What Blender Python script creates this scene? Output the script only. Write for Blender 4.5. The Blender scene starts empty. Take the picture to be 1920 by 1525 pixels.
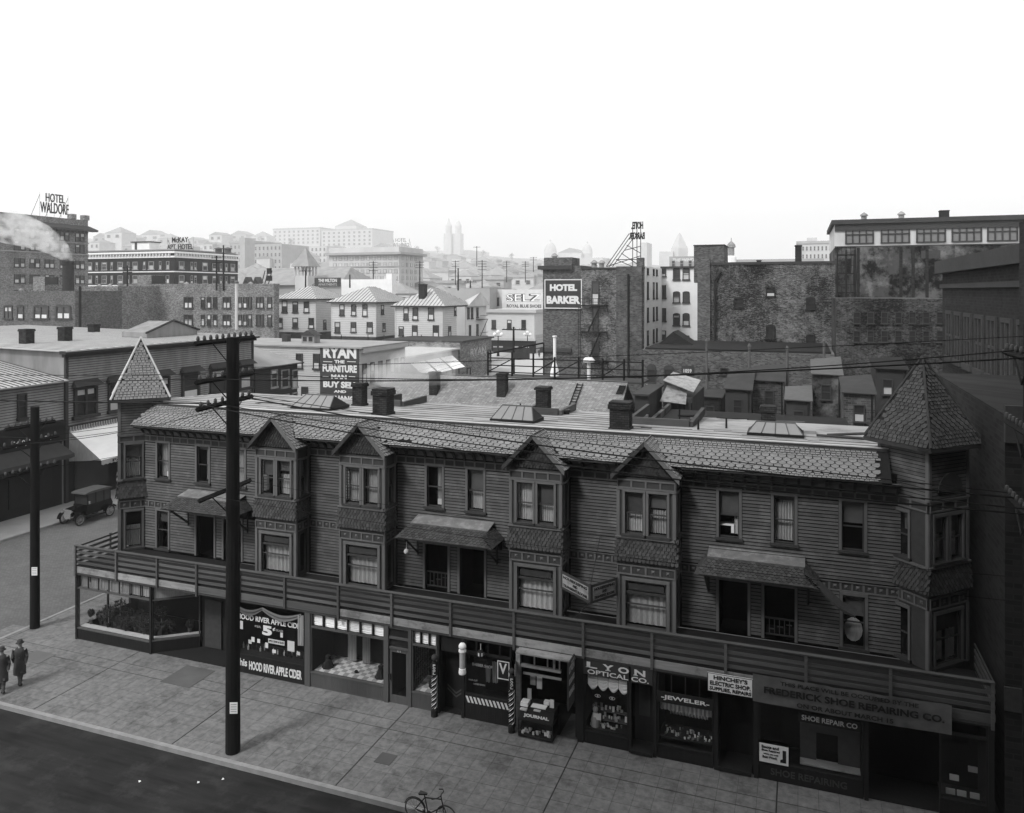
import bpy, math, random
from mathutils import Vector, Matrix

# ---------------------------------------------------------------- camera, world, sun, exposure
S = bpy.context.scene
K, CX, HY, CAMH = 1471.0, 960.0, 546.0, 16.0        # focal length / horizon of the view camera, in photo pixels
YAW = math.atan(540 / K)
cam = bpy.data.cameras.new('camera'); cam.sensor_width = 36; cam.lens = K / 1920 * 36
cam.shift_y = -(762.5 - HY) / 1920; cam.clip_start = 0.1; cam.clip_end = 9000
co = bpy.data.objects.new('camera', cam); S.collection.objects.link(co)
co.location = (0, 0, CAMH); co.rotation_euler = (math.radians(90), 0, YAW); S.camera = co

SUN_DIR = Vector((-0.28, -0.62, 0.72)).normalized()  # towards the sun
w = bpy.data.worlds.new('World'); S.world = w; w.use_nodes = True
nt = w.node_tree; bgn = nt.nodes['Background']
sky = nt.nodes.new('ShaderNodeTexSky'); sky.sky_type = 'NISHITA'; sky.sun_disc = False
sky.sun_elevation = math.asin(SUN_DIR.z); sky.sun_rotation = math.atan2(SUN_DIR.x, SUN_DIR.y)
sky.dust_density = 6.0; sky.air_density = 1.5; sky.ozone_density = 1.0; sky.altitude = 0
bw = nt.nodes.new('ShaderNodeRGBToBW'); nt.links.new(sky.outputs[0], bw.inputs[0])
mixw = nt.nodes.new('ShaderNodeMix'); mixw.inputs[0].default_value = 0.7       # thin even overcast over the clear sky
mixw.inputs[3].default_value = 9.0
nt.links.new(bw.outputs[0], mixw.inputs[2]); nt.links.new(mixw.outputs[0], bgn.inputs[0])
bgn.inputs[1].default_value = 0.15
sun = bpy.data.lights.new('sun', 'SUN'); sun.energy = 1.9; sun.angle = math.radians(10); sun.color = (1, 1, 1)
so = bpy.data.objects.new('sun', sun); S.collection.objects.link(so)
so.rotation_euler = SUN_DIR.to_track_quat('Z', 'Y').to_euler()
S.view_settings.view_transform = 'Standard'; S.view_settings.look = 'None'
S.view_settings.exposure = 0.2; S.view_settings.gamma = 1.0; S.view_settings.use_curve_mapping = False
S.render.engine = 'CYCLES'; S.cycles.use_denoising = True
S.cycles.max_bounces = 6; S.cycles.diffuse_bounces = 3; S.cycles.glossy_bounces = 2
S.cycles.transparent_max_bounces = 12; S.cycles.volume_bounces = 1
HAZE = 0.00033

# ---------------------------------------------------------------- helpers
rnd = random.Random(11)
COL = S.collection

def ray(px, py=HY):
    a = (px - CX) / K; b = -(py - HY) / K; c, s = math.cos(YAW), math.sin(YAW)
    return a * c - s, a * s + c, b
def X(px, Y):                       # x where the column px meets the real plane y = Y
    r = ray(px); return r[0] / r[1] * Y
def Yx(px, x):                      # y where it meets the real plane x = x
    r = ray(px); return r[1] / r[0] * x
def Zy(px, py, Y):
    r = ray(px, py); return CAMH + r[2] * Y / r[1]
def Zx(px, py, x):
    r = ray(px, py); return CAMH + r[2] * x / r[0]
def G(px, py, z=0.0):
    r = ray(px, py); t = (z - CAMH) / r[2]; return r[0] * t, r[1] * t
def D(px, t, py=HY):                # the point t metres ahead
    r = ray(px, py); return r[0] * t, r[1] * t, CAMH + r[2] * t

class Frame:                        # u along a wall, d outwards, z up
    def __init__(s, ox, oy, deg=0):
        a = math.radians(deg); s.o = Vector((ox, oy, 0)); s.U = Vector((math.cos(a), math.sin(a), 0))
        s.N = Vector((math.sin(a), -math.cos(a), 0)); s.a = a
    def p(s, u, d, z): return s.o + s.U * u + s.N * d + Vector((0, 0, z))
FY = lambda Y: Frame(0, Y, 0)       # faces -y, u = x
FX = lambda x: Frame(x, 0, 90)      # faces +x, u = y

class MB:
    def __init__(s): s.v = []; s.f = []; s.mi = {}
    def add(s, vs, fs, dark=()):
        n = len(s.v); s.v += [tuple(q) for q in vs]; k = len(s.f)
        for j in dark: s.mi[k + j] = 1
        s.f += [tuple(i + n for i in g) for g in fs]; return s
    def box(s, F, u0, u1, d0, d1, z0, z1):
        s.add([F.p(u, d, z) for z in (z0, z1) for u, d in ((u0, d0), (u1, d0), (u1, d1), (u0, d1))],
              [(0, 1, 2, 3), (4, 7, 6, 5), (0, 4, 5, 1), (1, 5, 6, 2), (2, 6, 7, 3), (3, 7, 4, 0)]); return s
    def wbox(s, x0, x1, y0, y1, z0, z1): return s.box(FY(0), x0, x1, -y1, -y0, z0, z1)
    def quad(s, *p): s.add(p, [tuple(range(len(p)))]); return s
    def slab(s, pts, th):           # polygon with thickness downwards along its normal
        p = [Vector(q) for q in pts]; n = (p[1] - p[0]).cross(p[2] - p[0]).normalized()
        if n.z < 0: n = -n
        k = len(p); s.add(p + [q - n * th for q in p], [tuple(range(k)), tuple(range(2 * k - 1, k - 1, -1))] +
              [(i, (i + 1) % k, (i + 1) % k + k, i + k) for i in range(k)]); return s
    def prism(s, F, poly, d0, d1):
        k = len(poly); s.add([F.p(u, d0, z) for u, z in poly] + [F.p(u, d1, z) for u, z in poly],
              [tuple(range(k)), tuple(range(2 * k - 1, k - 1, -1))] + [(i, (i + 1) % k, (i + 1) % k + k, i + k) for i in range(k)]); return s
    def tube(s, p, q, r, r2=None, n=6):
        p, q = Vector(p), Vector(q); r2 = r if r2 is None else r2; d = (q - p)
        if d.length < 1e-6: return s
        d.normalize(); a = d.cross(Vector((0, 0, 1)) if abs(d.z) < .9 else Vector((1, 0, 0))).normalized(); b = d.cross(a)
        vs = []
        for c, rr in ((p, r), (q, r2)):
            vs += [c + (a * math.cos(2 * math.pi * i / n) + b * math.sin(2 * math.pi * i / n)) * rr for i in range(n)]
        s.add(vs, [(i, (i + 1) % n, (i + 1) % n + n, i + n) for i in range(n)] + [tuple(range(n)), tuple(range(2 * n - 1, n - 1, -1))]); return s
    def path(s, pts, r, n=6):
        for a, b in zip(pts, pts[1:]): s.tube(a, b, r, r, n)
        return s
    def lathe(s, c, prof, n=12):
        cx, cy, cz = c; vs = []
        for r, z in prof: vs += [(cx + r * math.cos(2 * math.pi * i / n), cy + r * math.sin(2 * math.pi * i / n), cz + z) for i in range(n)]
        m = len(prof); fs = [(j * n + i, j * n + (i + 1) % n, (j + 1) * n + (i + 1) % n, (j + 1) * n + i) for j in range(m - 1) for i in range(n)]
        s.add(vs, fs + [tuple(range(n)), tuple(range(m * n - 1, (m - 1) * n - 1, -1))]); return s
    def ball(s, c, r, n=10, m=6, sz=1.0):
        return s.lathe(c, [(r * math.sin(math.pi * j / m) + 1e-4, -r * sz * math.cos(math.pi * j / m)) for j in range(m + 1)], n)
    def build(s, name, mat, parent=None, kind=None, smooth=False, loc=None):
        me = bpy.data.meshes.new(name); L = Vector(loc) if loc else None
        me.from_pydata([tuple(Vector(q) - L) for q in s.v] if L else s.v, [], s.f)
        me.materials.append(mat)
        if s.mi: shade_grime(me, s.mi)
        if smooth: me.polygons.foreach_set('use_smooth', [True] * len(me.polygons))
        o = bpy.data.objects.new(name, me); COL.objects.link(o)
        if L: o.location = L
        if parent: adopt(o, parent)
        if kind: o['kind'] = kind
        return o

def shade_grime(me, mi):
    me.materials.append(M['shade_grime'])
    for j in mi: me.polygons[j].material_index = 1
def adopt(o, parent):
    o.parent = parent
    if parent.type == 'EMPTY' and parent.get('_root'): o.matrix_parent_inverse = Matrix.Translation(-parent.location)

def tag(o, label=None, cat=None, group=None, kind=None):
    if label: o['label'] = label
    if cat: o['category'] = cat
    if group: o['group'] = group
    if kind: o['kind'] = kind
    return o

def thing(name, label, cat, loc=(0, 0, 0), group=None):
    o = bpy.data.objects.new(name, None); o.location = loc; o.empty_display_size = .2; COL.objects.link(o); o['_root'] = 1
    return tag(o, label, cat, group)

def dup(root, loc, rz=0.0, label=None, group=None, scale=1.0):
    r = root.copy(); r.location = loc; r.rotation_euler = (0, 0, rz); r.scale = (scale,) * 3; COL.objects.link(r)
    if label: r['label'] = label
    if group: r['group'] = group
    for ch in list(root.children):
        c = ch.copy(); COL.objects.link(c); c.parent = r
        for g in list(ch.children):
            d = g.copy(); COL.objects.link(d); d.parent = c
    return r

UNIT = {}
def unit(kind, mat, maker):
    k = (kind, mat.name)
    if k not in UNIT:
        m = MB(); maker(m); me = bpy.data.meshes.new(kind); me.from_pydata(m.v, [], m.f); me.materials.append(mat); UNIT[k] = me
        if m.mi: shade_grime(me, m.mi)
    return UNIT[k]
UF = Frame(0, 0, 0)
class _L:                            # local unit frame: p(u,d,z) -> (u,d,z)
    def p(s, u, d, z): return Vector((u, d, z))
LF = _L()
def place(name, me, parent, F, u0, u1, d0, d1, z0, z1, tilt=0.0):
    o = bpy.data.objects.new(name, me); COL.objects.link(o)
    a = F.U * (u1 - u0); b = F.N * (d1 - d0); c = Vector((0, 0, z1 - z0)); q = F.p(u0, d0, z0)
    if tilt: a = a + Vector((0, 0, tilt))
    M = Matrix(((a.x, b.x, c.x, q.x), (a.y, b.y, c.y, q.y), (a.z, b.z, c.z, q.z), (0, 0, 0, 1)))
    if parent: adopt(o, parent)
    o.matrix_basis = M
    return o
def piece(name, mat, parent, F, u0, u1, d0, d1, z0, z1, tilt=0.0):
    return place(name, unit('board', mat, lambda m: m.box(LF, 0, 1, 0, 1, 0, 1)), parent, F, u0, u1, d0, d1, z0, z1, tilt)

def wall_holes(m, F, u0, u1, z0, z1, holes, th=0.15, d=0.0):
    us = sorted({u0, u1, *[h[0] for h in holes], *[h[1] for h in holes]}); zs = sorted({z0, z1, *[h[2] for h in holes], *[h[3] for h in holes]})
    us = [u for u in us if u0 <= u <= u1]; zs = [z for z in zs if z0 <= z <= z1]
    for a, b in zip(us, us[1:]):
        run = None
        for c, e in zip(zs, zs[1:]):
            mu, mz = (a + b) / 2, (c + e) / 2
            if any(h[0] < mu < h[1] and h[2] < mz < h[3] for h in holes):
                if run: m.box(F, a, b, d - th, d, *run); run = None
            else: run = (run[0] if run else c, e)
        if run: m.box(F, a, b, d - th, d, *run)

def lap(m, F, u0, u1, z0, z1, pitch=.12, out=.025, d=0.0, gap=.22):      # lapped boards, one long course each
    n = max(1, int(round((z1 - z0) / pitch))); h = (z1 - z0) / n
    for i in range(n):
        a = z0 + i * h; b = a + h
        g = a; a += h * gap
        m.add([F.p(u0, d + out, a), F.p(u1, d + out, a), F.p(u1, d + .012, b), F.p(u0, d + .012, b), F.p(u0, d, a), F.p(u1, d, a), F.p(u0, d + .004, g), F.p(u1, d + .004, g)],
              [(0, 1, 2, 3), (4, 5, 1, 0), (6, 7, 5, 4)], (1, 2))  # underside and gap faces are coloured near black as shadow lines

# ---------------------------------------------------------------- materials (all grey: the place is seen on a black and white plate)
MATS = {}
def mat(name, v, rough=.85, var=.18, scale=3.0, streak=None, bump=0.0, rand=.0, metal=0.0, spec=.08, pat=None, **kw):
    if name in MATS: return MATS[name]
    m = bpy.data.materials.new(name); m.use_nodes = True; t = m.node_tree; N = t.nodes; Lk = t.links
    b = N['Principled BSDF']; b.inputs['Roughness'].default_value = rough; b.inputs['Metallic'].default_value = metal
    b.inputs['Specular IOR Level'].default_value = spec
    geo = N.new('ShaderNodeNewGeometry'); mp = N.new('ShaderNodeMapping'); Lk.new(geo.outputs['Position'], mp.inputs[0])
    sc = streak or (1, 1, 1); mp.inputs['Scale'].default_value = [scale * q for q in sc]
    n1 = N.new('ShaderNodeTexNoise'); n1.inputs['Detail'].default_value = 5; n1.inputs['Scale'].default_value = 1; Lk.new(mp.outputs[0], n1.inputs['Vector'])
    n2 = N.new('ShaderNodeTexNoise'); n2.inputs['Scale'].default_value = .35; n2.inputs['Detail'].default_value = 4; Lk.new(geo.outputs['Position'], n2.inputs['Vector'])
    def math_(op, a, c, d=None):
        q = N.new('ShaderNodeMath'); q.operation = op
        for i, x in enumerate((a, c, d)):
            if x is None: continue
            if isinstance(x, (int, float)): q.inputs[i].default_value = x
            else: Lk.new(x, q.inputs[i])
        return q.outputs[0]
    f = math_('ADD', math_('MULTIPLY', math_('SUBTRACT', n1.outputs[0], .5), var * 2.2), math_('MULTIPLY', math_('SUBTRACT', n2.outputs[0], .5), var * 1.6))
    f = math_('ADD', f, 1.0)
    if rand:
        oi = N.new('ShaderNodeObjectInfo'); rr_ = math_('FRACT', math_('ADD', oi.outputs['Random'], geo.outputs['Random Per Island']), 0)
        f = math_('MULTIPLY', f, math_('ADD', math_('MULTIPLY', math_('SUBTRACT', rr_, .5), rand * 2), 1.0))
    hgt = n1.outputs[0]
    if pat:                          # brick / shingle / plank / checker patterns too small to be pieces
        sx = N.new('ShaderNodeSeparateXYZ'); Lk.new(geo.outputs['Position'], sx.inputs[0]); cb = N.new('ShaderNodeCombineXYZ')
        if pat.get('plan') == 'xy': Lk.new(sx.outputs[0], cb.inputs[0]); Lk.new(sx.outputs[1], cb.inputs[1])
        else:
            Lk.new(math_('ADD', sx.outputs[0], sx.outputs[1]), cb.inputs[0]); Lk.new(sx.outputs[2], cb.inputs[1])
        br = N.new('ShaderNodeTexBrick'); Lk.new(cb.outputs[0], br.inputs['Vector']); br.inputs['Scale'].default_value = 1.0
        br.inputs['Brick Width'].default_value = pat['w']; br.inputs['Row Height'].default_value = pat['h']
        br.inputs['Mortar Size'].default_value = pat.get('m', .012); br.inputs['Mortar Smooth'].default_value = .2; br.offset = pat.get('off', .5)
        c = pat.get('c', .35); br.inputs['Color1'].default_value = (1 - c, 1 - c, 1 - c, 1); br.inputs['Color2'].default_value = (1 + c,) * 3 + (1,)
        br.inputs['Mortar'].default_value = (pat.get('mv', 1.3),) * 3 + (1,)
        bb = N.new('ShaderNodeRGBToBW'); Lk.new(br.outputs['Color'], bb.inputs[0]); f = math_('MULTIPLY', f, bb.outputs[0])
        hgt = math_('SUBTRACT', math_('MULTIPLY', hgt, .4), br.outputs['Fac'])
    val = math_('MAXIMUM', math_('MULTIPLY', f, v), .004)
    if kw.get('blotch'):             # worn, stained patches with a shape of their own
        n3 = N.new('ShaderNodeTexNoise'); n3.inputs['Scale'].default_value = kw['blotch'][0]; n3.inputs['Detail'].default_value = 8; n3.inputs['Roughness'].default_value = .7
        Lk.new(geo.outputs['Position'], n3.inputs['Vector']); rp = N.new('ShaderNodeMapRange'); Lk.new(n3.outputs[0], rp.inputs[0])
        rp.inputs[1].default_value = .5; rp.inputs[2].default_value = .62
        val = math_('ADD', val, math_('MULTIPLY', rp.outputs[0], kw['blotch'][1]))
        if 'blotch2' in kw:
            n4 = N.new('ShaderNodeTexNoise'); n4.inputs['Scale'].default_value = kw['blotch2'][0]; n4.inputs['Detail'].default_value = 10; n4.inputs['Roughness'].default_value = .75
            Lk.new(geo.outputs['Position'], n4.inputs['Vector']); r4 = N.new('ShaderNodeMapRange'); Lk.new(n4.outputs[0], r4.inputs[0]); r4.inputs[1].default_value = .47; r4.inputs[2].default_value = .56
            val = math_('ADD', val, math_('MULTIPLY', r4.outputs[0], kw['blotch2'][1]))
        val = math_('MAXIMUM', val, .006)
    Lk.new(val, b.inputs['Base Color'])
    if bump:
        bp = N.new('ShaderNodeBump'); bp.inputs['Strength'].default_value = bump; bp.inputs['Distance'].default_value = kw.get('bd', .02)
        Lk.new(hgt, bp.inputs['Height']); Lk.new(bp.outputs[0], b.inputs['Normal'])
    MATS[name] = m; return m

M = {}
M['siding'] = mat('weathered_siding', .092, blotch=(1.1, .04), var=.4, scale=2.2, streak=(.5, .5, 14), bump=.25, rand=.16)
M['shade_grime'] = mat('shadow_grime_edge', .018, var=.2)  # near-black edge colour paints in shadow lines and grime
M['siding_dark'] = mat('siding_dark', .014, var=.25, scale=2.2, streak=(.5, .5, 14), bump=.25)  # black backing between clapboards stands in for their shadow and dirt lines
M['trim'] = mat('painted_trim', .13, var=.22, scale=6, streak=(1, 1, .3), bump=.15)
M['trim_dark'] = mat('dark_trim', .05, var=.25, scale=5, bump=.15)
M['panel'] = mat('frieze_panel', .055, var=.22, scale=5, bump=.1)
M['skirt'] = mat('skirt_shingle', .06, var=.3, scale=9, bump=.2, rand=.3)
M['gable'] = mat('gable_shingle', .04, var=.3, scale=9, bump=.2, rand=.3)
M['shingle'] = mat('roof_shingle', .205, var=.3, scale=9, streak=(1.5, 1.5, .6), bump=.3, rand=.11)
M['shingle_dim'] = mat('dimmed_shingle', .065, var=.4, scale=6, bump=.3, rand=.25)  # roof shingle dimmed in colour to paint in the dark east side
M['rooftar'] = mat('flat_roof', .30, var=.5, scale=1.6, streak=(.3, 4, 1), bump=.1, blotch=(.5, -.10))
M['flash'] = mat('pale_flashing', .5, var=.2, scale=4)
M['glass'] = None
M['pane_far'] = mat('far_pane', .03, rough=.12, var=.3, scale=.7, spec=.6)
M['pane_pale'] = mat('pale_shade', .5, rough=.8, var=.15, rand=.25)
M['sash'] = mat('dark_sash', .06, var=.2)
M['far_frame'] = mat('window_frame', .10, var=.2)
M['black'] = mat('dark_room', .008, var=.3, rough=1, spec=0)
M['curtain'] = mat('lace_curtain', .42, var=.35, scale=14, streak=(1.5, 1.5, .4), rand=.25)
M['blind'] = mat('roller_blind', .10, var=.2, scale=3, rand=.3)
M['rail'] = mat('rail_boards', .09, var=.35, scale=3, streak=(.4, .4, 6), bump=.3, rand=.3)
M['fascia'] = mat('pale_fascia', .28, blotch=(2.2, -.09), var=.4, scale=3, streak=(.5, 1, 3), bump=.2, rand=.15)
M['deck'] = mat('deck_tar', .02, var=.3, scale=2)
M['shopdark'] = mat('dark_shopfront', .02, var=.25, scale=3, streak=(3, 3, .5), bump=.1)
M['shopmid'] = mat('grey_shopfront', .08, var=.22, scale=3, streak=(3, 3, .4), bump=.1)
M['slab'] = mat('paving_slab', .15, var=.4, scale=5, bump=.2, rand=.05, blotch=(.7, -.05), blotch2=(3.0, .03))
M['grout'] = mat('slab_joint', .035, var=.2, scale=4)
M['kerb'] = mat('kerb_stone', .24, var=.3, scale=3, bump=.2)
M['asphalt'] = mat('asphalt', .022, var=.6, scale=2, streak=(.25, 2, 1), bump=.3, blotch=(.8, .012))
M['brickroad'] = mat('brick_road', .12, var=.2, scale=.8, bump=.1, pat=dict(w=.22, h=.11, m=.012, c=.12, mv=.7, plan='xy'))
M['ground'] = mat('town_ground', .12, var=.3, scale=.3)
M['paleroad'] = mat('pale_road', .42, var=.15, scale=.5)
M['hill'] = mat('hill_ground', .22, var=.4, scale=.05)
M['pole'] = mat('pole_wood', .012, var=.4, scale=5, streak=(3, 3, .15), bump=.6)
M['iron'] = mat('black_iron', .02, rough=.5, var=.3)
M['wire'] = mat('wire', .012, rough=.6, var=.1)
M['insul'] = mat('insulator', .08, rough=.25, var=.1)
M['brick'] = mat('grey_brick', .085, var=.5, scale=2.5, bump=.5, pat=dict(w=.3, h=.115, m=.015, c=.6, mv=1.5))
M['brick_rough'] = mat('rough_brick', .12, blotch2=(.5, -.05), var=.9, scale=7, bump=.6, pat=dict(w=.3, h=.115, m=.018, c=.7, mv=1.4), blotch=(1.2, .06))
M['brick_mid'] = mat('mid_brick', .15, var=.7, scale=5, bump=.4, pat=dict(w=.32, h=.13, m=.018, c=.7, mv=1.4))
M['brick_dark'] = mat('dark_brick', .022, var=.3, scale=1.0, bump=.3, pat=dict(w=.45, h=.17, m=.02, c=.3, mv=1.3))
M['brick_chim'] = mat('chimney_brick', .035, var=.35, scale=3, bump=.8, pat=dict(w=.23, h=.09, m=.014, c=.4, mv=.5))
M['brick_patch'] = mat('patched_brick', .06, var=.6, scale=2.2, bump=.4, pat=dict(w=.42, h=.16, m=.02, c=.5, mv=1.6), blotch=(.5, .05))
M['brick_rough2'] = mat('dimmed_brick', .085, blotch2=(.12, -.06), var=1.1, scale=6, bump=.6, pat=dict(w=.3, h=.115, m=.018, c=.7, mv=1.5), blotch=(1.4, .05))  # base partly dimmed to paint the dark right side; blotches are stains
M['brick_rough3'] = mat('dimmed_stained_brick', .05, var=1.0, scale=5, bump=.6, pat=dict(w=.3, h=.115, m=.018, c=.7, mv=1.5), blotch=(.9, .03), blotch2=(.12, -.04))  # colour lowered further for the dim right side, with stains on top
M['concrete'] = mat('stained_concrete', .06, blotch2=(.3, -.06), var=.5, scale=.7, streak=(1, 1, .3), blotch=(.35, .10))
M['whitewall'] = mat('white_brick', .74, var=.1, scale=1)
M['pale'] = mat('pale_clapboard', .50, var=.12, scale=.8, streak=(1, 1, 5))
M['pale2'] = mat('pale_clapboard_grey', .42, var=.14, scale=.8, streak=(1, 1, 5))  # slightly greyer pale boarding
M['wood'] = mat('old_clapboard', .24, var=.4, scale=1.4, streak=(1, 1, .25), bump=.1)
M['wood_dark'] = mat('dark_clapboard', .045, var=.3, scale=1, streak=(1, 1, .25))
M['seam'] = mat('seam_metal', .42, var=.2, scale=.8, rough=.6)
M['seamrib'] = mat('seam_rib', .10, var=.2)
M['midroof'] = mat('grey_roof', .27, var=.25, scale=.6)
M['lapshingle'] = mat('lap_shingle', .24, var=.28, scale=1.6, bump=.5, pat=dict(w=.30, h=.085, m=.012, c=.22, mv=.35), rand=0)
M['white'] = mat('white_paint', .8, var=.06)
M['signdark'] = mat('sign_dark', .05, var=.15, scale=2)
M['signblack'] = mat('sign_black', .02, var=.15, scale=2)
M['letters'] = mat('sign_letter', .66, var=.06)
M['lettersgrey'] = mat('faded_letter', .36, var=.25, scale=4)
M['letterblack'] = mat('black_letter', .02, var=.1)
M['canvas'] = mat('canvas', .88, var=.14, scale=1.5, streak=(2, .4, .4))
M['paper'] = mat('paper', .7, var=.1, rand=.2)
M['greycard'] = mat('grey_card', .35, var=.2, rand=.4)
M['check_a'] = mat('pale_tile', .6, var=.08); M['check_b'] = mat('grey_tile', .3, var=.1)
M['car'] = mat('black_enamel', .005, rough=.18, var=.1, spec=.3)
M['tyre'] = mat('tyre_rubber', .05, var=.2)
M['nickel'] = mat('nickel', .55, rough=.25, metal=.8, var=.05)
M['coat'] = mat('dark_coat', .06, var=.2, scale=10)
M['skin'] = mat('skin', .30, var=.1, scale=12)
M['leafdark'] = mat('dark_leaf', .04, var=.3, scale=8)
M['skyglass'] = mat('skylight_glass', .20, rough=.2, var=.15, spec=.6)
M['bark'] = mat('bare_twigs', .26, var=.2)
M['far'] = mat('hazed_stone', .5, var=.2, scale=.1)  # pale tone puts part of the distance haze into the colour
M['far2'] = mat('hazed_brick', .34, var=.2, scale=.1)  # brick lightened so its colour carries some of the haze
M['billboard'] = mat('pale_billboard', .55, var=.15, scale=.7)

def glass_mat():
    m = bpy.data.materials.new('window_glass'); m.use_nodes = True; t = m.node_tree; N = t.nodes; N.remove(N['Principled BSDF'])
    out = N['Material Output']; tr = N.new('ShaderNodeBsdfTransparent'); tr.inputs[0].default_value = (.93, .93, .93, 1)
    gl = N.new('ShaderNodeBsdfGlossy'); gl.inputs['Roughness'].default_value = .03; gl.inputs[0].default_value = (.9, .9, .9, 1)
    lw = N.new('ShaderNodeLayerWeight'); lw.inputs[0].default_value = .5; pw = N.new('ShaderNodeMath'); pw.operation = 'POWER'; pw.inputs[1].default_value = 4; t.links.new(lw.outputs['Facing'], pw.inputs[0])
    fr = N.new('ShaderNodeMath'); fr.operation = 'MULTIPLY_ADD'; fr.inputs[1].default_value = .8; fr.inputs[2].default_value = .03; t.links.new(pw.outputs[0], fr.inputs[0]); mx = N.new('ShaderNodeMixShader')
    t.links.new(fr.outputs[0], mx.inputs[0]); t.links.new(tr.outputs[0], mx.inputs[1]); t.links.new(gl.outputs[0], mx.inputs[2]); t.links.new(mx.outputs[0], out.inputs[0])
    return m
M['glass'] = glass_mat()

# ---------------------------------------------------------------- lettering
def text(s, F, u0, u1, z0, z1, d, m, parent, bold=.0, mirror=False, name='lettering', slant=0.0, keep=False, thick=.012):
    cu = bpy.data.curves.new('t', 'FONT'); cu.body = s; cu.size = 1; cu.offset = bold; cu.resolution_u = 3; cu.align_x = 'LEFT'
    o = bpy.data.objects.new('t', cu); COL.objects.link(o); dg = bpy.context.evaluated_depsgraph_get()
    me = bpy.data.meshes.new_from_object(o.evaluated_get(dg)); bpy.data.objects.remove(o); bpy.data.curves.remove(cu)
    vs = [v.co.copy() for v in me.vertices]; fs = [tuple(p.vertices) for p in me.polygons]; bpy.data.meshes.remove(me)
    if not vs: return None
    ax, bx = min(v.x for v in vs), max(v.x for v in vs); ay, by = min(v.y for v in vs), max(v.y for v in vs)
    mb = MB(); pts = []
    for v in vs:
        a = (v.x - ax) / (bx - ax); b = (v.y - ay) / (by - ay)
        if mirror: a = 1 - a
        pts.append((u0 + (u1 - u0) * a, z0 + (z1 - z0) * b + slant * a))
    n = len(pts)
    # front faces plus an edge skirt so that each letter has thickness
    mb.add([F.p(u, d + thick, z) for u, z in pts] + [F.p(u, d, z) for u, z in pts], fs)
    from collections import Counter
    ec = Counter()
    for f in fs:
        for i in range(len(f)): a, b = f[i], f[(i + 1) % len(f)]; ec[(min(a, b), max(a, b))] += 1
    mb.f += [(a, b, b + n, a + n) for (a, b), k in ec.items() if k == 1]
    return mb.build(name, m, parent)

# ---------------------------------------------------------------- windows
def _ring(m):
    m.box(LF, 0, .1, 0, 1, 0, 1); m.box(LF, .9, 1, 0, 1, 0, 1); m.box(LF, .1, .9, 0, 1, .93, 1); m.box(LF, -.08, 1.08, 0, 1.5, -.06, .05)
    m.box(LF, .1, .9, .3, .7, .47, .52)
def _arch(m):
    _ring(m)
    for i in range(6):
        a0, a1 = math.pi * i / 6, math.pi * (i + 1) / 6
        q = [(.5 + .5 * math.cos(a), 1 + .14 * math.sin(a)) for a in (a0, a1)]
        m.prism(LF, [q[0], q[1], (q[1][0], 1), (q[0][0], 1)], 0, 1)
def win(parent, F, u0, u1, z0, z1, fm=None, blind=.5, d=0.0, dep=.14, arch=False, paneM=None, double=False):
    fm = fm or M['far_frame']
    fr = place('window', unit('arched_window' if arch else 'window', fm, _arch if arch else _ring), parent, F, u0, u1, d, d + dep, z0, z1)
    def child(nm, me_mat, a, b, dd0, dd1, c, e):
        o = piece(nm, me_mat, None, F, a, b, dd0, dd1, c, e); o.parent = fr
        o.matrix_parent_inverse = fr.matrix_basis.inverted(); return o
    if parent is not None and parent.type == 'EMPTY' and parent.get('_root'):
        pass
    w_ = u1 - u0; h = z1 - z0
    child('pane', paneM or M['pane_far'], u0 + w_ * .1, u1 - w_ * .1, d + .01, d + dep * .35, z0 + h * .05, z1 - h * .07)
    if double: child('mullion', fm, u0 + w_ * .46, u0 + w_ * .54, d + .01, d + dep, z0 + h * .05, z1 - h * .07)
    if rnd.random() < blind:
        k = rnd.uniform(.25, .7)
        child('blind', M['pane_pale'], u0 + w_ * .14, u1 - w_ * .14, d + dep * .35, d + dep * .42, z0 + h * .05, z0 + h * (.05 + k * .8)) if rnd.random() < .6 else \
        child('blind', M['pane_pale'], u0 + w_ * .14, u1 - w_ * .14, d + dep * .35, d + dep * .42, z1 - h * (.07 + k * .6), z1 - h * .07)
    return fr

def box_roofed(root, x0, x1, y0, y1, z0, z1, m, roofm=None, par=.0, cor=None, corm=None):
    b = MB(); b.wbox(x0, x1, y0, y1, z0, z1); b.build('wall', m, root)
    r = MB(); r.wbox(x0 + .2, x1 - .2, y0 + .2, y1 - .2, z1 + .01, z1 + .12); r.build('roof', roofm or M['midroof'], root)
    if par:
        p = MB()
        p.wbox(x0 - .05, x1 + .05, y0 - .05, y0 + .25, z1 + .001, z1 + par); p.wbox(x0 - .05, x1 + .05, y1 - .25, y1 + .05, z1 + .001, z1 + par)
        p.wbox(x0 - .05, x0 + .25, y0 + .25, y1 - .25, z1 + .001, z1 + par); p.wbox(x1 - .25, x1 + .05, y0 + .25, y1 - .25, z1 + .001, z1 + par)
        p.build('parapet', m, root)
    if cor:
        c = MB(); o, h = cor
        c.wbox(x0 - o, x1 + o, y0 - o, y0 - .001, z1 - h, z1 - .02); c.wbox(x1 + .001, x1 + o, y0, y1, z1 - h, z1 - .02); c.wbox(x0 - o, x0 - .001, y0, y1, z1 - h, z1 - .02)
        c.build('cornice', corm or M['trim_dark'], root)

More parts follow.
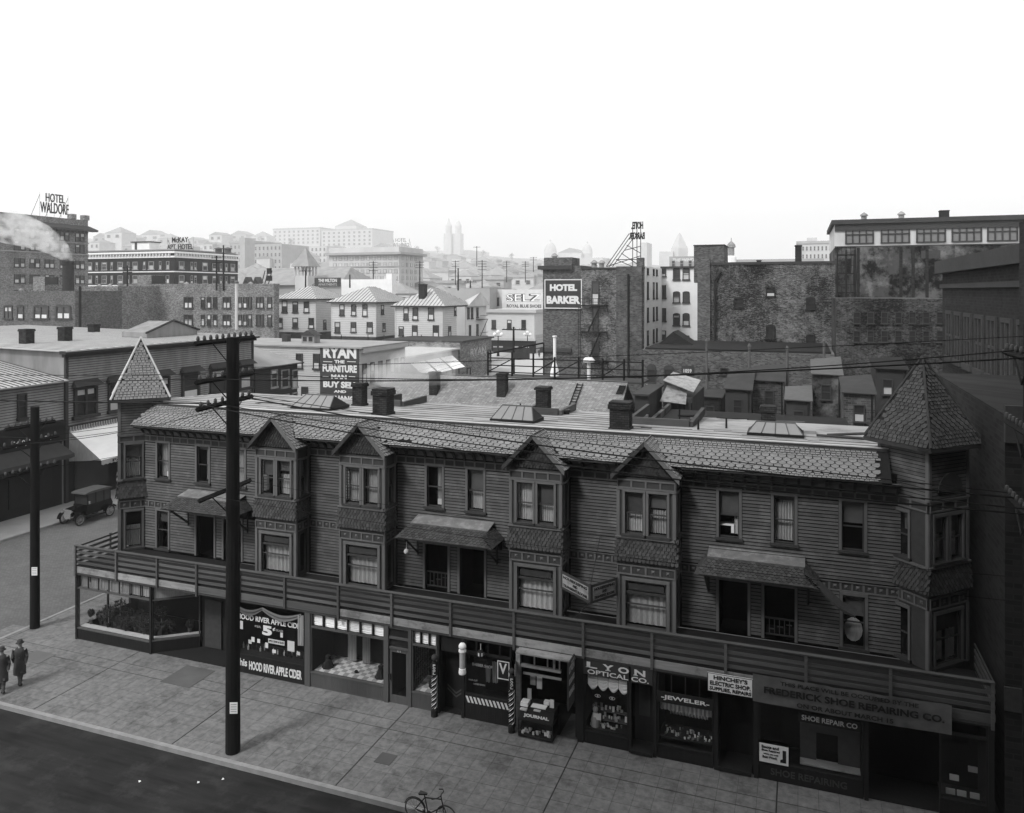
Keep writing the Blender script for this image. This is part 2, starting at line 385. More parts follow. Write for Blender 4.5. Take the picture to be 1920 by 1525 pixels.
def clipline(poly, p, v):            # 2-D: line p + t v against a convex polygon
    t0, t1 = -1e9, 1e9; n = len(poly); area = sum(poly[i][0] * poly[(i + 1) % n][1] - poly[(i + 1) % n][0] * poly[i][1] for i in range(n))
    for i in range(n):
        a, b = poly[i], poly[(i + 1) % n]; e = (b[0] - a[0], b[1] - a[1]); nx, ny = (-e[1], e[0]) if area > 0 else (e[1], -e[0])
        num = nx * (a[0] - p[0]) + ny * (a[1] - p[1]); den = nx * v[0] + ny * v[1]
        if abs(den) < 1e-9:
            if num > 0: return None
            continue
        t = num / den
        if den > 0: t0 = max(t0, t)
        else: t1 = min(t1, t)
    return (t0, t1) if t1 > t0 else None
def seams(m, pts, sp, h=.05, wd=.05):  # standing seams up a roof plane whose first edge is the eave
    p = [Vector(q) for q in pts]; e = (p[1] - p[0]).normalized(); n = (p[1] - p[0]).cross(p[2] - p[0]).normalized()
    if n.z < 0: n = -n
    up = n.cross(e); 
    if up.z < 0: up = -up
    P2 = [((q - p[0]).dot(e), (q - p[0]).dot(up)) for q in p]; us = [q[0] for q in P2]; u = min(us) + sp / 2
    while u < max(us):
        c = clipline(P2, (u, 0), (0, 1))
        if c and c[1] - c[0] > .1:
            a = p[0] + e * (u - wd / 2) + up * c[0]; b = p[0] + e * (u - wd / 2) + up * c[1]; s_ = e * wd; g = n * h
            m.add([a, a + s_, b + s_, b, a + g, a + s_ + g, b + s_ + g, b + g], [(4, 5, 6, 7), (0, 1, 5, 4), (1, 2, 6, 5), (3, 0, 4, 7), (2, 3, 7, 6)])
        u += sp

def shingles(parent, O, eu, ev, length, rows, clip=None, m=None, limit=0, name='shingle'):
    """rows: (kind, exposure, width); O lower corner, eu along, ev upslope. Big ones singly up to limit, the rest in one mesh."""
    O, eu, ev = Vector(O), Vector(eu).normalized(), Vector(ev).normalized(); n = eu.cross(ev).normalized()
    if n.z < 0: n = -n
    m = m or M['shingle']; stuff = MB(); t = 0.0; singles = []
    for ri, (kind, ex, wd) in enumerate(rows):
        k = int(length / wd) + 2; off = (wd / 2 if ri % 2 else 0) + (0 if kind != 'r' else rnd.uniform(-.05, .05))
        for i in range(-1, k):
            w_ = wd * (.87 if kind != 'r' else rnd.uniform(.80, .92)); u = i * wd + off
            jt = rnd.uniform(-.012, .012) if kind == 'r' else 0
            if rnd.random() < .002: continue
            lift = .030 + rnd.uniform(0, .010); c = u + w_ / 2
            if c < 0 or c > length: continue
            if clip and not clip(c, t + ex * .5): continue
            a, b = max(u, 0), min(u + w_, length); q = w_ * .28
            if kind == 'r': poly = [(a, jt), (b, jt), (b, ex * 1.25), (a, ex * 1.25)]
            elif kind == 'o': poly = [(u + q, -.01), (u + w_ - q, -.01), (u + w_, q * .8), (u + w_, ex * 1.3), (u, ex * 1.3), (u, q * .8)]
            else: poly = [(u + w_ * .5 + w_ * .5 * math.cos(g), ex * .45 + ex * .5 * math.sin(g)) for g in [math.pi + math.pi * j / 5 for j in range(6)]] + [(u + w_, ex * 1.3), (u, ex * 1.3)]
            if kind == 'o' and (u < 0 or u + w_ > length): continue
            (singles if (kind == 'o' and limit) else [None]).append((t, poly, lift, u, ex)) if (kind == 'o' and limit) else \
                stuff_add(stuff, O, eu, ev, n, t, poly, lift, ex)
        t += ex
    if singles:
        rnd.shuffle(singles); cnt = 0; ref = None
        singles.sort(key=lambda s: -(O + eu * s[3]).x)      # nearest (largest in view) first
        for (tt, poly, lift, u, ex) in singles:
            if cnt < limit:
                key = 'octagon_shingle'
                def mk(mm, poly=poly, lift=lift, u=u, ex=ex):
                    stuff_add(mm, Vector((0, 0, 0)), eu, ev, n, 0, [(a - u, b) for a, b in poly], .02, ex)
                me = unit(key + parent.name, m, mk); o = bpy.data.objects.new(name, me); COL.objects.link(o); adopt(o, parent)
                o.matrix_basis = Matrix.Translation(O + eu * u + ev * tt + n * (lift - .02)); cnt += 1
            else: stuff_add(stuff, O, eu, ev, n, tt, poly, lift, ex)
    if stuff.v: stuff.build(name + '_courses', m, parent, kind='stuff')
def stuff_add(mb, O, eu, ev, n, t, poly, lift, ex):
    k = len(poly); top = ex * 1.3
    f = [O + eu * a + ev * (t + b) + n * (lift * (1 - max(0, b) / top) + .004) for a, b in poly]
    mb.add(f + [q - n * .03 for q in f], [tuple(range(k))] + [(i, (i + 1) % k, (i + 1) % k + k, i + k) for i in range(k)], range(1, k + 1))  # side faces take the dark edge painted as a shadow line

# ================================================================ GROUND
def sheet(name, pts, m, z=None, kind='structure'):
    b = MB(); b.quad(*[(p[0], p[1], p[2] if len(p) > 2 else z) for p in pts]); return b.build(name, m, kind=kind)
sheet('street', [(-120, -60), (80, -60), (80, 21.66), (-34.64, 21.66), (-120, 21.66)], M['asphalt'], -.15)
sheet('avenue', [(-48.1, 21.664), (-34.64, 21.664), (-34.64, 108), (-48.1, 108)], M['brickroad'], -.146)
b = MB(); b.wbox(-34.64, 60, 21.66, 21.84, -.4, .01); b.wbox(-34.64, -34.46, 21.84, 95, -.4, .01); b.build('kerb', M['kerb'], kind='structure')
b = MB(); b.wbox(-48.28, -48.1, 21.7, 108, -.4, .01); b.build('far_kerb', M['kerb'], kind='structure')
# pavement: a dark bed with separate flags laid on it
bed = MB(); bed.wbox(-34.46, 60, 21.84, 30.0, -.3, -.012); bed.wbox(-34.46, -31.3, 30.0, 95, -.3, -.012); bed = bed.build('pavement', M['grout'], kind='structure')
flags = []
for i in range(-4, 64):
    for j in range(9):
        x0 = -33.0 + i * .61; y0 = 21.86 + j * .578 + (.03 if j > 5 else 0) + (.025 if j > 6 else 0)
        wd_ = .575 if (i + 3) % 11 == 0 else .61
        if x0 + .3 > 12: continue
        flags.append((x0, y0, wd_, .578))
for i in range(5):
    for j in range(30): flags.append((-34.44 + i * .62, 27.1 + j * .61, .62, .61))
flags.sort(key=lambda f: (f[0] ** 2 + f[1] ** 2)); rest = MB(); k = 0
for (x, y, a, c) in flags:
    px = X  # keep the largest 300 as single flags
    dz = rnd.uniform(-.003, .002)
    if x > 5.5 or k >= 300: rest.wbox(x + .005, x + a - .005, y + .005, y + c - .005, -.05, dz); continue
    piece('paving_slab', M['slab'], bed, FY(0), x + .005, x + a - .005, -(y + c - .005), -(y + .005), -.05, dz); k += 1
rest.build('paving_slabs', M['slab'], bed, kind='stuff')
for (x, y, a, c) in ((-24.6, 25.2, 1.5, 1.5), (-31.9, 24.6, 1.2, .9), (-13.6, 23.4, .6, .6)):
    piece('cellar_hatch', M['rail'], bed, FY(0), x, x + a, -(y + c), -y, -.04, .012)
b = MB(); b.wbox(-52, -48.28, 21.7, 120, -.3, 0.0); b.build('far_pavement', mat('far_pavement', .30, var=.2, scale=1), kind='structure')
# ground behind, rising to the hill
def hill(x, y):
    c, s = math.cos(YAW), math.sin(YAW); t = -x * s + y * c; u = x * c + y * s
    if t < 115: return -.22
    base = min(1.0, (t - 115) / 60) * 3.0
    if t < 200: return base - .22
    px = CX + K * u / t
    tops = [(-400, 440), (165, 447), (330, 449), (500, 446), (700, 462), (850, 476), (1100, 492), (1500, 508), (2300, 512)]
    for (a, ya), (b_, yb) in zip(tops, tops[1:]):
        if a <= px <= b_ or b_ == 2300: 
            top = ya + (yb - ya) * max(0, min(1, (px - a) / (b_ - a))); break
    if px < -400: top = 440
    zt = 16 + (HY - top) / K * 3250
    f = min(1, (t - 200) / 3050); return 2.78 + (zt - 2.8) * (f ** 1.25) + 1.2 * math.sin(x * .03) * f
vs = []; fs = []; xs = [-4700 + 80 * i for i in range(92)]; ys = [22 + 3 * i for i in range(60)] + [202 + 72 * i for i in range(60)]
for y in ys:
    for x in xs: vs.append((x, y, hill(x, y)))
nx = len(xs)
for j in range(len(ys) - 1):
    for i in range(nx - 1): fs.append((j * nx + i, j * nx + i + 1, (j + 1) * nx + i + 1, (j + 1) * nx + i))
b = MB(); b.add(vs, fs); b.build('hillside_ground', M['hill'], kind='structure', smooth=True)

# ================================================================ THE ROW BUILDING
WY, BY, SY = 29.95, 29.0, 27.0            # wall, bay fronts, shopfronts
F0 = FY(WY); FB = FY(BY); FS = FY(SY)
row = thing('row_building', 'long dark wooden corner row of shops with gabled bays and a shingled mansard roof', 'building', (-13, 29, 0))
XL, XR = -31.4, 4.6
bays = [(-22.85, -20.72), (-18.5, -16.33), (-10.74, -8.62), (-6.44, -4.28)]
upw = [(-29.38, -28.69), (-26.98, -26.29), (-24.92, -24.22), (-14.82, -14.12), (-12.94, -12.24), (-2.82, -2.1), (-.89, -.18), (1.38, 2.1)]
low = [(-29.4, -28.72), (1.41, 2.13)]
doors = [(-27.0, -25.97), (-25.4, -24.4), (-14.9, -13.85), (-13.3, -12.2), (-2.82, -1.8), (-1.22, -.18)]
holes = [(a, c, 6.9, 8.6) for a, c in upw] + [(a, c, 3.5, 5.3) for a, c in low] + [(a, c, 3.4, 5.3) for a, c in doors] + [(a + .1, c - .1, 3.4, 9.0) for a, c in bays]
b = MB(); wall_holes(b, F0, XL, XR, 3.4, 9.7, holes, .15); b.build('front_wall', M['siding_dark'], row)
b = MB()
b.wbox(XL, XL + .15, WY + .16, 38, 0, 9.7); b.wbox(XR - .15, XR, WY + .16, 38, 0, 9.7); b.wbox(XL + .15, XR - .15, 37.85, 38, 0, 9.7)
b.build('outer_walls', M['siding_dark'], row)
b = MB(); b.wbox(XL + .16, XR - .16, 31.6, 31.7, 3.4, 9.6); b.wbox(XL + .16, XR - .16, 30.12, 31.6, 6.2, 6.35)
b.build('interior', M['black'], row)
# clapboards
boards = []
def boards_for(F, u0, u1, z0, z1, hs, pitch=.128):
    n = int(round((z1 - z0) / pitch)); h = (z1 - z0) / n
    for i in range(n):
        a, c = z0 + i * h, z0 + (i + 1) * h; cuts = sorted((max(u0, g[0] - .11), min(u1, g[1] + .11)) for g in hs if g[2] - .12 < (a + c) / 2 < g[3] + .1)
        u = u0
        for g in cuts + [(u1, u1)]:
            if g[0] - u > .08: boards.append((F, u, g[0], a, c))
            u = max(u, g[1])
hs2 = holes + [(a, c, 3.0, 9.7) for a, c in bays]
boards_for(F0, -30.35, 3.25, 5.8, 8.58, hs2); boards_for(F0, -30.35, 3.25, 3.42, 5.4, hs2)
def wedge(m): m.add([(0, 1, .30), (1, 1, .30), (1, .12, 1), (0, .12, 1), (0, 0, .30), (1, 0, .30), (1, 0, 1), (0, 0, 1)], [(0, 1, 2, 3), (4, 5, 1, 0), (0, 3, 7, 4), (1, 5, 6, 2), (3, 2, 6, 7)])
um = unit('clapboard', M['siding'], wedge); boards.sort(key=lambda q: -(q[2] - q[1]) * (1 if q[1] > -20 else .8)); rest = MB()
for i, (F, a, c, z0, z1) in enumerate(boards):
    if i < 300: place('clapboard', um, row, F, a, c, .001, .036, z0, z1)
    else:
        zg = z0 + (z1 - z0) * .30; rest.add([F.p(a, .036, zg), F.p(c, .036, zg), F.p(c, .004, z1), F.p(a, .004, z1), F.p(a, .001, zg), F.p(c, .001, zg)], [(0, 1, 2, 3), (4, 5, 1, 0)])
rest.build('clapboards', M['siding'], row, kind='stuff')

def curtain(parent, F, u0, u1, z0, z1, d, m, folds=9, amp=.02, name='curtain', gather=0.0):
    n = folds * 4; b = MB(); top = []; bot = []
    for i in range(n + 1):
        f = i / n; dd = d + amp * math.sin(f * folds * 2 * math.pi) + rnd.uniform(-.004, .004)
        top.append(F.p(u0 + (u1 - u0) * f, dd, z1)); g = .5 + (f - .5) * (1 - gather); bot.append(F.p(u0 + (u1 - u0) * g, dd * 1.0 + .0, z0 + rnd.uniform(0, .02)))
    b.add(top + bot, [(i, i + 1, n + 2 + i, n + 1 + i) for i in range(n)]); return b.build(name, m, parent)

def sash_window(F, u0, u1, z0, z1, style, d=0.0, case=.1, label=None, split=False):
    """deep sash window: casing (part) with sill, sash, panes, blind and curtains below it"""
    b = MB()
    b.box(F, u0 - case, u0, d + .001, d + .055, z0, z1 + .02); b.box(F, u1, u1 + case, d + .001, d + .055, z0, z1 + .02)
    b.box(F, u0 - case, u1 + case, d + .001, d + .065, z1 + .021, z1 + .13)
    w_ = b.build('window', M['trim'], row)
    if label: w_['label'] = label
    b = MB(); b.box(F, u0 - case - .04, u1 + case + .04, d - .1, d + .12, z0 - .09, z0 - .001); b.build('sill', M['trim_dark'], w_)
    zm = z0 + (z1 - z0) * .49; b = MB(); e = .045
    for (c0, c1, dd) in ((z0, zm + .02, -.075), (zm - .02, z1, -.04)):
        b.box(F, u0, u0 + e, d + dd - .03, d + dd, c0, c1); b.box(F, u1 - e, u1, d + dd - .03, d + dd, c0, c1)
        b.box(F, u0 + e, u1 - e, d + dd - .03, d + dd, c0, c0 + e); b.box(F, u0 + e, u1 - e, d + dd - .03, d + dd, c1 - e, c1)
    b.build('sash', M['sash'], w_)
    b = MB(); b.quad(F.p(u0 + e, d - .055, zm), F.p(u1 - e, d - .055, zm), F.p(u1 - e, d - .055, z1 - e), F.p(u0 + e, d - .055, z1 - e)); b.build('pane', M['glass'], w_)
    if 'open' not in style:
        b = MB(); b.quad(F.p(u0 + e, d - .09, z0 + e), F.p(u1 - e, d - .09, z0 + e), F.p(u1 - e, d - .09, zm - .03), F.p(u0 + e, d - .09, zm - .03)); b.build('pane', M['glass'], w_)
    if 'blind' in style:
        k = style.get('blind'); b = MB(); b.box(F, u0 + .01, u1 - .01, d - .16, d - .15, z1 - (z1 - z0) * k, z1); b.build('blind', M['blind'], w_)
    if 'lace' in style: curtain(w_, F, u0 + .02, u1 - .02, z0 + .05, z1 - .05, d - .24, M['curtain'], 7, .018)
    if 'half' in style: curtain(w_, F, u0 + .02, u1 - .02, z0 + .05, z0 + (z1 - z0) * .6, d - .24, M['curtain'], 7, .018)
    if 'side' in style:
        a = u0 + (u1 - u0) * .55; curtain(w_, F, a, u1 - .03, z0 + .1, z1 - .1, d - .24, M['curtain'], 4, .025)
    if 'lowsheet' in style:
        b = MB(); b.box(F, u1 - .3, u1 - .07, d - .22, d - .2, z0 + .06, z0 + .3); b.build('paper_sheet', M['paper'], w_)  # small pale sheet low behind the pane
    if 'table' in style:
        b = MB(); b.box(F, u0 + .03, u1 - .2, d - .6, d - .2, z0 + .38, z0 + .41); b.box(F, u1 - .3, u1 - .2, d - .25, d - .2, z0 + .12, z0 + .379); b.build('white_cloth', M['white'], w_)
        curtain(w_, F, u1 - .17, u1 - .02, z0 + .1, z0 + .8, d - .19, M['curtain'], 2, .02)
    return w_
styles = [dict(lace=1, lowsheet=1), dict(side=1, blind=.1), dict(lace=1), dict(side=1, lowsheet=1), dict(blind=.5, half=1), dict(blind=.55, table=1, open=1), dict(lace=1, blind=.1), dict(blind=.45)]
for (a, c), st in zip(upw, styles): sash_window(F0, a, c, 6.9, 8.6, st)
sash_window(F0, low[0][0], low[0][1], 3.5, 5.3, dict(blind=.3)); w_ = sash_window(F0, low[1][0], low[1][1], 3.5, 5.3, dict(blind=.4))
b = MB(); pts = [(1.77 + .3 * math.cos(g), 4.05 + .42 * math.sin(g)) for g in [math.pi * 2 * i / 14 for i in range(14)]]
b.prism(F0, pts, -.25, -.22); b.build('chair_back', M['curtain'], w_)
for i, (a, c) in enumerate(doors):
    b = MB(); b.box(F0, a - .1, a, .001, .06, 3.4, 5.32); b.box(F0, c, c + .1, .001, .06, 3.4, 5.32); b.box(F0, a - .1, c + .1, .001, .07, 5.321, 5.42)
    dr = b.build('doorway', M['trim'], row)
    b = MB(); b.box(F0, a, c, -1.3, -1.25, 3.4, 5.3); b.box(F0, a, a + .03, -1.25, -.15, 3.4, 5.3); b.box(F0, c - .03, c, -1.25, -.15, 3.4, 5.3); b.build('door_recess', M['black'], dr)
    if i in (2, 5):                  # low screen rail with criss-cross bars
        b = MB(); b.box(F0, a, c, -.12, -.08, 4.08, 4.14); b.box(F0, a, c, -.12, -.08, 3.5, 3.55)
        for q in range(7): b.box(F0, a + (c - a) * q / 6 - .015, a + (c - a) * q / 6 + .015, -.12, -.08, 3.55, 4.08)
        for q in range(3): b.box(F0, a + .15 + .3 * q, a + .35 + .3 * q, -.115, -.085, 3.7 + .1 * q, 3.74 + .1 * q)
        b.build('door_screen', M['trim_dark'], dr)
# belts and frieze
def frieze(F, u0, u1, z0, z1, parent, n, boss=False, d=0.0, ends=True):
    b = MB(); b.box(F, u0, u1, d + .001, d + .05, z1 - .05, z1); b.box(F, u0, u1, d + .001, d + .05, z0, z0 + .05); w_ = (u1 - u0) / n
    for i in range(n + 1):
        c = u0 + w_ * i; a0 = max(u0, c - .035); a1 = min(u1, c + .035); b.box(F, a0, a1, d + .001, d + .046, z0 + .05, z1 - .05)
    fr = b.build('frieze', M['trim'], parent)
    b = MB(); b.box(F, u0, u1, d + .0005, d + .012, z0 + .05, z1 - .05); b.build('frieze_ground', M['panel'], fr) if fr.parent is row else None
    if boss:
        b = MB()
        for i in range(n):
            c = u0 + w_ * (i + .5); zc = (z0 + z1) / 2; b.add([F.p(c - .06, d + .013, zc - .06), F.p(c + .06, d + .013, zc - .06), F.p(c + .06, d + .013, zc + .06), F.p(c - .06, d + .013, zc + .06), F.p(c, d + .06, zc)], [(0, 1, 4), (1, 2, 4), (2, 3, 4), (3, 0, 4)])
        b.build('boss', M['trim'], fr)
    return fr
gaps = [(-30.3, -22.9), (-20.65, -18.55), (-16.28, -10.8), (-8.56, -6.5), (-4.22, 3.2)]
for a, c in gaps:
    frieze(F0, a, c, 8.64, 8.96, row, max(1, round((c - a) / .46)))
for a, c in ((-30.3, -28.0), (-20.65, -18.55), (-16.28, -15.6), (-11.4, -10.8), (-8.56, -6.5), (-4.22, -3.6), (.6, 3.2)):
    frieze(F0, a, c, 5.43, 5.78, row, max(1, round((c - a) / .36)), True)
# cove and brackets under the eave
for a, c in gaps:
    b = MB()
    n = 5
    for i in range(n):
        g0, g1 = i / n * math.pi / 2, (i + 1) / n * math.pi / 2
        q = lambda g: (.02 + .6 * (1 - math.cos(g)), 9.02 + .45 * math.sin(g))
        (d0, z0), (d1, z1) = q(g0), q(g1); b.quad(F0.p(a, d0, z0), F0.p(c, d0, z0), F0.p(c, d1, z1), F0.p(a, d1, z1))
    b.quad(F0.p(a, .62, 9.47), F0.p(c, .62, 9.47), F0.p(c, .76, 9.49), F0.p(a, .76, 9.49))
    b.build('eave_cove', M['trim'], row)
    k = max(1, round((c - a) / .46))
    for i in range(k + 1):
        u = a + .05 + (c - a - .1) * i / k
        def mk(m):
            pr = [(.01, 0), (.08, 0), (.12, .14), (.28, .3), (.66, .42), (.66, .5), (.01, .5)]
            m.v += [(x_, d_, z_) for x_ in (0, .09) for d_, z_ in pr]; n_ = len(pr)
            m.f += [tuple(range(n_)), tuple(range(2 * n_ - 1, n_ - 1, -1))] + [(j, (j + 1) % n_, (j + 1) % n_ + n_, j + n_) for j in range(n_)]
        place('eave_bracket', unit('eave_bracket', M['trim_dark'], mk), row, F0, u - .035, u + .965, 0, 1, 8.96, 9.96)
b = MB()
for a, c in ((-30.15, -22.98), (-20.5, -18.62), (-16.2, -10.9), (-8.4, -6.6), (-4.1, 2.6)): b.box(F0, a, c, .70, .78, 9.46, 9.56)
b.build('eave_gutter', M['trim_dark'], row)
# mansard
Eo = Vector((0, 29.15, 9.53)); Et = Vector((0, 30.25, 10.47)); ev = (Et - Eo).normalized(); Ln = (Et - Eo).length
b = MB(); b.slab([(-30.3, 29.17, 9.52), (2.9, 29.17, 9.52), (2.9, 30.25, 10.46), (-29.9, 30.25, 10.46)], .06); b.build('mansard', M['shopdark'], row)
def bayc(u, t):                      # keep shingles out of the dormer roofs
    z = 9.53 + t * ev.z; x = -30.3 + u
    if x < -30.3 + t * .35: return False
    for a, c in bays:
        m_ = (a + c) / 2; hw = (10.43 - z) / 1.3 * 1.25
        if abs(x - m_) < hw - .02: return False
    if abs(x - 4.0) < 1.45: return False
    return True
rows_ = [('r', .085, .15), ('r', .085, .15)] + [('o', .145, .29)] * 5 + [('r', .1, .17)] * 5
shingles(row, (-30.3, 29.15, 9.53), (1, 0, 0), ev, 33.2, rows_, bayc, limit=300)
# flat roof behind, falling to the back, with two wells cut into it
def roofz(y): return 10.47 - (y - 30.25) * .06
b = MB()
wells = [(-20.4, -18.9, 35.4, 38), (-12.2, -10.6, 35.4, 38), (-6.9, -4.3, 33.6, 38), (3.2, 4.6, 33, 38)]
def roofpiece(x0, x1, y0, y1): b.add([(x0, y0, roofz(y0)), (x1, y0, roofz(y0)), (x1, y1, roofz(y1)), (x0, y1, roofz(y1)), (x0, y0, roofz(y0) - .1), (x1, y0, roofz(y0) - .1), (x1, y1, roofz(y1) - .1), (x0, y1, roofz(y1) - .1)], [(0, 1, 2, 3), (4, 5, 1, 0), (1, 5, 6, 2), (0, 3, 7, 4), (3, 2, 6, 7)])
x = -31.4
for a, c, y0, y1 in wells:
    roofpiece(x, a, 30.26, 38); roofpiece(a, c, 30.26, y0); x = c
b.build('flat_roof', M['rooftar'], row)
for k in range(8):
    y = 30.9 + k * .85 + rnd.uniform(-.05, .05); b = MB(); x1_ = 2.8 if y < 33 else -7.2; b.slab([(-31.2, y, roofz(y) + .012), (x1_, y, roofz(y) + .012), (x1_, y + .06, roofz(y + .06) + .012), (-31.2, y + .06, roofz(y + .06) + .012)], .02); b.build('roof_seam', M['deck' if k % 3 else 'rail'], row)
for k in range(26):
    x, y = rnd.uniform(-29, 1.5), rnd.uniform(30.6, 34.5); a, c = rnd.uniform(.3, 1.6), rnd.uniform(.15, .5)
    if x + a > -7 and y + c > 33.4: continue
    b = MB(); b.slab([(x, y, roofz(y) + .02), (x + a, y + rnd.uniform(-.05, .05), roofz(y) + .02), (x + a * .9, y + c, roofz(y + c) + .02), (x - .05, y + c, roofz(y + c) + .02)], .012); b.build('roof_patch', M[('rail', 'midroof', 'fascia', 'deck')[k % 4]], row)
b = MB(); b.wbox(-29.9, 2.9, 30.18, 30.32, 10.45, 10.52); b.build('roof_flashing', M['flash'], row)
b = MB(); b.wbox(-29.9, 2.9, 30.12, 30.178, 10.40, 10.49); b.build('roof_lip', M['trim_dark'], row)
for a, c, y0, y1 in wells[:3]:
    b = MB(); z = roofz(y0) - .12; b.wbox(a - .08, a + .08, y0, y1, z, z + .38); b.wbox(c - .08, c + .08, y0, y1, z, z + .34); b.wbox(a + .08, c - .08, y0 - .08, y0 + .08, z, z + .42); b.build('well_kerb', M['rail'], row)
for x_, y_ in ((-12.8, 34.6), (-12.6, 35.5), (-7.6, 34.0), (-7.2, 32.9), (-3.9, 32.7), (-2.9, 34)):
    b = MB(); b.tube((x_, y_, roofz(y_) - .05), (x_, y_, roofz(y_) + .45), .05, .035, 8); b.build('vent_pipe', M['iron'], row)

# bays
def bay(a, c, idx):
    m_ = (a + c) / 2; fr_w = c - a
    b = MB(); W = BY
    uh = [(a + .2, m_ - .1, 6.95, 8.55), (m_ + .1, c - .2, 6.95, 8.55), (a + .3, c - .3, 3.5, 5.25)]
    wall_holes(b, FB, a, c, 3.4, 9.1, uh, .12)
    Fs = FX(c); wall_holes(b, Fs, BY + .12, WY, 3.4, 9.1, [(BY + .28, WY - .17, 6.95, 8.55), (BY + .3, WY - .2, 3.55, 5.25)], .12)
    Fl = Frame(a, 0, -90); wall_holes(b, Fl, -WY, -BY - .12, 3.4, 9.1, [(-WY + .17, -BY - .28, 6.95, 8.55)], .12)
    b.build('bay_wall', M['panel'], row)
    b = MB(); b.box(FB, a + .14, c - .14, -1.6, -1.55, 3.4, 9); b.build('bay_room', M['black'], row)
    S_ = [[dict(blind=.45), dict(half=1, blind=.3)], [dict(lace=1, blind=.12), dict(lace=1)], [dict(lace=1), dict(half=1, blind=.5)], [dict(blind=.5, half=1), dict(half=1, blind=.35)]][idx]
    sash_window(FB, a + .3, m_ - .1, 6.95, 8.5, S_[0], case=.09); sash_window(FB, m_ + .1, c - .3, 6.95, 8.5, S_[1], case=.09)
    sash_window(Fs, BY + .28, WY - .17, 6.95, 8.5, dict(blind=.5), case=.07)
    # wide lower window: transom over a curtained pane
    w_ = sash_window(FB, a + .32, c - .32, 3.5, 5.2, dict(lace=1), case=.12)
    b = MB(); b.box(FB, a + .32, c - .32, -.15, -.02, 4.72, 4.8); b.box(FB, a + .42, c - .42, -.17, -.05, 4.86, 5.1); b.build('transom', M['trim_dark'], w_)
    # corner boards and rails
    b = MB()
    for (u0, u1) in ((a - .02, a + .1), (c - .1, c + .02)): b.box(FB, u0, u1, .001, .035, 3.4, 5.4); b.box(FB, u0, u1, .001, .035, 6.85, 8.6)
    b.box(Fs, BY - .03, BY + .1, .001, .03, 3.4, 9.05); b.box(Fs, WY - .12, WY - .001, .001, .03, 3.4, 9.05)
    b.box(FB, a - .06, c + .06, .002, .10, 6.78, 6.85); b.box(Fs, BY, WY, .002, .09, 6.78, 6.85)
    b.box(FB, a - .02, c + .02, .002, .06, 8.58, 8.63); b.box(Fs, BY, WY - .01, .031, .06, 8.58, 8.63)
    b.build('bay_trim', M['trim'], row)
    frieze(FB, a, c, 8.64, 8.98, row, 4); frieze(FB, a, c, 5.42, 5.8, row, 4, True); frieze(Fs, BY + .01, WY, 5.42, 5.8, row, 2, True)
    # flared scalloped skirt
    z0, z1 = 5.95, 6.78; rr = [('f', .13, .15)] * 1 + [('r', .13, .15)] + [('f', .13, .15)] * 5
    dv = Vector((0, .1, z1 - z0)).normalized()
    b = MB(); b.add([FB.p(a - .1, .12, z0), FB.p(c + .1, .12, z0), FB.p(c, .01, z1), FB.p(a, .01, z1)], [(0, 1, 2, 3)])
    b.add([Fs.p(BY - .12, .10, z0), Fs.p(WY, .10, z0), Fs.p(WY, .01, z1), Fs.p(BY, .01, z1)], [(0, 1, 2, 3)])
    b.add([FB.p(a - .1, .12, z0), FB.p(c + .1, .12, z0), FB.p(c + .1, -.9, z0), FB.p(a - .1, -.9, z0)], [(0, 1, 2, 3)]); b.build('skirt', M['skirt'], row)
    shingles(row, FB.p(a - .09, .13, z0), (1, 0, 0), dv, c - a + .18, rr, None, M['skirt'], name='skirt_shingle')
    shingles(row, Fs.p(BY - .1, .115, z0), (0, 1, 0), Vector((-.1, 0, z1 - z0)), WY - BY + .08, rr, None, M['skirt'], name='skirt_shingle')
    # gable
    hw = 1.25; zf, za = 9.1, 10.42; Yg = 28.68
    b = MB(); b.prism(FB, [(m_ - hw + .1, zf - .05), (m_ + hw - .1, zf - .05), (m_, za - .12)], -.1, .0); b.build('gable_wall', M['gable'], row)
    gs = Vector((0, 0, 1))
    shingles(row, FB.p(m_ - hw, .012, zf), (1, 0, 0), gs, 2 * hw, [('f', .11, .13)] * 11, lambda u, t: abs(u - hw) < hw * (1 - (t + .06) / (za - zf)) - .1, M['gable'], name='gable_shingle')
    for sgn in (-1, 1):
        # roof plane: from front verge back to the mansard
        foot = Vector((m_ + sgn * hw, Yg, zf)); ridge = Vector((m_, Yg, za)); up = (ridge - foot); yb = lambda z: 29.15 + (z - 9.53) / .94 * 1.1
        A = foot; B_ = Vector((foot.x, 29.9, zf)); C_ = Vector((m_, yb(za) + .1, za))
        b = MB(); b.slab([A, B_, Vector((m_ + sgn * hw * .67, 29.95 - .75, 9.535)), C_, ridge], .07); rf = b.build('dormer_roof', M['trim_dark'], row)
        if sgn == 1:
            O = foot + Vector((0, 0, .03)); n_ = 12; e_ = up.length / n_
            shingles(row, O, (0, 1, 0), up, 1.75, [('r', e_, .2)] * 3 + [('f', e_, .18)] * 3 + [('r', e_, .2)] * 6, lambda u, t: Yg + u < (29.9 - (29.9 - 29.15) * min(1, t / .55) if t < .6 else yb(zf + t * .72) + .02), M['shingle'], name='dormer_shingle')
        else:
            O = foot + Vector((0, 0, .03)); shingles(row, O, (0, 1, 0), up, 1.7, [('r', up.length / 10, .2)] * 10, lambda u, t: Yg + u < yb(zf + t * .72), M['shingle'], name='dormer_shingle')
        # bargeboard
        b = MB(); q0 = foot + Vector((sgn * .02, -.03, -.12)); q1 = ridge + Vector((0, -.03, -.12))
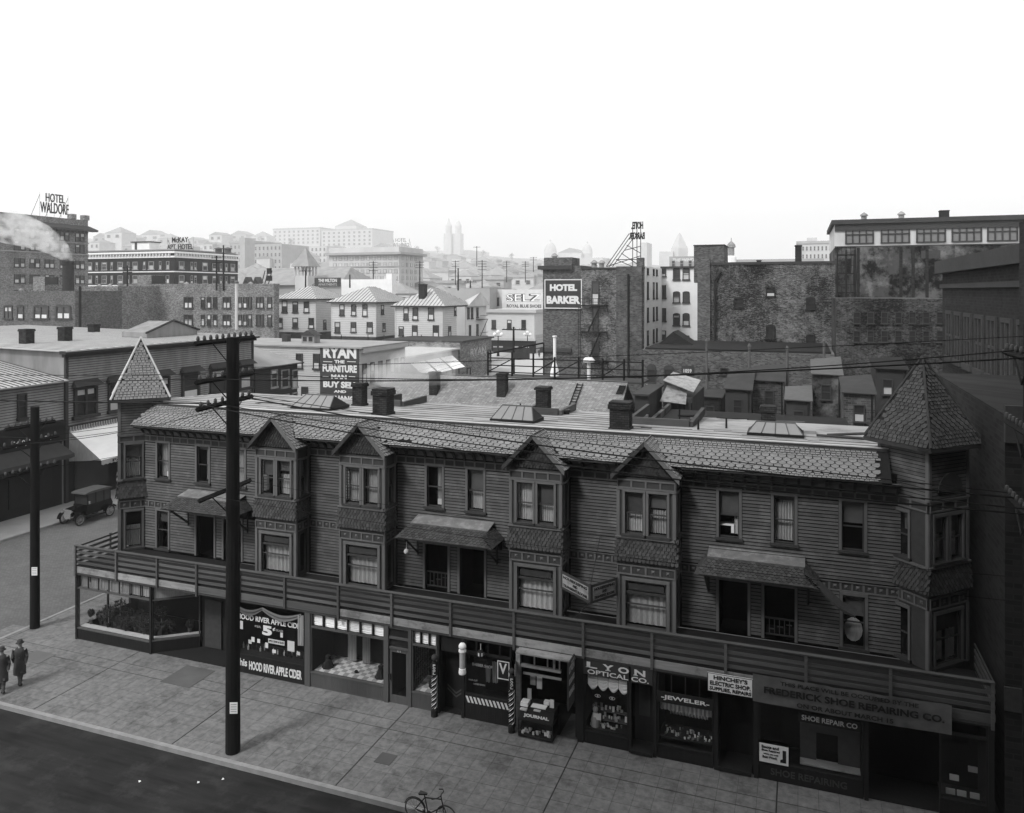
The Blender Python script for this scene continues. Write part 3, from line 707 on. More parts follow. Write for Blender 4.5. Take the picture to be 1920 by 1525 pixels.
        b.add([q0, q1, q1 + Vector((0, 0, .2)), q0 + Vector((0, 0, .2)), q0 + Vector((0, .06, 0)), q1 + Vector((0, .06, 0)), q1 + Vector((0, .06, .2)), q0 + Vector((0, .06, .2))], [(0, 1, 2, 3), (7, 6, 5, 4), (3, 2, 6, 7), (0, 4, 5, 1), (0, 3, 7, 4)])
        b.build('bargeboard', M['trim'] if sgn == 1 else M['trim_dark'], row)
for i, (a, c) in enumerate(bays): bay(a, c, i)

# corner turrets, set diagonally
def turret(cx, cy, sides, apex, zbase, label):
    r = 1.38; s_ = r * math.sqrt(2)
    b = MB(); vsn = []
    tr = None
    for k, deg in enumerate((-45, 45)):     # the two faces towards the street: -45 faces (-x,-y), 45 faces (+x,-y)
        dirU = Vector((math.cos(math.radians(deg)), math.sin(math.radians(deg)), 0))
        start = Vector((cx - r, cy, 0)) if deg == -45 else Vector((cx, cy - r, 0))
        F = Frame(start.x, start.y, deg); hs = sides[k]
        wall_holes(b, F, 0, s_, 3.4, 10.72, hs, .12)
        lp = MB(); lap(lp, F, .1, s_ - .1, 9.05, 10.65, .12, .025, .001); lp.build('turret_boards', M['siding'], row)
        for (u0, u1, z0, z1) in hs: sash_window(F, u0, u1, z0, z1, dict(blind=.4, lace=1) if z0 > 6 else dict(half=1), case=.08)
        frieze(F, .03, s_ - .03, 8.64, 8.98, row, 3); frieze(F, .03, s_ - .03, 5.42, 5.8, row, 4, True)
        t_ = MB()
        for (u0, u1) in ((-.02, .1), (s_ - .1, s_ + .02)): t_.box(F, u0, u1, .001, .04, 3.4, 5.4); t_.box(F, u0, u1, .001, .04, 6.85, 8.6); t_.box(F, u0, u1, .001, .04, 9.0, 10.7)
        t_.box(F, -.05, s_ + .05, .002, .1, 6.78, 6.85); t_.box(F, -.03, s_ + .03, .041, .06, 8.99, 9.05); t_.build('turret_trim', M['trim'], row)
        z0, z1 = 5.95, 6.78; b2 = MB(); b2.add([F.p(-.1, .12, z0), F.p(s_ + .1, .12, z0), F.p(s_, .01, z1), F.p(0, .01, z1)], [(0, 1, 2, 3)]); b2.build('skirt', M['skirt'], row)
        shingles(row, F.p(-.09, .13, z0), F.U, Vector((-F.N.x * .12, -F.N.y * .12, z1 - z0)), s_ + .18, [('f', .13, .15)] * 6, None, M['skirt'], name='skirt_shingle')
    b.wbox(cx - .05, cx + .05, cy + r - .2, cy + r - .1, 3.4, 10.7)
    b.build('turret_wall', M['panel'], row)
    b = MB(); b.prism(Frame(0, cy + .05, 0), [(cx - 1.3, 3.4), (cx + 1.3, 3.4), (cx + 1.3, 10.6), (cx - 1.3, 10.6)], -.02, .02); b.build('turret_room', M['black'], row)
    R_ = 1.86; corners = [Vector((cx - R_, cy, zbase)), Vector((cx, cy - R_, zbase)), Vector((cx + R_, cy, zbase)), Vector((cx, cy + R_, zbase))]; ap = Vector((cx, cy, apex))
    b = MB()
    for i in range(4): b.quad(corners[i], corners[(i + 1) % 4], ap)
    b.quad(*[q - Vector((0, 0, .001)) for q in corners]); b.build('turret_roof', M['shopdark'], row)
    for i in (0, 1):
        A, B_ = corners[i], corners[i + 1]; mid = (A + B_) / 2; L_ = (B_ - A).length; up = ap - mid; H_ = up.length; n_ = 24; e_ = H_ / n_
        rr = [('r', e_, .17)] * 4 + [('o', e_, .24)] * 5 + [('r', e_, .17)] * 15
        shingles(row, A, B_ - A, up, L_, rr, lambda u, t, L_=L_, H_=H_: abs(u - L_ / 2) < L_ / 2 * (1 - t / H_) - .06, M['shingle'] if cx < 0 else M['shingle_dim'], name='turret_shingle')  # eastern roof gets the shingle copy with darkness put into its colour
    for i in range(3):
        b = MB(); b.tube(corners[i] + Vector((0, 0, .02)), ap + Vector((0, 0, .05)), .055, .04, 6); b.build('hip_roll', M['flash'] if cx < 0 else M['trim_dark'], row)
    b = MB()
    for i in (0, 1):
        deg = (-45, 45)[i]; F = Frame(corners[i].x, corners[i].y, deg); b.box(F, -.02, (corners[i + 1] - corners[i]).length + .02, -.5, .02, zbase - .14, zbase - .004)
    b.build('turret_eave', M['trim_dark'], row)
s_ = 1.38 * math.sqrt(2)
turret(-31.0, 30.5, [[(.6, 1.3, 6.95, 8.5)], [(.3, 1.03, 6.88, 8.5), (.3, 1.03, 3.5, 5.25)]], 13.65, 10.76, '')
turret(4.0, 30.5, [[(.45, 1.2, 6.95, 8.45), (.5, 1.2, 3.5, 5.2)], [(.25, .85, 6.95, 8.45), (1.05, 1.65, 6.95, 8.45), (.3, 1.6, 3.5, 5.2)]], 13.7, 10.85, '')
# lunette panel on the eastern turret
F = Frame(4.0, 29.12, 45); b = MB(); cx_ = s_ / 2
b.prism(F, [(cx_ + .6 * math.cos(math.pi * i / 10), 9.3 + .6 * math.sin(math.pi * i / 10)) for i in range(11)], .03, .08); b.build('lunette', M['trim_dark'], row)

# porch canopies
def canopy(x0, x1, torn=False):
    F = F0; zt, zb = 6.33, 5.9; tx0, tx1 = x0 + .38, x1 - .45; outer = -(28.5 - WY); inner = -(29.2 - WY)
    b = MB(); b.slab([F.p(tx0, inner, zt + .04), F.p(tx1, inner, zt + .04), F.p(tx1, .03, zt + .2), F.p(tx0, .03, zt + .2)], .05); cn = b.build('porch_canopy', M['canopytop'], row)
    if torn: cn['label'] = 'porch canopy with its eave board hanging loose'
    planes = [([F.p(x0, outer, zb), F.p(x1, outer, zb), F.p(tx1, inner, zt), F.p(tx0, inner, zt)], (1, 0, 0)),
              ([F.p(x1, outer, zb), F.p(x1, .03, zb), F.p(tx1, .03, zt), F.p(tx1, inner, zt)], (0, 1, 0)),
              ([F.p(x0, .03, zb), F.p(x0, outer, zb), F.p(tx0, inner, zt), F.p(tx0, .03, zt)], (0, -1, 0))]
    b = MB()
    for p, e in planes: b.slab(p, .04)
    b.build('canopy_skirt', M['skirt'], cn)
    sh = MB()
    for pi, (p, e) in enumerate(planes[:2]):
        O = Vector(p[0]) + Vector((0, 0, .012)); eu = Vector(e); up = Vector(p[3]) - O if pi == 1 else Vector(p[3]) - O; up = up - eu * up.dot(eu); L_ = (Vector(p[1]) - Vector(p[0])).length; H_ = up.length
        n = eu.cross(up.normalized()).normalized(); n = n if n.z > 0 else -n; t = 0
        for ri in range(7):
            ex = H_ / 7; k = int(L_ / .16) + 1
            for i in range(k):
                u = i * .16 + (.08 if ri % 2 else 0); lo = (x0 - x0); f = (t + ex / 2) / H_
                l0 = .38 * f if pi == 0 else 0; l1 = L_ - (.45 if pi == 0 else 0) * f
                if u < l0 or u + .15 > l1: continue
                poly = [(u + .075 + .072 * math.cos(g), ex * .45 + ex * .5 * math.sin(g)) for g in [math.pi + math.pi * j / 4 for j in range(5)]] + [(u + .147, ex * 1.3), (u, ex * 1.3)] if ri > 0 else [(u, 0), (u + .15, 0), (u + .15, ex * 1.3), (u, ex * 1.3)]
                stuff_add(sh, O, eu, up.normalized(), n, t, poly, .018 + rnd.uniform(0, .008), ex)
            t += ex
    o = sh.build('canopy_shingles', M['skirt'], cn, kind='stuff')
    for u in (x0 + .35, x1 - .35):
        b = MB(); b.tube(F.p(u, .02, 4.9), F.p(u, 1.25, 5.86), .05, .05, 4); b.tube(F.p(u, .03, 4.8), F.p(u, .03, 5.86), .045, .045, 4); b.build('canopy_brace', M['trim_dark'], cn)
    return cn
M['canopytop'] = mat('canopy_top', .17, var=.4, scale=3, blotch=(2.5, .08))
c1 = canopy(-27.85, -23.7); c2 = canopy(-15.6, -11.3); c3 = canopy(-3.55, .62, True)
b = MB(); p0 = Vector((.55, 28.55, 5.95)); p1 = Vector((1.25, 28.7, 5.3)); p2 = Vector((1.75, 28.8, 5.05))
for a, c in ((p0, p1), (p1, p2)):
    b.add([a, c, c + Vector((.1, .35, .1)), a + Vector((.1, .35, .1)), a - Vector((0, 0, .08)), c - Vector((0, 0, .08))], [(0, 1, 2, 3), (0, 1, 5, 4)])
b.build('loose_board', M['skirt'], c3)

# balcony deck and railing
b = MB(); b.wbox(-31.3, 5.45, SY + .02, WY - .151, 3.22, 3.38); b.build('balcony_deck', M['deck'], row)
b = MB(); b.wbox(-31.3, 5.45, SY - .06, SY + .019, 2.98, 3.04); b.wbox(-31.3, 5.45, SY + .001, SY + .12, 3.041, 3.215); b.build('deck_beam', M['trim_dark'], row)
posts = [-31.25, -28.8, -26.46, -24.3, -22.05, -19.79, -17.25, -14.85, -12.35, -9.81, -7.2, -4.77, -2.32, .18, 2.64, 5.4]
rail = MB()
for i, x in enumerate(posts): rail.box(FS, x - .045, x + .045, .05, .12, 3.02 if i % 3 else 2.9, 4.3)
rail.box(FS, -31.3, 5.45, -.04, .13, 4.3, 4.33)
rail = rail.build('railing', M['rail'], row)
for i, (a, c) in enumerate(zip(posts, posts[1:])):
    for (z0, z1) in ((4.18, 4.25), (3.95, 4.06), (3.71, 3.83), (3.47, 3.59)):
        j = rnd.uniform(-.012, .012); piece('rail_board', M['rail'], rail, FS, a + .01, c - .01, .012, .045, z0 + j, z1 + j, rnd.uniform(-.015, .015))
    piece('fascia_board', M['fascia'] if i not in (3, 4, 5, 14) else M['rail'], rail, FS, a + .005, c - .005, .01, .048, 3.06, 3.34, rnd.uniform(-.01, .01))
FL = Frame(-31.3, 0, -90)
piece('rail_post', M['rail'], rail, FL, -29.0, -28.92, .02, .1, 3.1, 4.3)
for (z0, z1) in ((4.18, 4.25), (3.95, 4.06), (3.71, 3.83), (3.47, 3.59), (3.1, 3.32)): piece('rail_board', M['rail'], rail, FL, -29.6, -27.0, -.02, .018, z0, z1)
FRr = FX(5.45)
for (z0, z1) in ((4.18, 4.25), (3.95, 4.06), (3.71, 3.83), (3.47, 3.59), (3.1, 3.32)): piece('rail_board', M['rail'], rail, FRr, 27.0, 29.9, .002, .04, z0, z1)

# ================================================================ SHOPS
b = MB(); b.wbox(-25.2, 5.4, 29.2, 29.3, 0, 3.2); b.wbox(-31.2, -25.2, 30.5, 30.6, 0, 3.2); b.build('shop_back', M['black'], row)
b = MB(); b.wbox(-31.2, 5.4, SY + .12, 30.4, .004, .03); b.build('shop_floor', M['shopdark'], row)
b = MB()
for x in (-22.65, -18.75, -15.0, -12.87, -11.86, -9.7, -7.5, -4.72, -2.62, -1.42, 1.95, 5.35): b = MB(); b.wbox(x - .04, x + .04, SY + .13, 29.19, .03, 3.2); b.build('partition', M['shopdark'], row)
def pier(u0, u1, m, z0=0.0, z1=2.97, d0=-.1, d1=.05): b = MB(); b.box(FS, u0, u1, d0, d1, z0, z1); return b.build('pier', m, row)
def shop_window(u0, u1, base, sill, head, tm, trans=None, n=6, tcur=None, m=None, F=None, z_tr=2.93, d0=-.05):
    F = F or FS; m = m or M['shopdark']
    b = MB(); b.box(F, u0, u1, d0 - .05, d0 + .05, 0, sill - .07)
    s = b.build('shop_window', m, row)
    b = MB(); k = max(2, int((u1 - u0) / .09))
    for i in range(k): b.box(F, u0 + (u1 - u0) * (i + .12) / k, u0 + (u1 - u0) * (i + .88) / k, d0 + .0505, d0 + .06, .1, sill - .12)
    b.build('base_panelling', m, s)
    b = MB(); b.box(F, u0, u1, d0 - .06, d0 + .08, sill - .069, sill); b.box(F, u0, u1, d0 - .05, d0 + .06, head, head + .07); b.box(F, u0, u1, d0 - .05, d0 + .05, z_tr, 2.975)
    b.box(F, u0, u0 + .05, d0 - .04, d0 + .055, sill, z_tr); b.box(F, u1 - .05, u1, d0 - .04, d0 + .055, sill, z_tr)
    if trans:
        for i in range(1, n): u = u0 + (u1 - u0) * i / n; b.box(F, u - .018, u + .018, d0 - .03, d0 + .04, head + .07, z_tr)
    b.build('window_frame', tm, s)
    b = MB(); b.quad(F.p(u0 + .05, d0, sill), F.p(u1 - .05, d0, sill), F.p(u1 - .05, d0, head), F.p(u0 + .05, d0, head)); b.build('pane', M['glass'], s)
    if tcur is not None and trans:
        for i in range(n):
            a, c = u0 + (u1 - u0) * i / n + .03, u0 + (u1 - u0) * (i + 1) / n - .03; bb = MB()
            if tcur == 'v': curtain(s, F, a, c, head + .08, z_tr - .01, d0 - .1, M['curtain2'], 4, .02, 'transom_curtain')
            else:
                q = 16; vs = []
                for r_ in range(q + 1):
                    z = head + .09 + (z_tr - head - .1) * r_ / q; dd = d0 - .08 + .018 * math.sin(r_ * 2.6) + rnd.uniform(-.004, .004)
                    sag = .03 * math.sin(r_ * .9)
                    vs += [F.p(a, dd, z), F.p((a + c) / 2, dd + .01, z - sag * .5 - .015), F.p(c, dd, z)]
                bb.add(vs, [(3 * r_ + e, 3 * r_ + e + 1, 3 * r_ + e + 4, 3 * r_ + e + 3) for r_ in range(q) for e in (0, 1)]); bb.build('transom_curtain', M['canvas'], s)
    return s
M['curtain2'] = mat('grey_drape', .30, var=.4, scale=6, streak=(4, 4, .3), rand=.2)
def display_bed(u0, u1, z, dep, m, parent, F=None, d0=-.12): b = MB(); b.box(F or FS, u0, u1, d0 - dep, d0, z - .05, z); return b.build('display_bed', m, parent)

# corner florist: glass on two sides, angled return to the recess
s = shop_window(-31.22, -26.9, .5, .55, 2.32, M['shopmid'], True, 7, 'v'); s['label'] = 'corner shop window with plants on its sill'
display_bed(-31.15, -26.95, .58, .28, M['flash'], s)
Fd = Frame(-26.85, 27.0, 36.9); Ls = 2.0
s2 = shop_window(0, Ls, .5, .6, 2.32, M['shopmid'], None, F=Fd); display_bed(.05, Ls, .62, .22, M['flash'], s2, Fd)
bb = MB(); bb.box(Fd, .05, Ls - .05, -.09, -.06, 2.4, 2.9); bb.build('transom_curtain', M['curtain2'], s2)
pier(-26.93, -26.82, M['shopdark']); pier(-31.3, -31.2, M['shopdark'])
Fw = Frame(-31.25, 0, -90); b = MB(); b.box(Fw, -30.4, -27.1, 0, .06, 0, .5); b.box(Fw, -30.4, -27.1, 0, .06, 2.35, 2.97)
b.box(Fw, -28.8, -28.72, 0, .06, .5, 2.35); b.build('side_frame', M['shopdark'], row)
b = MB(); b.quad(Fw.p(-30.4, .02, .5), Fw.p(-27.1, .02, .5), Fw.p(-27.1, .02, 2.35), Fw.p(-30.4, .02, 2.35)); b.build('side_pane', M['glass'], row)
b = MB(); b.wbox(-25.25, -22.65, 28.3, 28.4, 0, 3.2); b.build('recess_wall', M['shopdark'], row)
b = MB(); b.wbox(-25.0, -24.1, 28.22, 28.29, .1, 2.2); b.wbox(-23.8, -22.9, 28.22, 28.29, .1, 2.2); b.build('recess_door', M['trim_dark'], row)
def plant(x, y, z, h, r, label, kind=0, group=None):
    t = thing('potted_plant', label, 'plant', (x, y, z), group)
    b = MB(); b.lathe((x, y, z), [(.07, 0), (.1, .16), (.11, .16), (.11, .19)], 10); b.build('pot', M['shopmid'] if kind else M['shopdark'], t)
    b = MB(); b.tube((x, y, z + .17), (x, y, z + h - r * .6), .015, .01, 5); b.build('stem', M['bark'], t)
    b = MB()
    for i in range(260):
        g = rnd.uniform(0, 6.28); f = rnd.uniform(-1, 1); rr = r * rnd.uniform(.5, 1); c = Vector((x + rr * math.cos(g) * math.sqrt(1 - f * f), y + rr * .8 * math.sin(g) * math.sqrt(1 - f * f), z + h - r + rr * f + r * .3))
        a = Vector((rnd.uniform(-1, 1), rnd.uniform(-1, 1), rnd.uniform(-1, 1))).normalized() * .06; e = Vector((rnd.uniform(-1, 1), rnd.uniform(-1, 1), rnd.uniform(-1, 1))).normalized() * .035
        b.quad(c - a, c - e, c + a, c + e)
    b.build('crown', M['leafdark'], t)
names = ['round clipped pot plant at the street corner end of the florist sill', 'second bushy pot plant from the street corner on the florist sill', 'tall spreading plant rising above the others on the florist sill',
         'low dark fern beside the tall plant in the florist window', 'wide bushy plant in the middle of the florist sill', 'dense plant just past the middle of the florist sill', 'squat leafy plant near the angled corner post of the florist window', 'last dark plant beside the angled corner post inside the florist window']
for i, nm in enumerate(names):
    plant(-30.85 + i * .53, 27.42 + .1 * (i % 2), .585, [.62, .6, .95, .5, .6, .7, .55, .6][i], [.17, .26, .34, .3, .34, .33, .3, .28][i], nm, i % 3 == 0)
for i, nm in enumerate(('bushy dark plant in the back row nearest the street corner of the florist window', 'tall fern second in the back row of the florist window', 'dense shrub third in the back row of the florist window', 'broad leafed plant fourth in the back row of the florist window', 'drooping plant fifth in the back row of the florist window', 'small palm sixth in the back row of the florist window', 'round shrub last in the back row of the florist window')):
    x_, y_ = -30.6 + i * .62, 28.1 + .15 * (i % 2); b = MB(); b.wbox(x_ - .2, x_ + .2, y_ - .2, y_ + .2, .03, .45 + .1 * (i % 3)); tag(b.build('flower_box', M['shopmid']), 'wooden box under the ' + nm.split(' in ')[0].split(' nearest')[0] + ' of the florist window, ' + ['first', 'second', 'third', 'fourth', 'fifth', 'sixth', 'last'][i] + ' from the corner', 'box')
    plant(x_, y_, .45 + .1 * (i % 3), [.6, .9, .6, .7, .55, .85, .6][i], [.3, .34, .32, .34, .3, .3, .3][i], nm, i % 2)
q = Fd.p(1.55, -.35, 0); plant(q.x, q.y, .63, .5, .2, 'plant in a pale pot in the angled return of the florist window', 1)

# cider shop
pier(-22.65, -22.4, M['shopdark']); pier(-18.85, -18.6, M['shopmid'])
s = shop_window(-22.4, -18.85, .4, .8, 2.93, M['shopdark'], None, z_tr=2.94); s['label'] = 'dark shop window lettered with cider advertising'
text('HOOD RIVER APPLE CIDER', FS, -22.25, -18.95, 2.22, 2.44, -.04, M['letters'], s, .02)
text('5', FS, -20.98, -20.5, 1.72, 2.12, -.04, M['letters'], s, .05); text('¢', FS, -20.46, -20.34, 1.95, 2.1, -.04, M['letters'], s, .02); text('PER', FS, -21.35, -21.05, 1.98, 2.06, -.04, M['lettersgrey'], s); text('GLASS', FS, -20.3, -19.95, 1.97, 2.05, -.04, M['lettersgrey'], s)
text('HOOD RIVER APPLE CIDER', FS, -21.6, -19.0, .2, .56, .02, M['letters'], s, .03); text('This', FS, -22.3, -21.7, .3, .6, .02, M['letters'], s, .02)
for i in range(2):
    pts = []; u0, u1 = (-22.35, -20.9) if i == 0 else (-20.9, -19.0)
    b = MB(); n = 16; vs = []
    for j in range(n + 1):
        f = j / n; sg = math.sin(math.pi * f); u = u0 + (u1 - u0) * f
        for k in range(4): vs.append(FS.p(u, .06 + .03 * (k % 2), 2.9 - .04 * k * (1 + sg) - .2 * sg))
    b.add(vs, [(4 * j + k, 4 * j + k + 1, 4 * j + k + 5, 4 * j + k + 4) for j in range(n) for k in range(3)])
    b.build('bunting', M['greydrape'] if 'greydrape' in M else M['blind'], s)
curtain(s, FS, -19.15, -18.88, 1.6, 2.85, .08, M['curtain2'], 2, .03, 'hanging_drape')
display_bed(-22.35, -18.9, .8, .9, M['shopdark'], s)
t_cards = [(-22.25, 1.75, .22, .34), (-21.6, 1.3, .16, .2), (-21.3, 1.3, .14, .16), (-21.75, 1.2, .16, .16), (-20.9, 1.15, .14, .22), (-20.15, 1.7, .12, .2), (-19.8, 1.2, .34, .42), (-19.35, 1.1, .16, .14), (-20.55, 1.0, .18, .14), (-19.15, 1.75, .1, .3)]
where = ['in the upper corner by the pole', 'square, level with the price', 'small and square beneath its square neighbour', 'lowest on the pole side', 'narrow, under the price', 'high up near the drape', 'tall with a dark emblem', 'lowest corner by the pier', 'wide, just above the bottles', 'thin strip against the drape']
for (u, z, a, h), wh in zip(t_cards, where):
    b = MB(); b.box(FS, u, u + a, -.13, -.12, z, z + h); c = b.build('price_card', M['paper'], None); tag(c, 'pale price card in the cider window, ' + wh, 'card', 'cards in the cider window')
b = MB(); b.box(FS, -20.75, -19.95, -.13, -.12, 1.38, 1.56); c = b.build('price_card', M['paper']); tag(c, 'long white card reading apple cider in the cider window', 'card', 'cards in the cider window')
text('APPLE CIDER 5¢ GLASS', FS, -20.72, -19.98, 1.42, 1.52, -.119, M['letterblack'], c)
def bottles(u0, u1, z, n, F, dd, what, hs=(.18, .3), mats=('signblack', 'iron', 'leafdark', 'greycard')):
    for i in range(n):
        u = u0 + (u1 - u0) * (i + .5) / n + rnd.uniform(-.02, .02); d = dd + rnd.uniform(-.12, .12); h = rnd.uniform(*hs); q = F.p(u, d, z); r = rnd.uniform(.025, .04)
        t = MB(); t.lathe((q.x, q.y, q.z), [(r, 0), (r, h * .6), (r * .4, h * .78), (r * .4, h)], 8); o = t.build('bottle', M[rnd.choice(mats)], loc=(q.x, q.y, q.z))
        tag(o, what, 'bottle', what)
bottles(-22.3, -19.0, .8, 34, FS, -.5, 'small bottle standing among the others in the cider window')

# checkered shop
def checker(parent, u0, u1, d0, d1, z, sz=.22):
    b1, b2 = MB(), MB(); i = 0; u = u0
    k = 0
    while u < u1 - .01:
        j = 0; d = d1
        while d > d0 + .01:
            (b1 if (i + j) % 2 else b2).box(FS, u, min(u + sz, u1), max(d - sz, d0), d, z - .05, z); d -= sz; j += 1
        u += sz; i += 1
    b1.build('pale_floor_tiles', M['check_a'], parent, kind='stuff'); b2.build('grey_floor_tiles', M['check_b'], parent, kind='stuff')
s = shop_window(-18.6, -15.2, .5, .62, 2.38, M['shopmid'], True, 6, 'h', m=M['shopmid']); s['label'] = 'wide grey shop window with ruffled transom curtains and a chequered display floor'
checker(s, -18.5, -15.28, -1.5, -.13, .64)
b = MB(); b.box(FS, -18.5, -15.3, -1.6, -1.52, .64, 2.4); b.build('display_back', M['shopdark'], s)
for u0, u1 in ((-17.6, -17.2), (-16.9, -16.55)): curtain(s, FS, u0, u1, .7, 2.3, -1.2, M['curtain2'], 3, .03, 'hanging_cloth')
for (u, wd, nm) in ((-18.1, .5, 'dark draped cloth standing on the chequered display floor by the cider shop pier'), (-15.65, .5, 'dark draped cloth leaning in the corner of the chequered window by the door')):
    b = MB(); q = FS.p(u, -.5, .645); b.lathe((q.x, q.y, q.z), [(.26, 0), (.18, .16), (.1, .34), (.12, .45), (.02, .52)], 7); tag(b.build('cloth_bundle', M['signblack'], loc=q), nm, 'cloth')
b = MB(); q = FS.p(-16.75, -.45, .645); b.ball((q.x, q.y, q.z + .06), .08, 10, 6, .75); tag(b.build('small_hat', M['iron'], loc=q), 'small round hat on the chequered display floor', 'hat')
pier(-15.2, -15.02, M['shopmid'], 0, 2.97)
b = MB(); b.box(FS, -15.0, -14.9, -.1, -.03, 0, 2.1); b.box(FS, -14.28, -14.18, -.1, -.03, 0, 2.1); b.box(FS, -14.9, -14.28, -.1, -.03, 0, .3); b.box(FS, -14.9, -14.28, -.1, -.03, 1.98, 2.1)
dr = b.build('shop_door', M['shopmid'], row); b = MB(); b.quad(FS.p(-14.9, -.06, .3), FS.p(-14.28, -.06, .3), FS.p(-14.28, -.06, 1.98), FS.p(-14.9, -.06, 1.98)); b.build('pane', M['glass'], dr)
b = MB(); b.box(FS, -14.99, -14.93, -.02, .03, .9, 1.12); b.build('handle', M['iron'], dr)
text('111', FS, -14.66, -14.52, 2.0, 2.07, -.029, M['letters'], dr)
b = MB()
for z0, z1 in ((2.11, 2.19), (2.5, 2.58), (2.9, 2.97)): b.box(FS, -15.0, -14.15, -.08, .02, z0, z1)
b.build('door_transom', M['shopmid'], row); b = MB(); b.box(FS, -14.98, -14.18, -.07, -.05, 2.19, 2.9); b.build('transom_panel', M['shopdark'], row)
pier(-14.15, -14.02, M['shopmid'])
s = shop_window(-14.02, -12.95, .5, .62, 2.38, M['shopmid'], True, 3, 'h', m=M['shopmid']); s['label'] = 'narrow grey shop window with a lattice side and chequered floor'
checker(s, -13.95, -13.0, -1.3, -.13, .64); b = MB()
for i in range(8): b.wbox(-13.94, -13.92, 27.15 + i * .16, 27.17 + i * .16, .64, 2.4)
for i in range(11): b.wbox(-13.94, -13.92, 27.15, 28.4, .7 + i * .16, .72 + i * .16)
b.build('lattice', M['shopmid'], s)
b = MB(); q = FS.p(-13.25, -.6, .645); b.lathe((q.x, q.y, q.z), [(.3, 0), (.32, .14), (.2, .32), (.1, .6), (.08, .8)], 12); tag(b.build('cloth_bundle', M['signblack'], loc=q), 'dark rounded cloth on the chequered floor of the narrow lattice window', 'cloth')
pier(-12.93, -12.83, M['shopdark'])

# stair door with chevrons, hanging barber pole
b = MB(); b.box(FS, -12.8, -11.9, -.5, -.45, 0, 2.35); b.box(FS, -12.8, -11.9, -.45, -.05, 2.35, 2.97); dr = b.build('stair_door', M['shopdark'], row)
b = MB()
for k in range(2):
    for sg in (-1, 1):
        a = -12.35 - .0; p = [(a, .45 + .13 * k), (a + sg * .36, .72 + .13 * k), (a + sg * .36, .79 + .13 * k), (a, .52 + .13 * k)]; b.prism(FS, p, -.449, -.44)
b.build('chevron', M['shopmid'], dr)
pier(-11.92, -11.8, M['shopdark'])
# barber shop
s = shop_window(-11.78, -9.95, .6, .95, 2.45, M['shopdark'], True, 4); s['label'] = 'barber shop window over a diagonally striped band'
b = MB(); b.box(FS, -11.75, -9.97, .012, .03, .62, .87); b.build('striped_band', M['signblack'], s)
b = MB(); u = -11.75
while u < -10.05: b.prism(FS, [(u + .1, .63), (u + .18, .63), (u + .08, .86), (u, .86)], .031, .04); u += .155
b.build('stripe', M['letters'], s)
text('BARBER SHOP', FS, -11.5, -10.7, 2.0, 2.1, -.045, M['lettersgrey'], s); text('HAIR CUT', FS, -11.65, -11.3, 1.42, 1.48, -.045, M['lettersgrey'], s); text('LADIES ROOM', FS, -11.45, -11.0, 1.3, 1.36, -.045, M['lettersgrey'], s)
curtain(s, FS, -11.1, -10.9, 1.3, 1.85, -.35, M['greycard'], 2, .03, 'towel', .2); curtain(s, FS, -10.85, -10.6, 1.3, 2.1, -.4, M['greycard'], 2, .03, 'towel', .2)
def striped_pole(x, y, h, r, label):
    t = thing('barber_pole', label, 'barber pole', (x, y, 0), 'striped barber poles standing on the pavement')
    b = MB(); b.lathe((x, y, 0), [(r * 1.3, 0), (r * 1.3, .25), (r, .3), (r, h * .72), (r * 1.1, h * .74), (r * 1.1, h * .9), (r * .8, h * .93), (r * .4, h * .94)], 16); b.build('post', M['signblack'], t)
    b = MB(); n, T = 16, 110; z0, z1 = .32, h * .7
    for k in range(3):
        vs = []
        for i in range(T + 1):
            f = i / T
            for e in (0, 1):
                g = 2 * math.pi * (k / 3 + f * 2.2 + e / 6); vs.append((x + (r + .012) * math.cos(g), y + (r + .012) * math.sin(g), z0 + (z1 - z0) * f))
        b.add(vs, [(2 * i, 2 * i + 1, 2 * i + 3, 2 * i + 2) for i in range(T)])
        for i in range(T): pass
    b.build('spiral_stripe', M['letters'], t)
    b = MB(); b.ball((x, y, h + .0), r * 1.15, 12, 8); b.build('finial', M['signdark'], t)
    F = Frame(x, y, 20); 
    for i, ch in enumerate('POOL' if x < -12 else 'POOL'): text(ch, F, -.05, .05, h * .87 - i * .1, h * .87 - i * .1 + .08, r * 1.12, M['letters'], t, .02)
    return t
striped_pole(-12.92, 26.72, 2.2, .1, 'striped barber pole beside the chevron stair door'); striped_pole(-9.82, 26.72, 2.2, .1, 'striped barber pole beside the open-fronted stand')
t = thing('barber_lamp', 'hanging barber pole lamp with a white globe, over the chevron door', 'barber pole', (-11.72, 26.55, 1.9))
x, y = -11.72, 26.6
b = MB(); b.ball((x, y, 2.86), .14, 16, 10); b.build('globe', M['white'], t, smooth=True)
b = MB(); b.lathe((x, y, 0), [(.08, 2.66), (.14, 2.67), (.14, 2.73), (.07, 2.74)], 14); b.lathe((x, y, 0), [(.13, 1.85), (.14, 1.9), (.12, 2.03), (.13, 2.04), (.09, 2.06)], 14); b.build('collar', M['white'], t)
b = MB(); b.lathe((x, y, 0), [(.105, 2.06), (.105, 2.66)], 14); b.build('barrel', M['lettersgrey'], t)
b = MB(); b.tube((x, y, 2.99), (x, y, 3.1), .012); b.tube((x, y + .1, 2.3), (x, 26.95, 2.3), .015); b.build('bracket', M['iron'], t)
t = thing('striped_lantern', 'small striped barrel lantern hanging in the barber shop transom', 'lantern', (-11.05, 26.7, 2.5))
b = MB(); b.lathe((-11.05, 26.75, 2.5), [(.06, 0), (.12, .08), (.12, .2), (.06, .28)], 12); b.build('body', M['signblack'], t)
b = MB()
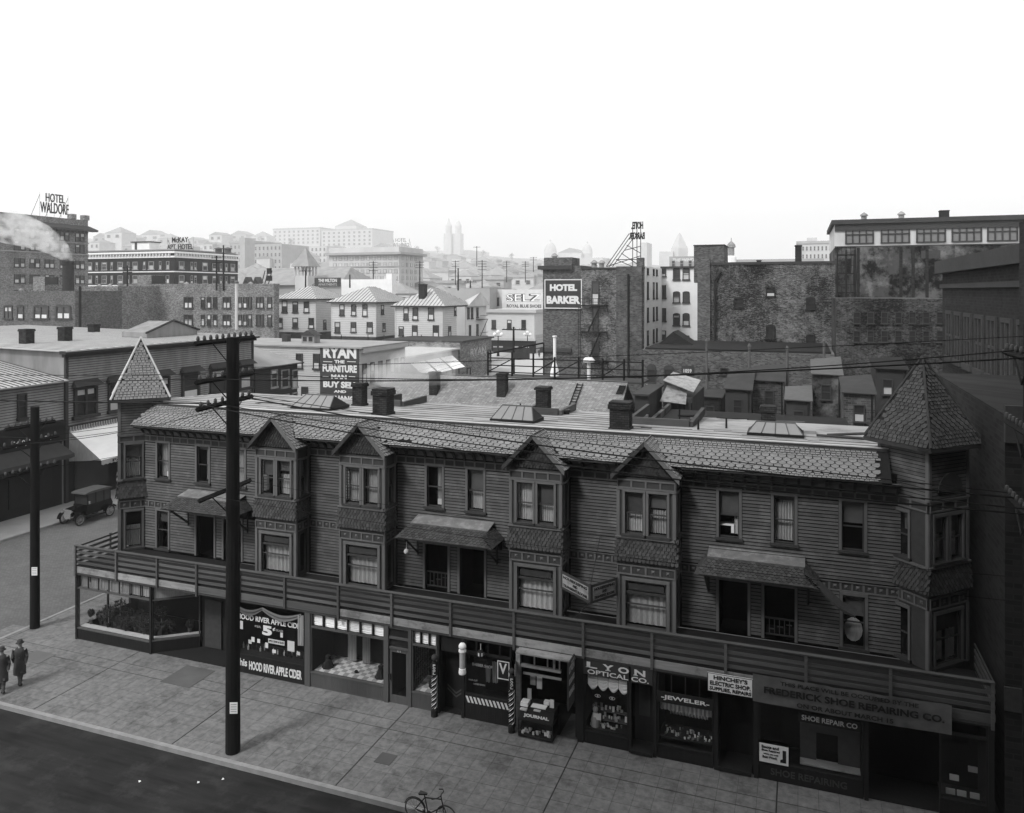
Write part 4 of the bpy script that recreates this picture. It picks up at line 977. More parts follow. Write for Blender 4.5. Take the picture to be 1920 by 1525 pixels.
for k in range(6):
    g = k * math.pi / 3; b.quad(*[(-11.05 + .124 * math.cos(g + e), 26.75 + .124 * math.sin(g + e), z) for e, z in ((0, 2.58), (.5, 2.58), (.5, 2.7), (0, 2.7))])
b.tube((-11.05, 26.75, 2.78), (-11.05, 26.75, 3.0), .01); b.build('stripe', M['letters'], t)
# V sign and slanted board above striped pole
t = thing('corner_sign', 'square sign with a big V hung beside the second striped pole', 'sign', (-10.2, 26.8, 2))
b = MB(); b.box(FS, -10.45, -9.98, .06, .09, 1.75, 2.42); b.build('board', M['signblack'], t); b = MB()
for q in ((-10.45, -10.42, 1.75, 2.42), (-10.01, -9.98, 1.75, 2.42), (-10.42, -10.01, 1.75, 1.78), (-10.42, -10.01, 2.39, 2.42)): b.box(FS, q[0], q[1], .091, .1, q[2], q[3])
b.build('border', M['letters'], t); text('V', FS, -10.38, -10.08, 1.95, 2.34, .091, M['letters'], t, .02)
t = thing('hanging_board', 'dark narrow board hung endwise between the V sign and the pale post', 'sign', (-9.85, 26.4, 2.3)); Fh = Frame(-9.75, 26.95, -70); b = MB(); b.box(Fh, 0, .8, -.02, .02, 2.15, 2.5); b.build('board', M['signdark'], t)
text('NEWS', Fh, .1, .7, 2.24, 2.42, .021, M['lettersgrey'], t)

# open-fronted stand
pier(-9.74, -9.58, M['fascia'], 0, 2.95, -.1, .06)
b = MB(); b.box(FS, -9.58, -8.05, -.08, .02, 2.3, 2.4); b.box(FS, -9.58, -7.5, -.08, .04, 2.9, 2.97)
for u in (-9.05, -8.55, -8.1): b.box(FS, u - .02, u + .02, -.05, .01, 2.4, 2.9)
b.box(FS, -8.34, -8.26, -.06, .02, 2.4, 2.9); b.build('stand_transom', M['fascia'], row)
b = MB(); b.box(FS, -9.5, -8.05, -.1, -.06, 2.0, 2.08); b.build('stand_rod', M['fascia'], row)
b = MB(); b.box(FS, -9.6, -7.5, .04, .5, 2.98, 3.03); b.build('stand_awning_board', M['fascia'], row)
t = thing('news_stand', 'glass goods case piled with papers at the open shop front', 'stand', (-8.8, 26.7, 0))
b = MB(); b.box(FS, -9.5, -8.2, -.35, .5, .05, .12); b.box(FS, -9.5, -8.2, -.35, .5, .62, .68); b.box(FS, -9.5, -8.2, -.35, .3, .98, 1.02)
for u in (-9.5, -8.24): b.box(FS, u, u + .04, .46, .5, .12, .62); b.box(FS, u, u + .04, -.35, -.31, .12, .98)
b.build('case', M['shopdark'], t)
b = MB(); b.quad(FS.p(-9.46, .49, .12), FS.p(-8.24, .49, .12), FS.p(-8.24, .49, .62), FS.p(-9.46, .49, .62)); b.build('pane', M['glass'], t)
b = MB(); b.add([FS.p(-9.5, .5, .68), FS.p(-8.2, .5, .68), FS.p(-8.2, .3, .98), FS.p(-9.5, .3, .98)], [(0, 1, 2, 3)]); b.build('sloping_front', M['signblack'], t)
Fsl = Frame(0, SY, 0); text('JOURNAL', Fsl, -9.3, -8.35, .74, .88, .46, M['letters'], t, .05)
gl = ['magazine lying open on top of the goods case', 'stack of papers on the goods case next to the pale post', 'white card standing at the doorway end of the goods case', 'folded newspaper on the front ledge of the goods case', 'tilted magazine propped behind the goods case', 'small pale box on the goods case top', 'narrow paper strip on the goods case ledge']
gp = [(-9.1, -8.55, 0, .25, 1.02, 1.05), (-9.48, -9.2, 0, .3, 1.02, 1.16), (-8.45, -8.3, .0, .05, 1.02, 1.3), (-9.45, -9.2, .32, .45, .95, 1.0), (-9.4, -9.25, -.3, -.25, 1.02, 1.4), (-8.7, -8.5, -.2, -.02, 1.05, 1.16), (-8.95, -8.7, .3, .4, .98, 1.01)]
for nm, g in zip(gl, gp): b = MB(); b.box(FS, *g); tag(b.build('magazine', M['paper'] if g[5] > 1.04 else M['greycard']), nm, 'magazine', 'papers on the goods case')
for i in range(26):
    u = rnd.uniform(-9.4, -8.35); d = rnd.uniform(.1, .4); b = MB(); s_z = rnd.uniform(.06, .14); b.box(FS, u, u + rnd.uniform(.05, .09), d, d + .05, .13, .13 + s_z)
    tag(b.build('packet', M[rnd.choice(('paper', 'greycard', 'letters'))]), 'small packet among the goods behind the case glass', 'packet', 'packets inside the goods case')
for i, u in enumerate((-9.3, -9.05)):
    t2 = MB(); t2.box(FS, u, u + .2, -.3, -.28, 1.55 - .1 * i, 1.95); tag(t2.build('hanging_paper', M['greycard']), ('hanging paper nearest the pale post above the goods case', 'hanging paper beside the one at the pale post')[i], 'paper')
b = MB()
for i in range(18): b.box(FS, -8.1, -7.5, -1.6 + i * .09, -1.55 + i * .09, .035, .05)
b.build('grated_entry', M['shopmid'], row)
# perpendicular sign
t = thing('projecting_sign', 'tall projecting sign hung from the balcony beside the optician', 'sign', (-7.45, 26.4, 1.6)); Fp = Frame(-7.5, 26.98, -90); Fp2 = Frame(-7.54, 26.1, 90)
Fp = Frame(-7.52, 26.15, 90)
b = MB(); b.box(Fp, 0, .8, -.04, .0, 1.45, 3.1); b.build('board', M['signdark'], t)
text('LYON', Fp, .08, .72, 2.7, 2.95, .001, M['lettersgrey'], t, .02); text('KODAKS', Fp, .08, .72, 2.3, 2.5, .001, M['lettersgrey'], t, .02); text('REPAIRS', Fp, .08, .72, 1.9, 2.1, .001, M['lettersgrey'], t, .02)

# optician
pier(-7.42, -7.2, M['shopdark'])
s = shop_window(-7.18, -5.6, .3, .45, 2.42, M['shopdark'], None, z_tr=2.9); s['label'] = 'optician shop window with swagged drape'
b = MB(); b.box(FS, -7.2, -4.75, .0, .05, 2.45, 2.96); sg = b.build('shop_sign', M['signdark'], row); sg['label'] = 'dark sign board of the optician'
for ch, u in zip('LYON', (-7.08, -6.5, -5.95, -5.38)): text(ch, FS, u, u + .38, 2.7, 2.91, .052, M['letters'], sg, .03)
for u in (-7.08, -6.5, -5.38):
    b = MB(); b.box(FS, u - .03, u + .12, .052, .064, 2.7, 2.72) if u != -6.5 else b.box(FS, u + .1, u + .28, .052, .064, 2.7, 2.72); b.build('serif', M['letters'], sg)
text('OPTICAL CO.', FS, -7.05, -4.88, 2.49, 2.65, .052, M['letters'], sg, .015)
b = MB()
for k in range(4):
    u0 = -7.08 + k * .37; n = 8; vs = []
    for r_ in range(9):
        for j in range(n + 1):
            f = j / n; sgm = math.sin(math.pi * f); vs.append(FS.p(u0 + .36 * f, -.12 + .02 * (r_ % 2), 2.4 - r_ * .045 - .13 * sgm * (.3 + r_ / 8)))
    b.add(vs, [(r_ * (n + 1) + j, r_ * (n + 1) + j + 1, (r_ + 1) * (n + 1) + j + 1, (r_ + 1) * (n + 1) + j) for r_ in range(8) for j in range(n)])
b.build('swag', M['canvas'], s)
for u in (-6.72, -6.2):
    b = MB(); pts = [FS.p(u + .1 * math.cos(g), -.1, 1.68 + .05 * math.sin(g)) for g in [2 * math.pi * i / 12 for i in range(13)]]; b.path(pts, .01, 4); b.lathe(tuple(FS.p(u, -.1, 1.65)), [(.02, 0), (.03, .03), (.02, .06)], 8); b.build('painted_eye', M['letters'], s)
display_bed(-7.13, -5.65, .5, .9, M['shopdark'], s)
b = MB()
for i in range(60):
    u = rnd.uniform(-7.05, -5.72); z = .5 + rnd.choice((0, 0, 0, .25, .5)) ; d = -.2 - .5 * (z - .5) - rnd.uniform(0, .25); h = rnd.uniform(.05, .2) if z > .6 else rnd.uniform(.04, .12)
    o = MB(); o.box(FS, u, u + rnd.uniform(.04, .1), d - .05, d, z + .001, z + h); tag(o.build('display_item', M[rnd.choice(('paper', 'greycard', 'letters', 'nickel'))]), 'small boxed article on display in the optician window', 'box', 'articles in the optician window')
for z in (.75, 1.0): b.box(FS, -6.6, -5.7, -.62, -.2 - .5 * (z - .5), z - .03, z)
b.build('glass_shelf', M['shopmid'], s)
t = thing('doll_figure', 'pale standing figure holding a card in the optician window', 'doll', (-6.95, 27.4, .5)); q = FS.p(-6.85, -.3, 0)
b = MB(); b.lathe((q.x, q.y, .5), [(.16, 0), (.17, .2), (.1, .45), (.06, .5)], 10); b.ball((q.x, q.y, 1.08), .1); b.build('body', M['greycard'], t); b = MB(); b.box(FS, -6.9, -6.62, -.2, -.18, .78, 1.0); b.build('card', M['paper'], t)
pier(-5.58, -5.5, M['shopdark']); b = MB(); b.box(FS, -5.5, -4.75, -.7, -.64, 0, 2.4); dr = b.build('optician_door', M['shopdark'], row); b = MB(); b.box(FS, -5.35, -4.95, -.639, -.62, 1.0, 2.1); b.build('door_poster', M['trim_dark'], dr)
b = MB(); b.box(FS, -5.5, -4.75, -.6, .15, .03, .14); b.build('door_step', M['shopdark'], row)
pier(-4.74, -4.62, M['shopdark'])
# jeweller
s = shop_window(-4.6, -2.72, .35, .5, 1.92, M['shopdark'], True, 4, z_tr=2.9); s['label'] = 'jeweller shop window with a fringed valance'
b = MB(); b.box(FS, -4.6, -2.72, .02, .07, 1.95, 2.32); sg = b.build('shop_sign', M['signblack'], row); sg['label'] = 'black sign board of the jeweller'
text('-JEWELER-', FS, -4.45, -2.85, 2.05, 2.22, .072, M['letters'], sg, .02)
curtain(s, FS, -4.52, -2.8, 1.6, 1.9, -.15, M['curtain'], 12, .02, 'valance'); curtain(s, FS, -4.3, -3.0, 1.1, 1.7, -.9, M['curtain2'], 12, .03, 'back_drape')
display_bed(-4.55, -2.77, .72, .85, M['shopdark'], s)
for i in range(55):
    u = rnd.uniform(-4.5, -2.85); d = rnd.uniform(-.85, -.16); h = rnd.uniform(.03, .12); o = MB(); o.box(FS, u, u + rnd.uniform(.03, .07), d, d + .04, .721, .721 + h)
    tag(o.build('jewel_box', M[rnd.choice(('paper', 'nickel', 'greycard'))]), 'tiny bright box on display in the jeweller window', 'box', 'articles in the jeweller window')
pier(-2.7, -2.58, M['shopdark'])
# dark entry, notice board
b = MB(); b.box(FS, -2.58, -1.5, -1.0, -.95, 0, 2.9); b.box(FS, -2.58, -1.5, -.95, .1, .03, .16); b.build('entry_recess', M['shopdark'], row)
t = thing('electric_shop_sign', 'small white painted sign of the electric shop hung on the balcony fascia', 'sign', (-2.1, 26.9, 2.8))
Ft = Frame(-2.9, 26.86, 0); b = MB(); b.box(Ft, 0, 1.45, 0, .03, 2.66, 3.28); b.build('board', M['white'], t)
b = MB(); 
for q in ((0, 1.45, 2.66, 2.68), (0, 1.45, 3.26, 3.28), (0, .02, 2.68, 3.26), (1.43, 1.45, 2.68, 3.26)): b.box(Ft, q[0], q[1], .031, .035, q[2], q[3])
b.build('border', M['letterblack'], t)
text("HINCHEY'S", Ft, .2, 1.28, 3.08, 3.22, .031, M['letterblack'], t, .03); text('ELECTRIC SHOP.', Ft, .08, 1.38, 2.89, 3.03, .031, M['letterblack'], t, .03); text('SUPPLIES, REPAIRS', Ft, .07, 1.4, 2.7, 2.84, .031, M['letterblack'], t, .03)
# cloth banner
t = thing('cloth_banner', 'long sagging cloth banner over the shoe repair shop', 'banner', (1.3, 26.8, 3)); Fb = Frame(0, 26.84, 0); n = 40; vs = []
for j in range(n + 1):
    f = j / n; u = -1.45 + 5.75 * f; w1 = .02 * math.sin(f * 31) + .012 * math.sin(f * 77); sg = .07 * math.sin(math.pi * f)
    for k in range(7): vs.append(Fb.p(u, .04 + w1 * (1 - k / 8) + .01 * math.sin(k * 2 + f * 20), 3.5 - k * .15 - sg * .4))
b = MB(); b.add(vs, [(7 * j + k, 7 * j + k + 1, 7 * j + k + 8, 7 * j + k + 7) for j in range(n) for k in range(6)]); b.build('cloth', mat('dingy_cloth', .12, var=.5, scale=2.5), t, smooth=True)
text('THIS PLACE WILL BE OCCUPIED BY THE', Fb, -.6, 3.4, 3.27, 3.4, .085, M['signblack'], t, .02); text('FREDERICK SHOE REPAIRING CO.', Fb, -1.1, 4.1, 2.94, 3.16, .085, M['signblack'], t, .03); text('ON OR ABOUT MARCH 15', Fb, -.1, 2.7, 2.66, 2.8, .085, M['signblack'], t, .02)
# shoe shop
pier(-1.42, -1.28, M['shopdark']); s = shop_window(-1.28, 1.88, .3, .6, 2.45, M['shopdark'], None, z_tr=2.6); s['label'] = 'shoe repair window with a painted stone arch display'
b = MB(); b.box(FS, -.05, 1.8, -.02, .02, 2.1, 2.42); b.build('sign_strip', M['signblack'], s); text('SHOE REPAIR CO', FS, .05, 1.7, 2.18, 2.34, .021, M['lettersgrey'], s, .02)
text('SHOE REPAIRING', FS, -.9, 1.4, .2, .42, .011, M['panel'], s, .02)
b = MB(); arch = [(-.3, .62), (.35, .62), (.42, 1.5), (.75, 1.85), (1.1, 1.5), (1.15, .62), (1.8, .62), (1.8, 2.05), (-.3, 2.05)]
b.box(FS, .0, .5, -.5, -.45, .62, 2.05); b.box(FS, 1.15, 1.8, -.5, -.45, .62, 2.05); b.box(FS, .5, 1.15, -.5, -.45, 1.6, 2.05); b.build('painted_backing', M['panel'], s)
display_bed(.0, 1.8, .7, .4, M['fascia'], s)
t = thing('shoe_poster', 'white shoe repair notice with a boot leaning in the dark shop window', 'poster', (-.8, 26.9, .7)); b = MB(); b.box(FS, -1.25, -.35, .08, .1, .62, 1.22); b.build('card', M['paper'], t)
text('Boots and', FS, -1.18, -.65, 1.08, 1.17, .101, M['letterblack'], t, .03); text('Shoe Repaired', FS, -1.18, -.62, .97, 1.05, .101, M['letterblack'], t, .03); text('while you wait', FS, -1.12, -.66, .87, .93, .101, M['letterblack'], t, .02); text('Best Work', FS, -1.15, -.7, .76, .84, .101, M['letterblack'], t, .02)
b = MB(); b.prism(FS, [(-.6, .7), (-.42, .7), (-.42, 1.1), (-.53, 1.1), (-.53, .82), (-.6, .78)], .101, .105); b.build('boot_picture', M['letterblack'], t)
pier(1.9, 2.02, M['shopdark']); b = MB(); b.box(FS, 2.02, 5.3, -1.6, -1.5, 0, 2.9); b.build('entry_recess', M['black'], row); pier(5.3, 5.45, M['shopdark'])
s = shop_window(4.0, 5.3, .4, .55, 2.5, M['shopdark'], None, z_tr=2.9); display_bed(4.05, 5.25, .6, .6, M['shopdark'], s)
for i, (u, z) in enumerate(((4.2, .61), (4.5, .61), (4.85, .61), (4.3, 1.05), (4.8, 1.4))):
    b = MB(); b.box(FS, u, u + .25, -.2, -.15, z, z + .16); tag(b.build('display_card', M['greycard']), ['grey card lowest in the end shop window by the entry', 'grey card in the bottom middle of the end shop window', 'grey card lowest by the end pier of the row', 'grey card halfway up in the end shop window', 'uppermost grey card in the end shop window'][i], 'card')
# housekeeping signs hung in a V
t = thing('rooming_sign', 'pair of boards meeting in a V that advertise housekeeping rooms', 'sign', (-7.6, 28.3, 4.8))
cpt = Vector((-7.15, 27.75, 0)); 
for (ax, ay) in ((-8.6, 28.85), (-6.4, 28.9)):
    if ax < cpt.x: Fv = Frame(ax, ay, math.degrees(math.atan2(cpt.y - ay, cpt.x - ax))); L_ = (Vector((ax, ay, 0)) - cpt).length
    else: Fv = Frame(cpt.x, cpt.y, math.degrees(math.atan2(ay - cpt.y, ax - cpt.x))); L_ = (Vector((ax, ay, 0)) - cpt).length
    b = MB(); b.box(Fv, 0, L_, -.03, .0, 4.62, 5.3); bo = b.build('board', M['signdark'], t); b = MB(); b.box(Fv, .12, L_ - .12, .001, .01, 4.72, 5.2); b.build('panel', M['letters2'] if 'letters2' in M else M['fascia'], bo)
    for k, s_ in enumerate(('HOUSEKEEPING', 'AND', 'TRANSIENT ROOMS')): text(s_, Fv, .18 if k != 1 else L_ * .42, L_ - .18 if k != 1 else L_ * .58, 5.06 - k * .15, 5.16 - k * .15, .011, M['letterblack'], bo, .02)
b = MB(); b.tube((-7.15, 27.75, 5.3), (-7.3, 29.9, 6.5), .012); b.tube((-7.15, 27.75, 4.7), (-7.6, 27.1, 4.3), .02); b.build('stay', M['iron'], t)
b = MB(); x, y = -15.25, 28.9; b.ball((x, y, 5.25), .11, 10, 7); b.tube((x, y, 5.35), (x, y, 5.85), .012); tag(b.build('porch_lamp', M['letters'], loc=(x, y, 5.2)), 'small white globe hanging under the middle porch canopy', 'lamp')

# ================================================================ ON THE ROW'S ROOF
def chimney(x, y, z0, z1, wd, label, dp=None, cap=.18, m=None, group=None, smoke=False):
    t = thing('chimney', label, 'chimney', (x, y, z0), group); dp = dp or wd
    b = MB(); b.wbox(x - wd / 2, x + wd / 2, y - dp / 2, y + dp / 2, z0 - .1, z1 - cap)
    for i in range(int((z1 - z0) / .22)): pass
    b.build('stack', m or M['brick_chim'], t)
    b = MB(); e = .06; b.wbox(x - wd / 2 - e, x + wd / 2 + e, y - dp / 2 - e, y + dp / 2 + e, z1 - cap, z1 - cap * .35); b.wbox(x - wd / 2 - e / 2, x + wd / 2 + e / 2, y - dp / 2 - e / 2, y + dp / 2 + e / 2, z1 - cap * .35 + .001, z1)
    b.wbox(x - wd / 2 - .04, x + wd / 2 + .04, y - dp / 2 - .04, y + dp / 2 + .04, z0 - .08, z0 + .1); b.build('cap', m or M['brick_chim'], t)
    return t
chimney(-17.8, 31.5, 10.4, 11.58, .72, 'thick brick chimney with a heavy corbelled cap, second from the corner turret', .7, .3)
chimney(-20.9, 34.6, 10.2, 11.35, .55, 'tall plain brick chimney in front of the furniture advertisement')
chimney(-11.6, 36.0, 10.15, 11.4, .6, 'slim brick chimney behind the glazed rooftop skylight', .6, .14)
chimney(-6.86, 31.6, 10.35, 11.5, .8, 'squat brick chimney with a broken cap at the front edge of the flat roof', .7, .28)
chimney(-1.3, 36.0, 9.9, 11.0, .6, 'dark chimney with a corbelled top at the back of the flat roof', .6, .25)
t = thing('roof_vent', 'low round smoking vent beside the slim chimney', 'vent', (-10.5, 36, 10.1)); b = MB(); b.lathe((-10.5, 36, 10.05), [(.2, 0), (.2, .2), (.24, .2), (.24, .3), (.16, .3)], 12); b.build('drum', M['iron'], t)
def skylight(x, y, w_, dp, h, label):
    z = roofz(y) - .02; t = thing('skylight', label, 'skylight', (x, y, z))
    b = MB(); b.wbox(x - w_ / 2, x + w_ / 2, y - dp / 2, y + dp / 2, z, z + .16); b.build('kerb_box', M['iron'], t)
    zr = z + .16 + h; y0, y1 = y - dp / 2 + .04, y + dp / 2 - .04; x0, x1 = x - w_ / 2 + .04, x + w_ / 2 - .04; e = .28
    b = MB(); b.quad((x0, y0, z + .16), (x0 + e, y, zr), (x0, y1, z + .16)); b.quad((x1, y0, z + .16), (x1 - e, y, zr), (x1, y1, z + .16)); b.quad((x0, y1, z + .161), (x1, y1, z + .161), (x1 - e, y, zr), (x0 + e, y, zr)); b.build('back_and_ends', M['iron'], t)
    n = 4
    for i in range(n):
        f0, f1 = i / n, (i + 1) / n; a0, a1 = x0 + (x1 - x0) * f0 + .02, x0 + (x1 - x0) * f1 - .02; c0, c1 = x0 + e + (x1 - x0 - 2 * e) * f0 + .02, x0 + e + (x1 - x0 - 2 * e) * f1 - .02
        b = MB(); b.slab([(a0, y0, z + .175), (a1, y0, z + .175), (c1, y, zr + .01), (c0, y, zr + .01)], .01); b.build('pane', M['skyglass'], t)
    b = MB()
    for i in range(n + 1): f = i / n; b.tube((x0 + (x1 - x0) * f, y0, z + .18), (x0 + e + (x1 - x0 - 2 * e) * f, y, zr + .015), .022, .022, 4)
    b.tube((x0 + e, y, zr + .015), (x1 - e, y, zr + .015), .03, .03, 4); b.build('bars', M['seamrib'], t)
skylight(-21.7, 32.3, 2.2, 1.7, .5, 'glazed skylight on the flat roof nearest the corner turret')
skylight(-11.55, 32.1, 2.0, 1.4, .5, 'glazed skylight in the middle of the flat roof')
skylight(-.9, 32.6, 2.1, 1.3, .35, 'dark low skylight at the far end of the flat roof')
t = thing('roof_hatch', 'boarded hatch and planks lying on the flat roof behind the last bay', 'hatch', (1.5, 32, 10.4))
b = MB(); b.tube((.6, 32.4, 10.45), (2.4, 32.0, 10.5), .05, .05, 4); b.tube((1.0, 33.2, 10.35), (2.6, 32.7, 10.6), .05, .05, 4); b.build('planks', M['trim_dark'], t)
b = MB(); b.wbox(-.2, .6, 33.6, 34.4, 10.15, 10.4); b.build('lid', M['rooftar'], t)

# ================================================================ BEHIND THE ROW
t = thing('shingled_building', 'long low building with a worn shingled gable roof behind the row', 'building', (-22, 57, 0))
xa, xb = -33.4, -12.5; Yr, zr, Ye, ze = 60.0, 8.95, 52.5, 3.6
b = MB(); b.slab([(xa, Ye, ze), (xb, Ye, ze), (xb, Yr, zr), (xa, Yr, zr)], .15); b.slab([(xa, 67.5, ze), (xb, 67.5, ze), (xb, Yr, zr), (xa, Yr, zr)], .15); b.build('roof', M['lapshingle'], t)
b = MB(); b.prism(FX(xb - .3), [(Ye + .4, 0), (67, 0), (67, 3.9), (Yr, zr - .2), (Ye + .4, 3.7)], -.2, 0); b.prism(FX(xa + .5), [(Ye + .4, 0), (67, 0), (67, 3.9), (Yr, zr - .2), (Ye + .4, 3.7)], -.2, 0); b.wbox(xa + .5, xb - .3, Ye + .5, Ye + .7, 0, 3.6)
b.build('wall', M['wood_dark'], t)
b = MB(); b.tube((xa, Yr, zr + .03), (xb, Yr, zr + .03), .08, .08, 5); b.build('ridge_board', M['seamrib'], t)
def on_slope(px, py): # point of the shingled slope seen there
    r = ray(px, py); s_ = (zr - ze) / (Yr - Ye); tt = (CAMH - ze + s_ * Ye) / (s_ * r[1] - r[2]); return r[0] * tt, r[1] * tt, CAMH + r[2] * tt
def ladder(p, q, label):
    t = thing('roof_ladder', label, 'ladder', p); p, q = Vector(p) + Vector((0, 0, .12)), Vector(q) + Vector((0, 0, .12)); o = Vector((.22, 0, 0)); b = MB()
    b.tube(p - o, q - o, .04, .04, 4); b.tube(p + o, q + o, .04, .04, 4); b.build('stringers', M['pole'], t)
    n = 9
    for i in range(n):
        c = p.lerp(q, (i + .5) / n); b = MB(); b.tube(c - o * 1.2, c + o * 1.2, .035, .035, 4); b.build('rung', M['pole'], t)
ladder(on_slope(1070, 770), on_slope(1088, 722), 'long wooden ladder lying on the shingled roof')
ladder(on_slope(1161, 742), on_slope(1168, 726), 'short ladder at the gable end of the shingled roof')
for (px, py, pt, wd, nm) in ((815, 735, 697, .7, 'slender brick chimney on the shingled roof nearer the furniture sign'), (942, 738, 700, .75, 'dark chimney on the shingled roof in front of the timber gantry')):
    x, y, z = on_slope(px, py); chimney(x, y, z - .6, Zy(px, pt, y), wd, nm, .7, .15)
# timber gantry with rails
t = thing('timber_gantry', 'dark timber railing and gantry standing behind the shingled ridge', 'railing', (-15, 66, 0)); Yg = 66.0
xs_ = [X(p, Yg) for p in (915, 960, 1000, 1040, 1085, 1130, 1170, 1205)]
for i, x in enumerate(xs_):
    b = MB(); b.tube((x, Yg, 4), (x, Yg, 10.0 + (.5 if i < 3 else .2)), .09, .09, 4); b.build('post', M['pole'], t)
for z in (8.7, 9.3, 9.95):
    b = MB(); b.tube((xs_[0], Yg, z), (xs_[-1], Yg, z), .05, .05, 4); b.build('rail', M['pole'], t)
for i in (0, 2, 3, 5):
    b = MB(); b.tube((xs_[i], Yg, 8.7), (xs_[i + 1], Yg, 9.9), .05, .05, 4); b.build('brace', M['pole'], t)
b = MB(); b.wbox(xs_[0], xs_[-1], Yg, Yg + 3, 8.1, 8.25); b.build('platform', M['wood_dark'], t)
b = MB(); b.tube((xs_[0], Yg, 10.3), (xs_[2], Yg + 3, 11.2), .07, .07, 4); b.tube((xs_[2], Yg + 3, 8), (xs_[2], Yg + 3, 11.2), .07, .07, 4); b.build('frame', M['pole'], t)
b = MB(); q0 = X(962, 67); b.box(FY(67), q0, q0 + 1.6, 0, .06, 9.9, 10.4); b.build('board', M['signdark'], t)
x = X(1040, 68); t = thing('vent_stack', 'tall thin white vent pipe with a conical foot', 'pipe', (x, 68, 8)); b = MB(); b.lathe((x, 68, 0), [(.42, 8.3), (.4, 8.7), (.2, 9.4), (.14, 9.5), (.14, 11.8), (.22, 11.85), (.22, 11.95)], 12); b.build('pipe', M['white'], t)
x = X(1104, 67); t = thing('mushroom_vent', 'short white pipe under a round hood on the timber platform', 'vent', (x, 67, 8)); b = MB(); b.lathe((x, 67, 0), [(.16, 8.2), (.16, 9.8)], 10); b.build('pipe', M['white'], t); b = MB(); b.lathe((x, 67, 0), [(.5, 9.75), (.55, 9.9), (.35, 10.15), (.05, 10.25)], 12); b.build('hood', M['letters'], t)

# ================================================================ WOODEN BUILDINGS ALONG THE AVENUE
AX = -52.0; FA = FX(AX)
# two storeys with hooded windows
t = thing('boarded_store', 'big weathered clapboard store with hooded windows and a striped awning', 'building', (AX, 55, 0)); ya, yb_ = Yx(122, AX), 65.6; zt_ = 11.55
b = MB(); b.wbox(-84, AX - .12, ya, yb_, 0, zt_ - .1); b.build('wall', M['wood'], t)
b = MB(); lap(b, FA, ya + .2, yb_, 5.75, 11.0, .19, .03, -.1); b.build('lap_boards', M['wood'], t, kind='stuff')
b = MB(); b.box(FA, ya, ya + .25, -.11, .06, 0, 11.1); b.box(FA, yb_ - .2, yb_, -.11, .06, 0, 11.1); b.box(FA, ya, yb_, -.11, .12, 5.5, 5.74); b.build('corner_board', M['wood_dark'], t)
b = MB(); b.box(FA, ya - .2, yb_ + .2, -.1, .25, 11.0, 11.25); b.box(FA, ya - .4, yb_ + .3, -.1, .55, 11.251, 11.5); b.build('cornice', M['wood_dark'], t)
b = MB(); b.slab([(AX + .6, ya - .4, 11.52), (AX + .6, yb_ + .3, 11.52), (-84, yb_ + .3, 12.1), (-84, ya - .4, 12.1)], .1); b.build('roof', M['seam'], t)
b = MB(); seams(b, [(AX + .6, ya - .4, 11.53), (AX + .6, yb_ + .3, 11.53), (-84, yb_ + .3, 12.11), (-84, ya - .4, 12.11)], .8, .02, .07); b.build('roof_seams', M['seamrib'], t, kind='stuff')
def hooded(px0, px1, py0=None, double=False):
    u0, u1 = Yx(px0, AX), Yx(px1, AX); w_ = win(t, FA, u0, u1, 6.3, 8.55, M['wood_dark'], .6, -.08, .2, double=double)
    b = MB(); F = FA; b.add([F.p(u0 - .25, .55, 8.7), F.p(u1 + .25, .55, 8.7), F.p(u1 + .05, .02, 9.15), F.p(u0 - .05, .02, 9.15), F.p(u0 - .25, .0, 8.7), F.p(u1 + .25, 0, 8.7)], [(0, 1, 2, 3), (0, 3, 4), (1, 5, 2), (0, 4, 5, 1)])
    b.build('window_hood', M['wood_dark'], t)
for a, c, dd in ((139, 182, True), (203, 224, False), (292, 318, False), (341, 374, False), (394, 424, False), (449, 472, False)): hooded(a, c, double=dd)
y0, y1 = Yx(275, -57), Yx(370, -57); ym = (y0 + y1) / 2; b = MB(); F = FX(-57)
b.prism(F, [(y0, 11.6), (y1, 11.6), (y1, 12.15), (ym, 13.1), (y0, 12.15)], -3, 0); b.build('roof_gable', M['wood'], t)
b = MB(); b.tube(F.p(y0 - .2, .1, 12.1), F.p(ym, .1, 13.18), .1, .1, 4); b.tube(F.p(ym, .1, 13.18), F.p(y1 + .2, .1, 12.1), .1, .1, 4); b.build('gable_verge', M['wood_dark'], t)
b = MB(); b.box(FA, ya + .3, yb_ - .3, -.09, -.02, 0, 5.49); b.build('shopfront', M['signblack'], t)
for i in range(5):
    b = MB(); u = ya + .8 + i * 4.1; b.box(FA, u, u + 3.2, -.019, .05, .6, 3.2); fr = b.build('shop_window', M['iron'], t); b = MB(); b.box(FA, u + .15, u + 3.05, .051, .06, .75, 3.05); b.build('pane', M['pane_far'], fr)
# awning
t = thing('shop_awning', 'pale canvas awning with a lettered valance over the store pavement', 'awning', (AX, 48, 5)); F = FA; u0, u1 = ya + .3, ya + 12
b = MB(); b.slab([F.p(u0 + .6, 2.6, 3.25), F.p(u1, 2.6, 3.25), F.p(u1, .05, 5.4), F.p(u0, .05, 5.4)], .03); b.build('canvas', M['canvas'], t)
b = MB(); b.quad(F.p(u0 + .6, 2.6, 3.25), F.p(u0, .05, 5.4), F.p(u0, .05, 3.1)); b.build('side_wing', M['curtain2'], t)
b = MB(); n = 60
vs = []
for i in range(n + 1): u = u0 + .6 + (u1 - u0 - .6) * i / n; vs += [F.p(u, 2.62, 3.24), F.p(u, 2.64, 2.92 - .06 * (i % 2))]
b.add(vs, [(2 * i, 2 * i + 1, 2 * i + 3, 2 * i + 2) for i in range(n)]); b.build('valance', M['lettersgrey'], t)
